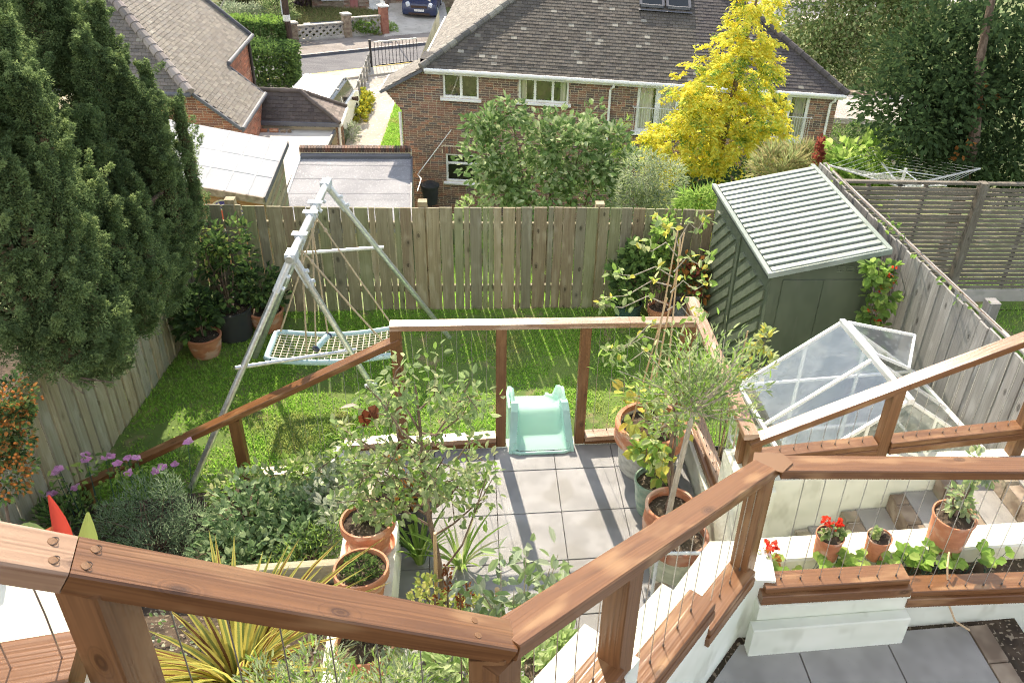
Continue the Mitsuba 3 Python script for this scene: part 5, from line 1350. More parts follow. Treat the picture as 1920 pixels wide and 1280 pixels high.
def bush_leaves(center, rad, n, L, W, cols, clumps=None, spread=.35, up=.4, mb=None, gap=.0, out=.8, quad=True, fold=.25, floor=None):
    """leaves in clumps through an ellipsoid, thickest near its skin, with gaps between the clumps"""
    center, rad = np.asarray(center, float), np.asarray(rad, float); k = clumps or max(6, n // 40)
    c = ball(k, .55); c = c * (1 + gap * rng.normal(0, 1, (k, 1)))
    w = rng.integers(0, k, n); o = ball(n, .8) * spread
    q = c[w] + o
    P = center + q * rad
    if floor is not None: P[:, 2] = np.maximum(P[:, 2], floor + rng.uniform(0, .02, n))
    D = unit(q) * out + unit(o) * .7 + np.array([0, 0, up]) + rng.normal(0, .35, (n, 3))
    return leaves(P, D, L, W, cols, mb, quad=quad, fold=fold)


def stems(base, tips, r0, r1, mb=None, bend=.08, col=None):
    mb = MB() if mb is None else mb; base = np.asarray(base, float)
    for t in tips:
        t = np.asarray(t, float); m = (base + t) / 2 + rng.normal(0, bend, 3) * np.linalg.norm(t - base); m[2] += .06 * np.linalg.norm(t - base)
        tube([base, m, t], [r0, (r0 + r1) / 2, r1], 6, mb)
    return mb


GR = dict(
    conifer=[(.155, .225, .10), (.18, .26, .11), (.22, .305, .13), (.135, .195, .09), (.27, .36, .155), (.32, .41, .175)],
    dark=[(.060, .10, .042), (.075, .125, .05), (.095, .15, .06), (.05, .085, .038)],
    deep=[(.058, .098, .042), (.072, .118, .05), (.095, .15, .062), (.05, .084, .04)],
    mid=[(.15, .25, .075), (.19, .30, .09), (.12, .21, .065), (.24, .36, .11)],
    bright=[(.28, .44, .10), (.34, .50, .12), (.23, .38, .09), (.42, .55, .16)],
    yellow=[(.84, .79, .13), (.88, .82, .17), (.76, .77, .15), (.86, .72, .11), (.68, .73, .16)],
    pale=[(.38, .47, .22), (.46, .54, .27), (.31, .41, .19), (.54, .58, .30)],
    sage=[(.30, .37, .25), (.37, .43, .30), (.26, .33, .21), (.44, .48, .35)],
    apple=[(.27, .37, .16), (.33, .43, .20), (.23, .33, .14), (.41, .48, .25), (.48, .52, .28)],
    yel=[(.62, .59, .13), (.52, .55, .14), (.68, .58, .14), (.46, .54, .16)],
    red=[(.30, .08, .065), (.22, .07, .055), (.38, .12, .08)],
    rust=[(.45, .20, .06), (.55, .25, .075), (.34, .16, .055), (.15, .18, .08), (.20, .23, .09)])

# ---- the big conifer at the left
con = thing('conifer_tree', 'large dense green conifer with upright pointed tops filling the left side', 'tree')
SP = [  # x, y, base z, tip z, radius: the pointed tops seen in front, then the mass behind them
    (-2.59, 5.46, .61, 2.92, .28), (-2.40, 5.29, .68, 2.71, .20), (-2.35, 5.12, .80, 2.27, .15), (-2.99, 7.27, .42, 2.98, .35), (-3.15, 7.16, .48, 3.13, .38), (-2.70, 7.12, .45, 2.66, .25), (-2.72, 6.80, .45, 2.52, .20),
    (-2.54, 6.90, .45, 2.35, .17), (-2.46, 7.18, .6, 2.26, .11), (-2.47, 6.88, .45, 2.16, .15), (-2.35, 6.85, .72, 1.97, .13), (-2.25, 7.09, .98, 2.01, .09), (-2.28, 6.76, .88, 1.81, .13), (-2.24, 6.90, .98, 1.50, .06),
    (-2.43, 5.84, .55, 1.87, .24), (-2.36, 5.82, .62, 1.49, .13), (-2.29, 6.08, .84, 1.54, .14), (-2.45, 5.30, .56, 1.77, .19), (-2.50, 4.94, .88, 1.94, .23), (-2.35, 5.39, .73, 1.18, .09), (-2.98, 7.53, .3, 2.64, .25), (-2.51, 4.95, 1.05, 2.33, .24),
    (-2.68, 6.45, .42, 2.05, .32), (-2.42, 6.45, .45, 1.60, .24), (-2.78, 5.75, .62, 2.55, .36), (-3.05, 6.3, .6, 3.1, .50), (-2.9, 5.15, .95, 3.1, .40), (-2.66, 4.85, 1.15, 2.9, .24)]
cl_p, cl_d = [], []
SP = [(a - (.03 if b > 6.5 and d > 1.9 else .09 if a > -2.5 else .03), b, c + .03, d, e * .78) for a, b, c, d, e in SP]
for x, y, z0, z1, R in SP:
    n = int(620 * (z1 - z0) * R / .3)
    h = rng.uniform(0, 1, n) ** .9; a = rng.uniform(0, 2 * PI, n)
    pr_ = R * np.where(h < .22, .55 + .45 * np.sin(h / .22 * PI / 2), ((1 - h) / .78) ** .72) * (1 + .16 * np.sin(a * 3 + x * 9) + .12 * np.sin(a * 7 + h * 11 + y * 5)) * rng.uniform(.86, 1.04, n)
    lum = meshkit.fbm(np.stack([x + R * np.cos(a), y + R * np.sin(a), z0 + h * (z1 - z0)], -1) * 6.5 + 11, 2); lum = (lum - lum.mean()) / lum.std(); pr_ = pr_ * np.clip(1 + .20 * lum, .5, 1.45)
    cl_p.append(np.stack([x + pr_ * np.cos(a), y + pr_ * np.sin(a), z0 + h * (z1 - z0)], -1)); cl_d.append(np.stack([np.cos(a) * .75, np.sin(a) * .75, .55 + .8 * h], -1))
cl_p, cl_d = np.vstack(cl_p), unit(np.vstack(cl_d))
keep = np.ones(len(cl_p), bool)
for x, y, z0, z1, R in SP:                                     # drop clumps buried deep inside another spire
    h = np.clip((cl_p[:, 2] - z0) / (z1 - z0), 0, 1); rr = R * np.where(h < .22, .55 + .45 * np.sin(h / .22 * PI / 2), ((1 - h) / .78) ** .72)
    keep &= ~((np.hypot(cl_p[:, 0] - x, cl_p[:, 1] - y) < rr * .70) & (cl_p[:, 2] > z0) & (cl_p[:, 2] < z1))
cl_p, cl_d = cl_p[keep], cl_d[keep]; nc = len(cl_p)
cr = np.full(nc, .040) * rng.uniform(.7, 1.25, nc); plume = rng.uniform(0, 1, nc) < .24           # a quarter of the clumps grow out into tapering plumes
ax_ = unit(cl_d[plume] * [1, 1, .4] + [0, 0, .75] + rng.normal(0, .28, (int(plume.sum()), 3))); ln_ = rng.uniform(.07, .17, (int(plume.sum()), 1))
ext = [(cl_p[plume] + ax_ * ln_ * q, ax_, np.full(len(ax_), .036 * (1.05 - .75 * q))) for q in (.3, .6, .85, 1.05)]
cl_p = np.vstack([cl_p] + [e[0] for e in ext]); cl_d = np.vstack([cl_d] + [e[1] for e in ext]); cr = np.concatenate([cr] + [e[2] for e in ext]); nc = len(cl_p)
per = 44; w = np.repeat(np.arange(nc), per); o = ball(nc * per, .8) * cr[w][:, None]; P = cl_p[w] + o
D = unit(cl_d[w] * .7 + unit(o) * 1.0 + rng.normal(0, .5, (nc * per, 3)))
ctone = np.asarray(GR['conifer'])[rng.integers(0, 6, nc)][w]
crown = leaves(P, D, .021, .0050, [(1., 1., 1.)], quad=False, fold=.15, curl=.25); crown.c[0] = np.clip(crown.c[0] * np.repeat(ctone, 4, 0), 0, 1)   # young and old sprays differ in green
obj('foliage', crown, 'm_leaf', con, kind='stuff')
core = MB()
for x, y, z0, z1, R in SP:
    n = 900; h = rng.uniform(.03, .9, n); a = rng.uniform(0, 2 * PI, n); rr = R * .55 * np.where(h < .22, .6 + .4 * h / .22, ((1 - h) / .78) ** .8)
    p_ = np.stack([x + rr * np.cos(a), y + rr * np.sin(a), z0 + h * (z1 - z0)], -1)
    leaves(p_, np.stack([-np.sin(a), np.cos(a), rng.normal(0, .8, n)], -1), 
           .055, .012, [(.16, .22, .10), (.20, .15, .09), (.14, .19, .09)], core, N=np.stack([np.cos(a), np.sin(a), 0 * a], -1), quad=False)
obj('inner_foliage', core, 'm_leaf_thick', con, kind='stuff')
for x, y, z0, z1, R in SP[::2]: obj('limb', tube([(-3.2 + .1 * (x + 3), 5.9 + .15 * (y - 6), .2), ((x - 3.1) / 2, (y + 5.9) / 2, z0 + .25), (x, y, z0 + .55 * (z1 - z0))], [.05, .035, .012], 8), 'm_bark', con)
obj('trunk', tube([(-3.25, 5.9, -.6), (-3.2, 5.9, .4), (-3.1, 6.0, 1.4)], [.14, .12, .08], 12), 'm_bark', con)
bt = [(-2.32, 4.95, .80), (-2.42, 4.75, .86), (-2.30, 5.25, .72), (-2.5, 5.1, .66)]
obj('twig', stems((-2.75, 5.2, .7), bt, .008, .003), 'm_bark', con)

# orange-berried shrub at the left edge
pyr = thing('berry_shrub', 'shrub with orange berries and small leaves at the left edge below the conifer', 'shrub')
m = MB()
for c, r in (((-2.31, 3.75, 1.52), (.15, .18, .09)), ((-2.26, 3.62, 1.38), (.09, .14, .10)), ((-2.31, 3.60, 1.2), (.12, .16, .14)), ((-2.4, 3.7, 1.35), (.15, .2, .2)), ((-2.19, 3.68, 1.54), (.06, .08, .05))): bush_leaves(c, r, 620, .026, .008, GR['mid'] + GR['dark'] + GR['rust'], mb=m, up=.2)
obj('foliage', m, 'm_leaf_thick', pyr); be = MB()
for i in range(150):
    c = np.array([(-2.25, 3.75, 1.52), (-2.26, 3.62, 1.36), (-2.31, 3.6, 1.2)][i % 3]) + ball(1)[0] * [.13, .16, .11]
    v = trimesh.creation.icosphere(0, .0075); be.add(np.array(v.vertices) + c, np.array(v.faces), None, np.array((.48, .17, .035)) * rng.uniform(.7, 1.2))
obj('berries', be, 'm_color', pyr, kind='stuff'); obj('stem', stems((-2.7, 3.9, -.2), [(-2.42, 3.75, 1.45), (-2.40, 3.62, 1.3), (-2.5, 3.65, 1.15)], .012, .004), 'm_bark', pyr)

# ---- trees and shrubs beyond the fence
def tree(name, label, base, blobs, n, L, W, cols, mat_='m_leaf', trunk=.05, cat='tree', group=None, quad=False, up=.25, clump=34, spread=.30, **kw):
    t = thing(name, label, cat, group); m = MB(); tot = sum(r[0] * r[1] * r[2] for _, r in blobs) ** (1 / 1)
    vol = [(r[0] * r[2] + r[1] * r[2]) for _, r in blobs]
    for (c, r), v in zip(blobs, vol): bush_leaves(c, r, int(n * v / sum(vol)), L, W, cols, clumps=max(6, int(n * v / sum(vol) / clump)), spread=spread, mb=m, up=up, quad=quad, **kw)
    obj('crown', m, mat_, t)
    if trunk:
        b = np.asarray(base, float); tm = MB()
        for c, r in blobs: c = np.asarray(c, float); tube([b, (b * .5 + c * .5) * [1, 1, 1] + [0, 0, -.1], c + [0, 0, r[2] * .3]], [trunk, trunk * .6, trunk * .2], 8, tm)
        obj('trunk', tm, 'm_bark', t)
    return t


gz = lambda y: float(ground_z(y))
YT = [((5.00, 16.0, -.15), (.62, .6, .85)), ((5.28, 16, .85), (.42, .4, .55)), ((5.32, 16.0, 1.45), (.36, .36, .42)), ((4.42, 15.9, -.45), (.50, .5, .62)), ((5.68, 16, -.85), (.48, .6, .58)), ((4.30, 15.9, -1.55), (.72, .6, .62)),
      ((5.55, 15.8, -1.75), (.85, .7, .65)), ((4.7, 15.8, -2.3), (.8, .7, .55)), ((4.85, 15.9, -.95), (.75, .6, .7)), ((3.90, 15.8, -1.40), (.50, .4, .36)), ((5.95, 15.9, -1.2), (.30, .5, .34)), ((4.35, 15.7, -2.75), (.5, .5, .4)), ((5.35, 16, .1), (.5, .5, .6))]
yt = thing('golden_tree', 'bright golden yellow tree in front of the brick houses', 'tree')
m = MB(); wts = np.array([r[0] * r[2] for _, r in YT]); tops = []
for (c, r), w_ in zip(YT, wts / wts.sum()):
    k = int(760 * w_) + 6; cc = np.asarray(c) + ball(k, .5) * r; out = unit(cc - c)
    for q, o in zip(cc, out):                                       # each clump a pinnate spray of paired leaflets, drooping outward
        d = unit(o * [1, 1, .25] + rng.normal(0, .35, 3) + [0, 0, .05]); s = unit(np.cross(d, [0, 0, 1.])); Ls = rng.uniform(.22, .40); nn = 11
        t_ = np.repeat(np.linspace(.1, 1, nn), 2); sd = np.tile([-1, 1], nn)
        p_ = q + d * (t_ * Ls)[:, None] - np.array([0, 0, 1]) * (t_ ** 2 * Ls * .45)[:, None]
        for rep in range(2): leaves(p_ + rng.normal(0, .025, p_.shape), s * sd[:, None] * .9 + d * .5 + rng.normal(0, .15, (2 * nn, 3)) - [0, 0, .2], .085, .024, GR['yellow'] if rng.random() < .9 else GR['bright'], m, quad=False)
obj('crown', m, 'm_leaf', yt); tm = MB(); tube([(5.0, 16, gz(16)), (5.0, 16, -2), (5.15, 16, 0), (5.3, 16, 1.4)], [.09, .07, .05, .02], 10, tm)
for c, r in YT[3:9]: tube([(5.0, 16, c[2] - .5), np.array(c)], [.03, .012], 6, tm)
obj('trunk', tm, 'm_bark', yt)

tree('fruit_bush', 'leafy green bush with pale shining leaves in front of the brick house wall', (1.3, 13, gz(13)),
     [((.30, 13, -.62), (.36, .5, .55)), ((.22, 13, -.05), (.26, .35, .30)), ((.62, 13.1, .05), (.20, .3, .30)), ((.75, 13, -.85), (.50, .6, .45)), ((1.3, 13, -.62), (.50, .6, .55)), ((1.28, 13, -.28), (.2, .3, .3)), ((1.75, 13, -.55), (.48, .6, .52)), ((2.15, 13, -.62), (.42, .55, .46)), ((1.2, 12.8, -1.15), (.8, .6, .45)), ((2.0, 12.8, -1.15), (.62, .6, .45)), ((.45, 12.9, -1.2), (.4, .5, .4)), ((1.85, 13, -.18), (.12, .2, .2)), ((2.25, 13, -.32), (.14, .2, .2))],
     5200, .105, .036, [(.19, .30, .11), (.26, .37, .15), (.35, .45, .22), (.15, .24, .09), (.45, .52, .30)], 'm_leaf_thick', .03, 'bush', up=.3, spread=.40, quad=True, gap=.22)
tree('feathery_shrub', 'slim feathery green shrub rising at the right of the fruit bush', (2.52, 13.4, gz(13.4)), [((2.52, 13.4, -.45), (.12, .12, .35)), ((2.55, 13.4, -.85), (.2, .2, .35))], 900, .07, .008, GR['bright'], trunk=.015, cat='shrub')
tree('bamboo_shrub', 'grey green narrow leaved shrub behind the fence, left of the shed', (2.75, 12, gz(12)), [((2.62, 12, -.55), (.34, .4, .40)), ((2.95, 12, -.75), (.36, .4, .42)), ((2.7, 11.9, -1.05), (.52, .4, .42)), ((2.4, 12, -.95), (.25, .3, .35))], 5200, .085, .009, GR['sage'] + GR['pale'][:2], trunk=.01, cat='shrub', up=.1)
tree('light_shrub', 'small pale leaved shrub at the fence top by the house window', (.06, 11.5, gz(11.5)), [((.06, 11.5, -1.0), (.24, .3, .26)), ((.22, 11.4, -1.15), (.2, .3, .2))], 900, .06, .02, GR['pale'] + GR['bright'][:1], trunk=.01, cat='shrub')
tree('fern_shrub', 'bright feathery green plant behind the fence beside the shed roof', (2.85, 9.6, gz(9.6)), [((2.85, 9.6, .12), (.22, .25, .18)), ((2.7, 9.5, .0), (.2, .2, .15))], 900, .13, .010, GR['bright'], trunk=.01, cat='plant')
tree('dark_shrub', 'dark evergreen shrub under the golden tree', (4.3, 14.6, gz(14.6)), [((4.2, 14.6, -2.2), (.6, .4, .55)), ((5.2, 14.4, -1.75), (.45, .4, .5)), ((3.7, 14.2, -2.2), (.5, .4, .4))], 3200, .08, .028, GR['dark'] + GR['mid'][:1], 'm_leaf_thick', .02, 'shrub')
tree('ornamental_grass', 'clump of tan and green ornamental grass behind the shed roof', (4.7, 11.2, gz(11.2)), [((4.45, 11.2, -.05), (.34, .3, .22)), ((4.85, 11.3, -.02), (.35, .3, .20)), ((5.1, 11.2, .05), (.2, .3, .15))], 2600, .18, .007, [(.42, .39, .20), (.52, .46, .25), (.32, .38, .17), (.42, .47, .22)], trunk=.008, cat='grass', up=1.2)
tree('red_leaf_shrub', 'dark red leaved shrub behind the far corner of the shed', (4.75, 10.6, gz(10.6)), [((4.72, 10.6, .38), (.09, .1, .22)), ((4.82, 10.6, .1), (.14, .12, .16)), ((4.9, 10.5, -.05), (.22, .1, .12))], 700, .055, .022, GR['red'], trunk=.01, cat='shrub')
tree('large_leaf_tree', 'bright green large leaved tree just beyond the clothes dryer', (5.2, 10.9, gz(10.9)), [((5.45, 10.75, .32), (.42, .3, .26)), ((5.05, 10.6, .18), (.26, .3, .20)), ((5.75, 10.7, .12), (.34, .3, .28)), ((4.95, 10.5, -.10), (.24, .3, .22)), ((5.4, 10.5, -.15), (.45, .3, .25))], 900, .15, .055, GR['bright'] + [(.50, .64, .20)], trunk=.02, quad=True, up=.0, clump=9, spread=.5)
dk_ = tree('broadleaf_tree', 'tall dark leafy tree with a bare leaning trunk at the right edge', (6.95, 10.6, gz(10.6)),
     [((6.1, 10.5, 1.75), (.75, .8, .6)), ((7.0, 10.6, 1.75), (.8, .8, .7)), ((5.85, 10.4, 1.15), (.62, .7, .5)), ((6.9, 10.7, 1.0), (.75, .6, .5)), ((6.2, 10.4, .72), (.62, .6, .38)), ((7.1, 10.5, .45), (.6, .6, .42)), ((6.45, 10.5, 1.3), (.6, .7, .6)), ((6.55, 10.3, .40), (.5, .5, .28)), ((6.6, 10.5, 2.6), (1.4, 1., .6)), ((7.7, 10.6, 1.2), (.7, .7, 1.1)), ((7.6, 10.5, .3), (.5, .5, .4)), ((6.75, 11.3, 1.0), (1.0, .35, 1.2))],
     15000, .10, .032, GR['deep'] + GR['dark'][:2], 'm_leaf_thick', 0, spread=.40)
obj('trunk', tube([(7.1, 10.62, gz(10.6)), (6.98, 10.45, .05), (6.75, 10.2, .8), (6.58, 10.1, 1.3), (6.42, 10.1, 1.9), (6.5, 10.4, 2.8)], [.10, .085, .075, .065, .055, .04], 12), 'm_bark', dk_)
m = MB(); bush_leaves((6.55, 10.0, 1.45), (.18, .05, .12), 26, .09, .03, GR['rust'][:3], mb=m); bush_leaves((6.5, 10.0, .7), (.1, .05, .1), 9, .09, .03, GR['rust'][:3], mb=m); obj('dead_leaves', m, 'm_leaf', dk_, kind='stuff')
tree('ivy_tree', 'tall pale green ivy covered tree beyond the right end of the houses', (16.5, 38, -6.6), [((16.0, 38, -2.6), (2.3, 1.5, 2.4)), ((18.6, 38.5, -3.2), (2.2, 1.5, 2.6)), ((15.5, 37.6, -4.6), (1.6, 1.2, 1.6)), ((17.6, 37.6, -5.4), (1.8, 1.2, 1.8)), ((20.8, 39, -3.4), (1.8, 1.5, 3.0)), ((16.8, 38, -.6), (2.8, 1.5, 1.6)), ((20, 39, -1), (2.5, 1.5, 1.8))],
     26000, .20, .065, [(.22, .30, .12), (.30, .38, .16), (.17, .24, .10), (.40, .45, .22), (.31, .30, .16)], 'm_leaf_thick', 0, up=-.1, spread=.5)
tree('trimmed_hedge', 'low clipped hedge in front of the gravel roofed building', (13.2, 26.2, gz(26)), [((12.2 + .55 * i, 25.8 - .05 * i, -4.55), (.45, .5, .42)) for i in range(6)], 4200, .09, .025, GR['mid'] + GR['pale'][:1], 'm_leaf_thick', .04, 'hedge')


def hedge(label, lo, hi, n, L, W, cols, top=None):
    t = thing('box_hedge', label, 'hedge'); lo, hi = np.array(lo), np.array(hi)
    q = rng.uniform(0, 1, (n, 3)); f = rng.integers(0, 5, n); ax = np.array([0, 0, 1, 1, 2])[f]; sd = np.array([0, 1, 0, 1, 1])[f]
    q[np.arange(n), ax] = sd; nn = np.zeros((n, 3)); nn[np.arange(n), ax] = sd * 2. - 1
    P = lo + q * (hi - lo) + rng.normal(0, .05, (n, 3)); lum = meshkit.fbm(P * 1.3)
    P += nn * (lum[:, None] - .5) * .35
    up = f == 4; m = MB()
    leaves(P[~up], nn[~up] + rng.normal(0, .5, (int((~up).sum()), 3)) + [0, 0, .3], L, W, cols, m, quad=False)
    leaves(P[up], nn[up] + rng.normal(0, .6, (int(up.sum()), 3)), L, W, top or cols, m, quad=False)
    P2 = lo + .13 + q[: n // 2] * (hi - lo - .26) + rng.normal(0, .04, (n // 2, 3)); leaves(P2, rng.normal(0, 1, (n // 2, 3)), L * 1.6, W * 1.9, cols, m, quad=False); obj('foliage', m, 'm_leaf_thick', t, kind='stuff')
    tw = MB()
    for x in np.linspace(lo[0] + .2, hi[0] - .2, 14): tube([(x, (lo[1] + hi[1]) / 2, lo[2]), (x + rng.normal(0, .1), (lo[1] + hi[1]) / 2, hi[2] - .15)], [.04, .015], 6, tw)
    obj('stem', tw, 'm_bark', t)


hedge('tall clipped hedge beside the street, nearest to the left house', (-10.5, 35.4, -6.6), (-6.85, 36.8, -5.0), 9000, .10, .035, GR['mid'] + GR['dark'][:2])
hedge('flat topped dark hedge behind the utility pole', (-12.5, 41.2, -6.6), (-8.25, 42.3, -5.35), 6000, .11, .035, [(.10, .18, .06), (.13, .21, .07)], GR['bright'][:2])
tree('garden_shrub', 'grey green rounded shrub above the flat topped hedge', (-11.2, 45.5, -6.6), [((-11.3, 45.5, -6.0), (.9, .8, .55)), ((-10.3, 45.6, -6.05), (.7, .7, .5))], 2400, .12, .03, GR['sage'], trunk=.03, cat='shrub')
tree('garden_shrub', 'bushy pale green shrub left of the utility pole top', (-9.4, 46, -6.6), [((-9.4, 46, -5.7), (.75, .7, .75)), ((-8.8, 45.9, -6.0), (.5, .5, .5))], 2400, .14, .02, GR['pale'] + GR['mid'][:2], trunk=.03, cat='shrub', up=.8)
tree('purple_tree', 'dark purple leaved tree beyond the utility pole', (-8.6, 50, -6.6), [((-9.0, 49.5, -5.2), (1.1, 1, 1.1)), ((-8.2, 49, -4.6), (1.0, 1, 1.0)), ((-9.8, 49, -4.4), (1.2, 1, 1.2))], 3200, .16, .05, [(.075, .05, .065), (.10, .065, .08), (.06, .045, .055)], 'm_leaf_thick', .1)
tree('far_hedge', 'long dark hedge of mixed brown and green leaves at the top left of the view', (-13, 51, -6.6), [((-15.5 + 1.2 * i, 51 - .2 * i, -5.6), (.9, .8, 1.0)) for i in range(6)], 6000, .16, .05, [(.12, .14, .06), (.17, .15, .09), (.09, .11, .05), (.22, .19, .10)], 'm_leaf_thick', .06, 'hedge')
tree('climbing_plant', 'leafy climber growing over the pierced block wall', tuple(rp(4.6, 3.9, -6.5)), [(rp(4.5, 3.62, -5.98), (.55, .12, .28)), (rp(5.1, 3.62, -6.15), (.3, .12, .22))], 900, .09, .03, GR['bright'] + GR['mid'], trunk=.01, cat='plant')
tree('street_weeds', 'green weeds beside the brick gate pillar', tuple(rp(6.2, 4.0, -6.5)), [(rp(6.3, 4.0, -6.3), (.3, .25, .25))], 400, .1, .02, GR['bright'], trunk=0, cat='plant')
tree('yellow_flower_bed', 'row of bright yellow flowering plants beside the gravel path', (-3.9, 32.5, -6.6), [((-4.0, 31.9 + .6 * i, -6.35), (.28, .4, .26)) for i in range(5)], 3000, .09, .03, [(.50, .44, .04), (.55, .5, .06), (.22, .30, .06), (.34, .38, .07)], trunk=.01, cat='plant', up=.8)
tree('grey_shrub', 'small silvery shrub at the near end of the path fence', (-4.1, 29.9, -6.6), [((-4.1, 29.9, -6.3), (.28, .35, .3))], 700, .10, .012, GR['sage'] + [(.30, .33, .27)], trunk=.01, cat='shrub', up=.8)
k = obj('rough_grass', grass_mesh(16000, lambda n: np.stack([rng.uniform(-9, -4.2, n), rng.uniform(44.6, 50, n), np.full(n, -6.6)], -1), .10, .35, [(.28, .31, .13), (.40, .36, .18), (.20, .28, .09), (.34, .31, .16)], .02), 'm_leaf', kind='stuff'); labels[k].update(label='long rough dry grass behind the pierced block wall', category='grass')
k = obj('slope_grass', grass_mesh(26000, lambda n: np.stack([x_ := rng.uniform(-1.2, 12, n), y_ := rng.uniform(8.4, 22, n), ground_z(y_) - .02], -1), .06, .25, GC[:3] + [(.10, .12, .04)], .014), 'm_leaf', kind='stuff'); labels[k].update(label='rough grass on the slope below the houses', category='grass')

# ---- potted plants at the back of the lawn
def potted(label, at, r, h, m, kind='flower', group='potted plants', cat='potted plant', **kw):
    t = thing('potted_plant', label, cat, group); pot(t, at, r, h, m, kind, **kw); return t


def fill(t, blobs, n, L, W, cols, mat_='m_leaf', base=None, quad=True, r0=.006, **kw):
    m = MB(); vol = [r[0] * r[2] + r[1] * r[2] for _, r in blobs]
    for (c, r), v in zip(blobs, vol): bush_leaves(c, r, int(n * v / sum(vol)), L, W, cols, mb=m, quad=quad, clumps=max(5, int(n * v / sum(vol) / 14)), **kw)
    obj('foliage', m, mat_, t)
    if base is not None: obj('stem', stems(base, [np.asarray(c) + [rng.uniform(-.3, .3) * r[0], 0, r[2] * .5] for c, r in blobs for _ in range(2)], r0, r0 * .4), 'm_bark', t)


GP1 = 'pots in the back left corner of the lawn'
t = potted('dark leafy shrub in the terracotta pot nearest the left fence', (-2.50, 7.22, -.5), .155, .23, 'm_terracotta', 'bowl', GP1)
fill(t, [((-2.50, 7.24, -.08), (.19, .19, .20)), ((-2.52, 7.25, .08), (.12, .12, .14))], 620, .07, .022, GR['dark'] + GR['mid'][:1], 'm_leaf_thick', (-2.5, 7.22, -.32))
t = potted('tall dark rose bush in the large black tub', (-2.32, 7.56, -.5), .19, .33, 'm_pot_black', 'tub', GP1)
fill(t, [((-2.30, 7.58, .02), (.24, .2, .20)), ((-2.32, 7.58, .32), (.26, .2, .20)), ((-2.40, 7.6, .58), (.22, .15, .20)), ((-2.22, 7.6, .5), (.18, .15, .25))], 900, .055, .019, GR['dark'] + GR['mid'] + [(.28, .36, .10)], 'm_leaf_thick', (-2.32, 7.56, -.24), r0=.008)
t = potted('low dark bush in the right terracotta pot of the back left corner', (-2.03, 7.68, -.5), .165, .23, 'm_terracotta', 'bowl', GP1)
fill(t, [((-2.06, 7.70, .0), (.18, .16, .22)), ((-1.98, 7.70, -.12), (.14, .14, .12))], 560, .055, .018, GR['dark'] + GR['mid'][:2], 'm_leaf_thick', (-2.03, 7.68, -.32))
GP2 = 'pots in the back right corner of the lawn'
t = potted('bushy green shrub in a dark green tub by the back fence', (1.66, 7.74, -.5), .15, .24, 'm_pot_darkgreen', 'tub', GP2)
fill(t, [((1.62, 7.74, .0), (.20, .17, .22)), ((1.70, 7.74, .25), (.15, .13, .14))], 700, .085, .026, GR['mid'] + GR['dark'][:1], 'm_leaf_thick', (1.66, 7.74, -.3))
t = potted('upright green shrub in a wide terracotta pot by the back fence', (1.98, 7.62, -.5), .135, .25, 'm_terracotta', 'flower', GP2)
fill(t, [((1.93, 7.70, .35), (.12, .12, .22)), ((1.95, 7.70, .62), (.11, .11, .20)), ((1.90, 7.68, .08), (.14, .12, .16))], 640, .065, .020, GR['bright'] + GR['mid'], 'm_leaf', (1.96, 7.64, -.3))
t = potted('thin shrub in the grey tub beside the shed', (2.22, 7.66, -.5), .13, .27, 'm_pot_slate', 'tub', GP2)
fill(t, [((2.20, 7.66, .05), (.14, .12, .16)), ((2.25, 7.66, .25), (.16, .12, .12))], 330, .06, .02, GR['mid'] + GR['rust'][:2], 'm_leaf', (2.22, 7.66, -.27))
t = potted('dark red leaved plant behind a terracotta urn next to the shed', (2.36, 7.40, -.5), .095, .29, 'm_terracotta', 'urn', GP2, soil=None)
fill(t, [((2.36, 7.55, .08), (.16, .12, .18)), ((2.36, 7.56, .25), (.12, .1, .1))], 420, .055, .019, GR['red'] + GR['rust'] + GR['dark'][:2], 'm_leaf_thick', (2.36, 7.5, -.4))

# ---- the row of pots along the right of the patio
GP3 = 'pots in a row on the right of the patio'
t = potted('yellowing climber on bamboo canes in the big grey pot with a terracotta rim', (1.30, 4.83, 0), .255, .40, 'm_pot_grey', 'tub', GP3)
obj('rim', lathe([(.262, .26), (.272, .27), (.272, .40), (.262, .412), (.235, .412), (.232, .27)], 44, (1.30, 4.83, 0)), 'm_terracotta', t, 35)
for a, b in (((1.22, 4.78, .35), (1.325, 4.88, 1.95)), ((1.38, 4.80, .35), (1.35, 4.88, 1.90)), ((1.30, 4.93, .35), (1.375, 4.89, 1.93)), ((1.14, 4.83, .35), (1.31, 4.87, 1.45))): obj('cane', tube([a, on(np.array(a), np.array(b), .5) + rng.normal(0, .004, 3), b], [.0075, .007, .005], 8), 'm_cane', t)
tw, tips_ = MB(), []
for a, z0, ln_, sg_, dz in ((0.2, 1.78, .26, -1, .10), (.3, 1.62, .40, -1, .05), (-.2, 1.55, .42, -1, -.10), (.1, 1.40, .46, -1, .02), (.4, 1.25, .34, -1, -.16), (.1, 1.66, .22, 1, .12), (-.1, 1.50, .24, 1, .06), (.2, 1.36, .22, 1, -.02), (.0, 1.10, .40, -1, -.06), (.2, .95, .34, -1, .05), (.0, 1.85, .15, -1, .18), (.2, 1.9, .14, 1, .16)):
    p0 = np.array([1.28 + .06 * (z0 - .4) / 1.5, 4.86, z0]); p3 = p0 + [sg_ * ln_, -.15 * a, dz]; p1 = on(p0, p3, .33) + [0, 0, .07]; p2 = on(p0, p3, .7) + [0, rng.normal(0, .02), -.02]
    tube([p0, p1, p2, p3], [.005, .004, .003, .002], 6, tw); tips_ += [p1, p2, p3, p3]
obj('stem', tw, 'm_bark_pale', t)
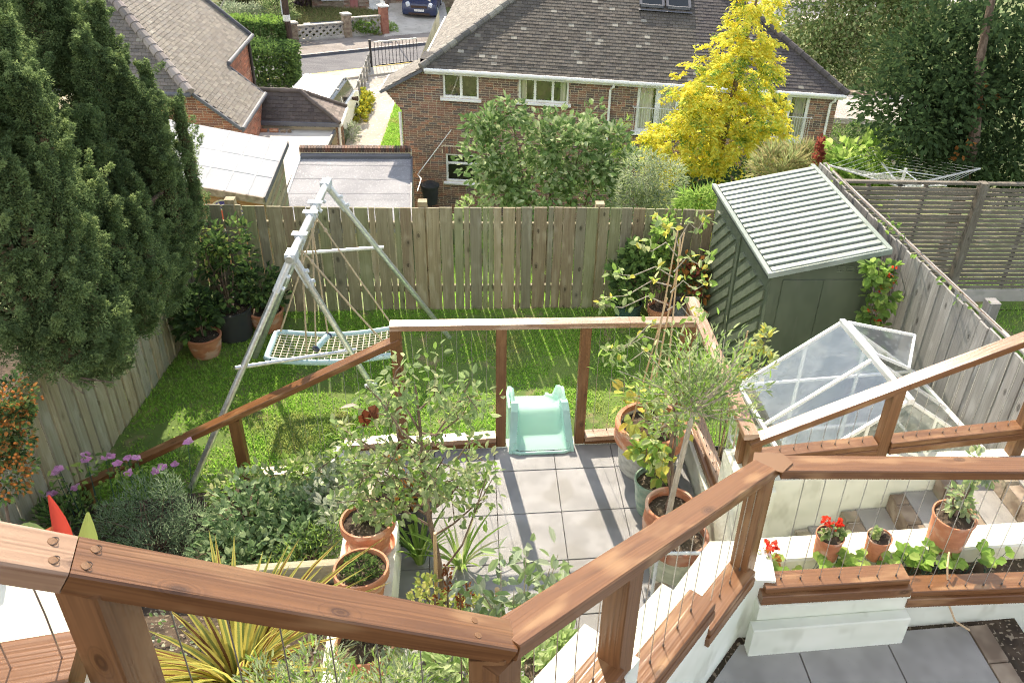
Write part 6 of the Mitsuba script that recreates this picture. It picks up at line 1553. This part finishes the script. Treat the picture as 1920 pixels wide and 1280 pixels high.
tips_ = np.array(tips_); w = np.repeat(np.arange(len(tips_)), 5); m = leaves(tips_[w] + rng.normal(0, .022, (len(w), 3)), rng.normal(0, 1, (len(w), 3)) + [0, 0, .4], .058, .017, GR['pale'] + GR['bright'][:2] + GR['yel'][:1])
bush_leaves((1.20, 4.80, .62), (.14, .12, .16), 40, .10, .042, GR['yel'] + GR['bright'][:2], mb=m, clumps=14); bush_leaves((1.32, 4.72, .45), (.16, .10, .10), 22, .09, .04, GR['bright'] + GR['yel'], mb=m, clumps=12); obj('foliage', m, 'm_leaf', t)
t = potted('small bright green seedling bush in the glazed green pot', (1.235, 4.34, 0), .135, .30, 'm_pot_green', 'bowl', GP3)
fill(t, [((1.22, 4.36, .50), (.11, .10, .13)), ((1.16, 4.36, .56), (.08, .07, .08)), ((1.25, 4.34, .40), (.07, .06, .08))], 110, .075, .030, GR['bright'] + GR['yel'][:2], 'm_leaf', (1.235, 4.34, .26))
t = potted('twisted stemmed young tree in the round bellied terracotta pot', (1.285, 4.02, 0), .175, .36, 'm_terracotta', 'belly', GP3, soil=.80)
z_ = np.linspace(.28, 1.42, 26)
for ph in (0, 2.1): obj('stem', tube([(1.275 + .016 * math.cos(q * 11 + ph) - .06 * (q - .3), 4.03 + .016 * math.sin(q * 11 + ph), q) for q in z_], np.linspace(.014, .007, 26), 8), 'm_bark', t)
fill(t, [((1.20, 4.05, 1.02), (.18, .15, .20)), ((1.28, 4.05, 1.38), (.20, .15, .22)), ((1.15, 4.05, .80), (.12, .1, .10))], 170, .06, .022, GR['bright'] + GR['pale'] + GR['yel'][:1], 'm_leaf')
t = potted('slim olive tree with a round airy crown in the last pot of the row', (1.28, 3.74, 0), .185, .36, 'm_pot_pale', 'tub', GP3, soil=.82)
obj('rim', lathe([(.186, .27), (.194, .28), (.194, .36), (.186, .368), (.170, .366), (.168, .28)], 44, (1.28, 3.74, 0)), 'm_terracotta_dark', t, 35)
obj('trunk', tube([(1.20, 3.80, .30), (1.215, 3.80, .65), (1.24, 3.80, 1.0), (1.265, 3.80, 1.32)], [.021, .018, .017, .015], 10), 'm_bark_pale', t)
ot, tw = [], MB()
for i in range(46):
    d = unit(rng.normal(0, 1, 3) + [0, 0, .35]); e = np.array([1.255, 3.80, 1.36]) + d * [.40, .30, .36] * rng.uniform(.45, 1.15) + [0, 0, .12]
    tube([(1.262, 3.80, 1.31), on(np.array([1.262, 3.8, 1.33]), e, .5) + rng.normal(0, .03, 3), e], [.006, .0035, .002], 5, tw); ot += [on(np.array([1.262, 3.8, 1.33]), e, k_2) for k_2 in (.55, .7, .85, 1.0)]
obj('branches', tw, 'm_bark_pale', t); ot = np.array(ot); w = np.repeat(np.arange(len(ot)), 9); o = rng.normal(0, .03, (len(w), 3))
obj('foliage', leaves(ot[w] + o, unit(o) * .6 + unit(ot[w] - [1.255, 3.8, 1.3]) * .7 + rng.normal(0, .4, (len(w), 3)) + [0, 0, .4], .052, .0065, GR['apple'] + GR['bright'][:2]), 'm_leaf', t)
fr = MB()
for p_, q_ in (((1.10, 3.56, .02), (1.10, 3.56, .42)), ((1.38, 3.52, .02), (1.38, 3.52, .44)), ((1.10, 3.56, .40), (1.38, 3.52, .42))): tube([p_, q_], .011, 8, fr)
one('plant_support', fr, 'm_bracket', 'pale metal plant support frame by the last patio pot', 'support')

t = potted('spindly yellow green sapling with a cane in a black pot beside the greenhouse', (2.02, 5.22, -.5), .12, .22, 'm_pot_black', 'tub', None)
obj('cane', tube([(2.02, 5.22, -.3), (2.10, 5.30, .9)], .006, 7), 'm_cane', t)
fill(t, [((2.22, 5.28, .55), (.12, .1, .18)), ((2.25, 5.28, .82), (.06, .06, .14)), ((2.10, 5.25, .35), (.1, .1, .12))], 200, .055, .022, GR['yel'] + GR['pale'], 'm_leaf', (2.02, 5.22, -.35))
t = potted('seedling with a cane in the black pot just behind the patio wall', (1.93, 4.72, -.49), .12, .22, 'm_pot_black', 'tub', None)
obj('cane', tube([(1.93, 4.72, -.3), (1.94, 4.75, .45)], .006, 7), 'm_cane', t); fill(t, [((1.93, 4.72, -.1), (.08, .08, .14))], 50, .09, .02, GR['bright'], 'm_leaf', (1.93, 4.72, -.3))
rb = thing('runner_bean_plant', 'climbing bean plant with small red flowers between shed and right fence', 'plant')
fill(rb, [((3.30, 5.72, 1.22), (.11, .12, .14)), ((3.36, 5.72, 1.0), (.13, .12, .18)), ((3.36, 5.72, .76), (.13, .1, .16)), ((3.40, 5.70, .45), (.13, .1, .22)), ((3.42, 5.7, 1.2), (.09, .1, .12))], 420, .070, .030, GR['bright'] + GR['mid'][:2] + [(.28, .40, .12)], 'm_leaf', (3.4, 5.72, -.5), up=-.1)
m = MB()
for i in range(10): m_ = leaves(np.array([[3.34 + rng.normal(0, .05), 5.62, rng.uniform(.75, 1.3)]] * 5) + rng.normal(0, [.012, .01, .012], (5, 3)), rng.normal(0, 1, (5, 3)), .022, .010, [(.62, .06, .03)], m)
obj('flowers', m, 'm_leaf', rb, kind='stuff')
vm = thing('vine', 'thin leafy vine trailing along the top of the right fence', 'plant'); m = MB(); v_ = []
for i in range(14): y = rng.uniform(4.6, 7.9); v_.append((3.63 + rng.normal(0, .03), y, 1.30 + .035 * max(0, 7 - y) + rng.normal(0, .03)))
v_ = np.array(v_); w = np.repeat(np.arange(14), 3); obj('foliage', leaves(v_[w] + rng.normal(0, .03, (42, 3)), rng.normal(0, 1, (42, 3)), .05, .018, GR['mid'] + GR['bright']), 'm_leaf', vm)
obj('stem', tube([(3.64, y, 1.30 + .035 * max(0, 7 - y)) for y in np.linspace(4.5, 7.9, 20)], .004, 6), 'm_bark', vm)

# ---- left of the patio: pots on the wall, the young apple tree and border plants
GP4 = 'terracotta pots on the white wall left of the patio'
t = potted('scruffy low herb in the first terracotta pot on the wall, farthest away', (-.63, 3.80, .35), .158, .235, 'm_terracotta', 'flower', GP4, saucer=True)
fill(t, [((-.60, 3.84, .62), (.11, .10, .05)), ((-.68, 3.86, .60), (.08, .08, .05)), ((-.54, 3.76, .60), (.06, .06, .05))], 330, .026, .010, GR['apple'] + GR['pale'][:1], 'm_leaf', (-.63, 3.8, .56))
t = potted('low cushion of dark green herb in the middle terracotta pot on the wall', (-.63, 3.425, .35), .150, .235, 'm_terracotta', 'flower', GP4)
m = MB(); bush_leaves((-.635, 3.43, .555), (.105, .10, .055), 1500, .016, .005, GR['mid'] + GR['dark'][:1] + [(.12, .17, .07)], mb=m, clumps=70, spread=.2); obj('foliage', m, 'm_leaf', t)
t = potted('sparse strappy plant in the terracotta pot below the front handrail', (-.56, 2.93, .35), .150, .235, 'm_terracotta', 'flower', GP4)
fill(t, [((-.54, 2.95, .62), (.13, .12, .08))], 120, .09, .006, GR['sage'] + GR['pale'], 'm_leaf', (-.56, 2.93, .56))
t = potted('large rimmed pot of fading foliage at the patio edge behind the wall', (-.46, 4.28, 0), .19, .32, 'm_pot_black', 'tub', None)
fill(t, [((-.50, 4.35, .46), (.18, .16, .14)), ((-.40, 4.2, .40), (.1, .1, .08))], 260, .06, .016, GR['apple'] + GR['rust'][:2] + GR['sage'], 'm_leaf', (-.46, 4.28, .25))

ap = thing('young_apple_tree', 'young slender fruit tree with airy branches left of the patio', 'tree')
tk = np.array([(-.20, 3.64, -.05), (-.22, 3.65, .35), (-.27, 3.68, .72), (-.285, 3.70, 1.05), (-.29, 3.70, 1.38), (-.30, 3.70, 1.62)])
obj('trunk', tube(tk, [.018, .016, .014, .011, .008, .004], 10), 'm_bark', ap)
tw, nodes = MB(), []
def limb(p0, p3, r, sub=3):
    p0, p3 = np.asarray(p0, float), np.asarray(p3, float); m1 = on(p0, p3, .4) + rng.normal(0, .03, 3); m2 = on(p0, p3, .75) + rng.normal(0, .03, 3) + [0, 0, .02]
    tube([p0, m1, m2, p3], [r, r * .8, r * .6, r * .35], 6, tw); nodes.extend([on(m1, m2, .5), m2, on(m2, p3, .5), p3, p3])
    for i in range(sub):
        s = on(m1, p3, rng.uniform(0, .9)); e = s + unit(unit(p3 - p0) * .6 + rng.normal(0, .7, 3)) * rng.uniform(.10, .22); tube([s, on(s, e, .5) + rng.normal(0, .01, 3), e], [r * .5, r * .4, r * .25], 5, tw); nodes.extend([on(s, e, .4), on(s, e, .7), e])
for z0, e in ((.62, (-.66, 3.74, 1.12)), (.70, (-.08, 3.62, 1.05)), (.85, (-.60, 3.68, 1.02)), (.95, (.02, 3.72, 1.22)), (1.0, (-.72, 3.8, 1.28)), (1.1, (-.02, 3.75, 1.60)), (1.2, (-.55, 3.7, 1.62)), (1.3, (-.06, 3.68, 1.42)), (1.3, (-.42, 3.66, 1.70)), (1.45, (-.16, 3.74, 1.58)), (.55, (.10, 3.70, .95)), (.80, (-.50, 3.6, 1.18)), (.9, (-.16, 3.55, 1.25)), (1.15, (-.48, 3.85, 1.35)), (.75, (-.36, 3.9, 1.1)), (1.05, (-.30, 3.5, 1.25)), (.78, (-.62, 3.62, .90)), (.72, (-.05, 3.8, .88)), (.95, (-.68, 3.66, 1.15)), (.85, (-.2, 3.6, 1.02)), (.7, (-.45, 3.62, .92))): limb((np.interp(z0, tk[:, 2], tk[:, 0]), np.interp(z0, tk[:, 2], tk[:, 1]), z0), e, .007)
tube([(-.20, 3.62, .30), (-.08, 3.58, .55), (.0, 3.6, .80), (.06, 3.62, 1.02)], [.008, .006, .005, .003], 6, tw); nodes.extend([np.array(q) for q in ((-.02, 3.6, .8), (.03, 3.62, .9), (.06, 3.62, 1.02), (.06, 3.62, 1.0), (.10, 3.62, 1.05), (.0, 3.6, .72))])
obj('branches', tw, 'm_bark', ap); nodes = np.array(nodes); w = np.repeat(np.arange(len(nodes)), 5); o = rng.normal(0, .030, (len(w), 3))
obj('foliage', leaves(nodes[w] + o, unit(o) + rng.normal(0, .4, (len(w), 3)) + [0, 0, .15], .050, .0135, GR['apple'] + GR['bright'][:1]), 'm_leaf', ap)
obj('stake', tube([(-.245, 3.60, 0), (-.235, 3.62, .62)], .011, 8), 'm_cane', ap)
m = leaves(np.array([[-.60, 3.7, 1.50], [-.57, 3.7, 1.47], [-.55, 3.69, 1.49], [-.58, 3.7, 1.44]]), np.array([[-1, 0, .1], [.2, 0, -1], [.6, 0, -.6], [-.2, 0, -1]]), .09, .035, [(.13, .04, .02), (.20, .08, .05), (.45, .40, .36)]); obj('dead_leaves', m, 'm_leaf', ap, kind='stuff')


def plant(name, label, cat, blobs, n, L, W, cols, mat_='m_leaf', base=None, group=None, **kw):
    t = thing(name, label, cat, group); fill(t, blobs, n, L, W, cols, mat_, base, **kw); return t


def blades(t, base, n, L, W, cols, lean=.7, part='leaf', sep=True, seg=6, two=None, dirs=None):
    """arching sword leaves from one crown, each its own part"""
    allm = MB()
    for i in range(n):
        a = rng.uniform(0, 2 * PI) if dirs is None else dirs(i); l = L * rng.uniform(.65, 1.1); le = lean * rng.uniform(.35, 1.15); t_ = np.linspace(0, 1, seg)
        out = np.array([math.cos(a), math.sin(a), 0]); p_ = np.asarray(base) + out * .03 + out[None] * (le * l * t_ ** 1.5)[:, None] + np.array([0, 0, 1])[None] * (l * (t_ - .38 * le * t_ ** 2.4))[:, None]
        s = np.array([-math.sin(a), math.cos(a), 0]) * W; ww = np.interp(t_, [0, .25, .7, 1], [.55, 1, .8, .03])
        nrm = np.cross(np.gradient(p_, axis=0), s); nrm /= np.linalg.norm(nrm, axis=1, keepdims=True) + 1e-9
        c = np.array(cols[rng.integers(len(cols))]) * rng.uniform(.85, 1.15); m = MB()
        if two is None: strips = [(-1, 0, c), (0, 1, c)]
        else: strips = [(-1, -.35, np.array(two)), (-.35, .35, c), (.35, 1, np.array(two))]
        for a0, a1, cc in strips:
            v = []
            for k in range(seg):
                for aa in (a0, a1): v.append(p_[k] + s * aa * ww[k] + nrm[k] * abs(aa) * ww[k] * W * .35)
            m.add(v, [(2 * k, 2 * k + 1, 2 * k + 3, 2 * k + 2) for k in range(seg - 1)], None, cc)
        if sep: obj(part, m, 'm_leaf', t)
        else: v, f = m.mesh(); allm.add(v, f, None, np.vstack(m.c))
    if not sep: obj(part, allm, 'm_leaf', t)


ph = thing('striped_flax', 'spiky flax with long yellow striped leaves below the left handrail', 'plant')
blades(ph, (-1.12, 2.74, .52), 92, .70, .019, [(.20, .25, .08), (.27, .31, .10), (.26, .13, .06), (.20, .10, .05)], .95, two=(.55, .50, .13))
st2 = thing('strap_leaf_plant', 'clump of bright green strap leaves beside the pot wall on the patio', 'plant'); blades(st2, (-.36, 3.98, 0), 34, .44, .011, GR['bright'] + GR['mid'], .6)
st3 = thing('strap_leaf_plant', 'clump of arching pale green leaves right of the young tree trunk', 'plant'); blades(st3, (-.10, 3.92, 0), 26, .36, .010, GR['bright'] + GR['pale'], 1.0)
plant('border_shrub', 'yellow green variegated shrub at the foot of the young tree', 'shrub', [((-.25, 3.42, .22), (.17, .16, .20)), ((-.12, 3.30, .22), (.16, .14, .18)), ((-.30, 3.2, .3), (.12, .14, .2)), ((-.02, 3.15, .22), (.15, .14, .18))], 900, .036, .014, [(.52, .55, .16), (.40, .48, .15), (.30, .40, .12), (.60, .58, .22)], 'm_leaf', (-.2, 3.3, 0))
dk2 = thing('dock_stalks', 'upright rusty brown seed stalks beside the young tree', 'plant')
for x, y, h in ((-.17, 3.36, .62), (-.10, 3.30, .50), (-.24, 3.28, .46), (-.06, 3.4, .42)):
    obj('stalk', tube([(x, y, 0), (x + .01, y, h)], .006, 7), 'm_bark', dk2); q = np.stack([x + .01 + rng.normal(0, .012, 50), y + rng.normal(0, .012, 50), h - rng.uniform(0, .2, 50)], -1); obj('seed_head', leaves(q, rng.normal(0, 1, (50, 3)) + [0, 0, .6], .022, .007, [(.20, .075, .03), (.28, .11, .045)]), 'm_leaf', dk2)
ns = thing('broad_leaf_shrub', 'open shrub with oval grey green leaves in front of the patio slabs', 'shrub'); tw = MB(); nodes = []
def spray(p0, e, k=4, r=.006):
    p0, e = np.asarray(p0, float), np.asarray(e, float); m1 = on(p0, e, .5) + rng.normal(0, .03, 3) + [0, 0, .04]; tube([p0, m1, e], [r, r * .75, r * .4], 6, tw)
    for t_ in np.linspace(.35, 1, k): nodes.append(on(m1, e, (t_ - .35) / .65))
for e in ((-.02, 2.95, .98), (.12, 2.95, 1.12), (.24, 2.92, 1.22), (.36, 2.92, 1.04), (.44, 2.9, .95), (.05, 2.8, .80), (.30, 2.8, .85), (-.06, 3.0, .85), (.18, 2.85, .98), (.40, 2.95, 1.10), (.26, 3.0, 1.02)): spray((.16, 2.82, .25), e, 5)
obj('branches', tw, 'm_bark_pale', ns); nodes = np.array(nodes); w = np.repeat(np.arange(len(nodes)), 4); o = rng.normal(0, .02, (len(w), 3)); obj('foliage', leaves(nodes[w] + o, unit(o) + rng.normal(0, .35, (len(w), 3)) + [0, 0, .2], .082, .020, GR['sage'] + GR['apple'][:3]), 'm_leaf_thick', ns)
obj('stake', tube([(.12, 2.9, .2), (.10, 2.92, .92)], .012, 8), 'm_cane', ns)

# ---- the left bed
plant('rosemary_bush', 'dark upright rosemary bush in the left bed', 'bush', [((-2.15, 4.55, -.02), (.20, .2, .26)), ((-1.98, 4.5, .05), (.10, .1, .30)), ((-2.35, 4.5, -.1), (.18, .2, .2)), ((-1.82, 4.4, -.02), (.16, .15, .2)), ((-2.0, 4.2, .0), (.25, .2, .15))], 5200, .036, .0030, [(.20, .29, .17), (.25, .34, .21), (.17, .25, .14), (.33, .41, .27)], 'm_leaf', (-2.1, 4.5, -.3), up=.9, quad=False)
plant('leafy_bush', 'dense bush with small shining leaves in the middle of the left bed', 'bush', [((-1.50, 4.45, .02), (.26, .25, .22)), ((-1.25, 4.5, .0), (.24, .22, .20)), ((-1.45, 4.15, .02), (.28, .2, .18)), ((-1.15, 4.2, .02), (.22, .2, .18))], 2200, .050, .017, [(.20, .30, .15), (.26, .36, .18), (.15, .25, .11), (.36, .46, .26)], 'm_leaf_thick', (-1.4, 4.4, -.3), gap=.25, up=.8)
plant('grey_shrub', 'silver leaved shrub in the left bed beside the white block', 'shrub', [((-1.05, 4.72, .02), (.20, .18, .16)), ((-.92, 4.5, .1), (.16, .15, .16)), ((-.88, 4.25, .15), (.14, .14, .14))], 1100, .055, .012, [(.44, .49, .38), (.37, .44, .31), (.32, .41, .24), (.52, .55, .45)], 'm_leaf', (-1.0, 4.6, -.2))
plant('leafy_herb', 'yellow green leafy herbs along the back of the left bed', 'plant', [((-1.35, 4.80, .05), (.22, .15, .14)), ((-1.65, 4.78, -.02), (.2, .15, .14)), ((-1.12, 4.9, .02), (.18, .1, .14)), ((-.9, 4.82, .18), (.12, .1, .14))], 1000, .05, .014, GR['pale'] + GR['bright'][:2], 'm_leaf', (-1.4, 4.8, -.3))
plant('feathery_herb', 'feathery bright green herb at the near edge of the left bed', 'plant', [((-1.02, 3.95, .08), (.20, .2, .18)), ((-.92, 4.1, .12), (.14, .14, .2)), ((-1.3, 3.88, .0), (.2, .14, .12))], 1600, .040, .0035, GR['bright'] + GR['mid'], 'm_leaf', (-1.0, 4.0, -.2), up=.9, quad=False)
plant('low_shrub', 'low dark green plants at the left end of the bed', 'plant', [((-2.65, 4.7, -.2), (.3, .25, .15)), ((-2.55, 4.2, -.12), (.3, .25, .16)), ((-2.9, 4.9, -.25), (.2, .15, .12)), ((-2.2, 3.95, -.1), (.3, .2, .14))], 2200, .045, .008, GR['mid'] + GR['dark'][:2], 'm_leaf', (-2.6, 4.5, -.4), up=.7)
ma = thing('mallow_plant', 'tall mallow with pink purple flowers against the left fence', 'plant'); tw = MB(); hd = []
for i in range(17):
    x = -2.87 + .055 * i + rng.normal(0, .02); e = np.array([x, 4.93 + rng.normal(0, .06), 0.0 + rng.uniform(-.12, .26)]); tube([(x * .9 - .24, 4.85, -.42), e], [.004, .002], 5, tw); hd.append(e)
obj('stem', tw, 'm_pot_darkgreen', ma); hd = np.array(hd); w = np.repeat(np.arange(17), 16); obj('foliage', leaves(hd[w] - [0, 0, .2] * rng.uniform(.05, 1.2, (len(w), 1)) + rng.normal(0, .04, (len(w), 3)), rng.normal(0, 1, (len(w), 3)) + [0, 0, .3], .045, .014, GR['mid'] + GR['bright']), 'm_leaf', ma)
for e in hd:
    q = rng.uniform(0, 6); a = q + np.arange(5) * 2 * PI / 5; d = np.stack([np.cos(a), np.sin(a) * .8 - .3, .45 + 0 * a], -1); obj('flower', leaves(np.repeat(e[None], 5, 0), d, .036, .017, [(.70, .36, .66), (.76, .46, .72), (.66, .32, .60)], N=np.array([0, -.6, 1.]) + 0 * d), 'm_leaf', ma)
plant('lavender', 'grey green lavender and herbs under the front handrail', 'plant', [((-.70, 2.50, .90), (.13, .13, .14)), ((-.46, 2.48, .84), (.14, .12, .13)), ((-.88, 2.46, .90), (.13, .13, .12)), ((-.22, 2.52, .84), (.14, .12, .14)), ((-.60, 2.35, .98), (.13, .12, .10)), ((-.34, 2.36, .98), (.13, .12, .10))], 2300, .045, .0046, GR['sage'] + GR['pale'] + GR['bright'][:2], 'm_leaf', (-.6, 2.4, .3), up=.8)
plant('sage_plant', 'broad leaved sage below the middle of the front handrail', 'plant', [((-.08, 2.42, .96), (.13, .12, .12)), ((.20, 2.34, 1.02), (.14, .12, .12)), ((.36, 2.42, 1.0), (.12, .12, .12)), ((.05, 2.55, .78), (.14, .12, .12)), ((.30, 2.55, .82), (.14, .12, .12))], 900, .06, .015, [(.34, .46, .18), (.42, .54, .23), (.27, .39, .15), (.48, .56, .30)], 'm_leaf', (.1, 2.35, .5))
for i, (x, y, z) in enumerate(((-.80, 2.30, 1.07), (-.52, 2.28, 1.06), (-.62, 2.26, 1.08))):
    one('lilac_flower', bush_leaves((x, y, z), (.030, .026, .02), 60, .020, .008, [(.62, .52, .74), (.72, .64, .82)], clumps=8), 'm_leaf', ('leftmost pale lilac flower head under the front handrail', 'rightmost pale lilac flower head under the front handrail', 'middle pale lilac flower head under the front handrail')[i], 'flower', 'lilac flower heads at the bottom edge')
plant('seedling_patch', 'scattered low weeds on the bare soil behind the flax', 'plant', [((-1.5, 3.15, .38), (.35, .25, .05)), ((-1.0, 3.3, .36), (.25, .2, .05)), ((-1.8, 2.9, .42), (.3, .25, .06))], 420, .028, .009, GR['mid'] + GR['sage'], 'm_leaf')
one('pebble_scatter', (lambda m: [m.add(np.array(trimesh.creation.icosphere(1, r_).vertices) * [1, .8, .6] + c_, np.array(trimesh.creation.icosphere(1, 1).faces)) for r_, c_ in [(rng.uniform(.006, .016), (x_, y_, float(bed_h(np.array([x_]), np.array([y_]))[0]) + .004)) for x_, y_ in zip(rng.uniform(-2, -.85, 60), rng.uniform(2.5, 3.55, 60))]] and m)(MB()), 'm_concrete', 'small pale stones scattered on the bare soil', 'stones')
labels['pebble_scatter']['kind'] = 'stuff'
cn = thing('banana_leaf_plant', 'potted plant with one bright red and several broad green leaves at the left edge', 'plant')
def big_leaf(base, tip, W, col, nrm, t=cn, lab=None):
    base, tip = np.asarray(base, float), np.asarray(tip, float); d = tip - base; L = np.linalg.norm(d); d /= L; s = unit(np.cross(d, nrm)); n_ = unit(np.cross(s, d)); ts = np.linspace(0, 1, 12); v = []
    ww = W * np.sin(PI * np.clip(ts, 0.06, .985) ** 1.45) ** .8
    for k in range(12):
        c_ = base + d * L * ts[k] + n_ * L * .12 * math.sin(PI * ts[k])
        for a in (-1, -.5, 0, .5, 1): v.append(c_ + s * a * ww[k] + n_ * abs(a) * ww[k] * .45)
    m = MB(); m.add(v, [(k * 5 + j, k * 5 + j + 1, k * 5 + j + 6, k * 5 + j + 5) for k in range(11) for j in range(4)], None, col); obj('leaf', m, 'm_leaf', t, True, label=lab)
big_leaf((-1.10, 1.72, 2.36), (-1.055, 1.77, 2.70), .024, (.50, .07, .05), (1, -.6, .2), lab='upright bright red leaf')
big_leaf((-1.05, 1.72, 2.36), (-.968, 1.75, 2.655), .028, (.26, .32, .10), (.6, -1, .3)); big_leaf((-1.15, 1.72, 2.55), (-1.30, 1.80, 2.76), .06, (.20, .24, .17), (0, -.7, 1)); big_leaf((-1.14, 1.70, 2.50), (-1.04, 1.72, 2.64), .022, (.46, .13, .07), (0, -1, .8))
big_leaf((-1.02, 1.50, 2.78), (-.86, 1.42, 2.86), .05, (.24, .32, .13), (0, -.6, 1)); big_leaf((-1.05, 1.48, 2.78), (-.95, 1.42, 2.92), .035, (.18, .07, .07), (.3, -1, .5)); big_leaf((-1.06, 1.5, 2.76), (-1.12, 1.38, 2.86), .045, (.14, .06, .07), (0, -1, .6)); big_leaf((-.98, 1.52, 2.76), (-.90, 1.46, 2.80), .04, (.34, .36, .14), (0, -.5, 1)); big_leaf((-.98, 1.5, 2.76), (-1.0, 1.40, 2.86), .02, (.55, .09, .05), (0, -1, .5))
obj('stem', stems((-1.06, 1.62, 2.3), [(-1.10, 1.75, 2.52), (-1.02, 1.5, 2.78), (-1.06, 1.74, 2.50)], .012, .008), 'm_pot_darkgreen', cn)
pot(cn, (-1.06, 1.60, 2.28), .13, .24, 'm_terracotta', 'flower')

# ---- the strawberry trough
GP5 = 'small terracotta pots on the trough'
t = potted('red geranium in the terracotta pot at the middle of the trough', (1.655, 2.66, 1.30), .068, .135, 'm_terracotta', 'tub', GP5, soil=.9)
fill(t, [((1.655, 2.66, 1.47), (.055, .05, .035))], 70, .026, .012, GR['apple'] + GR['mid'], 'm_leaf', (1.655, 2.66, 1.42))
m = MB(); [bush_leaves(c, (.018, .015, .014), 34, .015, .008, [(.70, .05, .03), (.78, .10, .05)], mb=m, clumps=8) for c in ((1.625, 2.68, 1.51), (1.655, 2.66, 1.50), (1.685, 2.66, 1.515))]; obj('flowers', m, 'm_leaf', t)
t = potted('little leafy cutting in the terracotta pot right of the red geranium', (1.90, 2.64, 1.30), .060, .125, 'm_terracotta', 'tub', GP5, soil=.9)
fill(t, [((1.90, 2.64, 1.45), (.035, .035, .035))], 70, .022, .010, GR['pale'] + GR['bright'][:1], 'm_leaf', (1.90, 2.64, 1.41))
t = potted('fading geranium with one red flower at the left end of the trough', (1.315, 2.575, 1.22), .065, .12, 'm_terracotta', 'tub', GP5, soil=.9)
fill(t, [((1.315, 2.575, 1.40), (.045, .04, .06))], 60, .024, .010, GR['rust'][:3] + GR['apple'], 'm_leaf', (1.315, 2.575, 1.33))
m = MB(); bush_leaves((1.33, 2.58, 1.475), (.022, .02, .016), 50, .017, .009, [(.70, .06, .04), (.75, .16, .10)], mb=m, clumps=9); obj('flowers', m, 'm_leaf', t)
t = potted('tall shrubby plant in the largest terracotta pot at the right edge of the trough', (2.29, 2.68, 1.30), .105, .20, 'm_terracotta', 'tub', GP5, soil=.9)
fill(t, [((2.30, 2.68, 1.62), (.07, .07, .10)), ((2.31, 2.68, 1.80), (.08, .07, .08)), ((2.30, 2.68, 1.52), (.05, .05, .05))], 230, .040, .012, GR['apple'] + GR['sage'][:2], 'm_leaf', (2.29, 2.68, 1.46))
sb = thing('strawberry_plants', 'row of strawberry plants with round green leaves in the trough', 'plant')
def trif(c, d, R, m):
    for a in (-.95, 0, .95): e = np.array([d[0] * math.cos(a) - d[1] * math.sin(a), d[0] * math.sin(a) + d[1] * math.cos(a), .28]); leaves(np.array([c]), np.array([e]), R, R * .42, GR['bright'] + [(.22, .36, .09)], m, N=np.array([[0, -.35, 1.]]), fold=.18, curl=.12)
m, tw = MB(), MB()
for x, y, z, k in ((1.40, 2.56, 1.33, 5), (1.52, 2.56, 1.30, 4), (1.66, 2.56, 1.32, 5), (1.78, 2.58, 1.32, 4), (1.86, 2.56, 1.31, 4), (1.98, 2.57, 1.31, 6), (2.06, 2.56, 1.30, 7), (2.16, 2.57, 1.32, 7), (2.24, 2.56, 1.30, 5), (2.36, 2.56, 1.30, 6), (2.48, 2.56, 1.3, 5)):
    for i in range(k):
        a = rng.uniform(0, 6.28); c = np.array([x + .055 * math.cos(a), y + .04 * math.sin(a), z + rng.uniform(-.02, .06)]); tube([(x, y, 1.19), c], [.002, .0015], 5, tw); m = MB(); trif(c, (math.cos(a), math.sin(a)), rng.uniform(.045, .062), m); obj('leaf', m, 'm_leaf', sb)
obj('stem', tw, 'm_pot_darkgreen', sb)
one('vine_runner', tube([(2.20, 2.52, 1.42), (2.16, 2.45, 1.40), (2.17, 2.38, 1.25), (2.22, 2.34, 1.15), (2.30, 2.32, 1.10)], .005, 7), 'm_cane', 'bare curling vine runner hanging over the trough edge', 'vine')
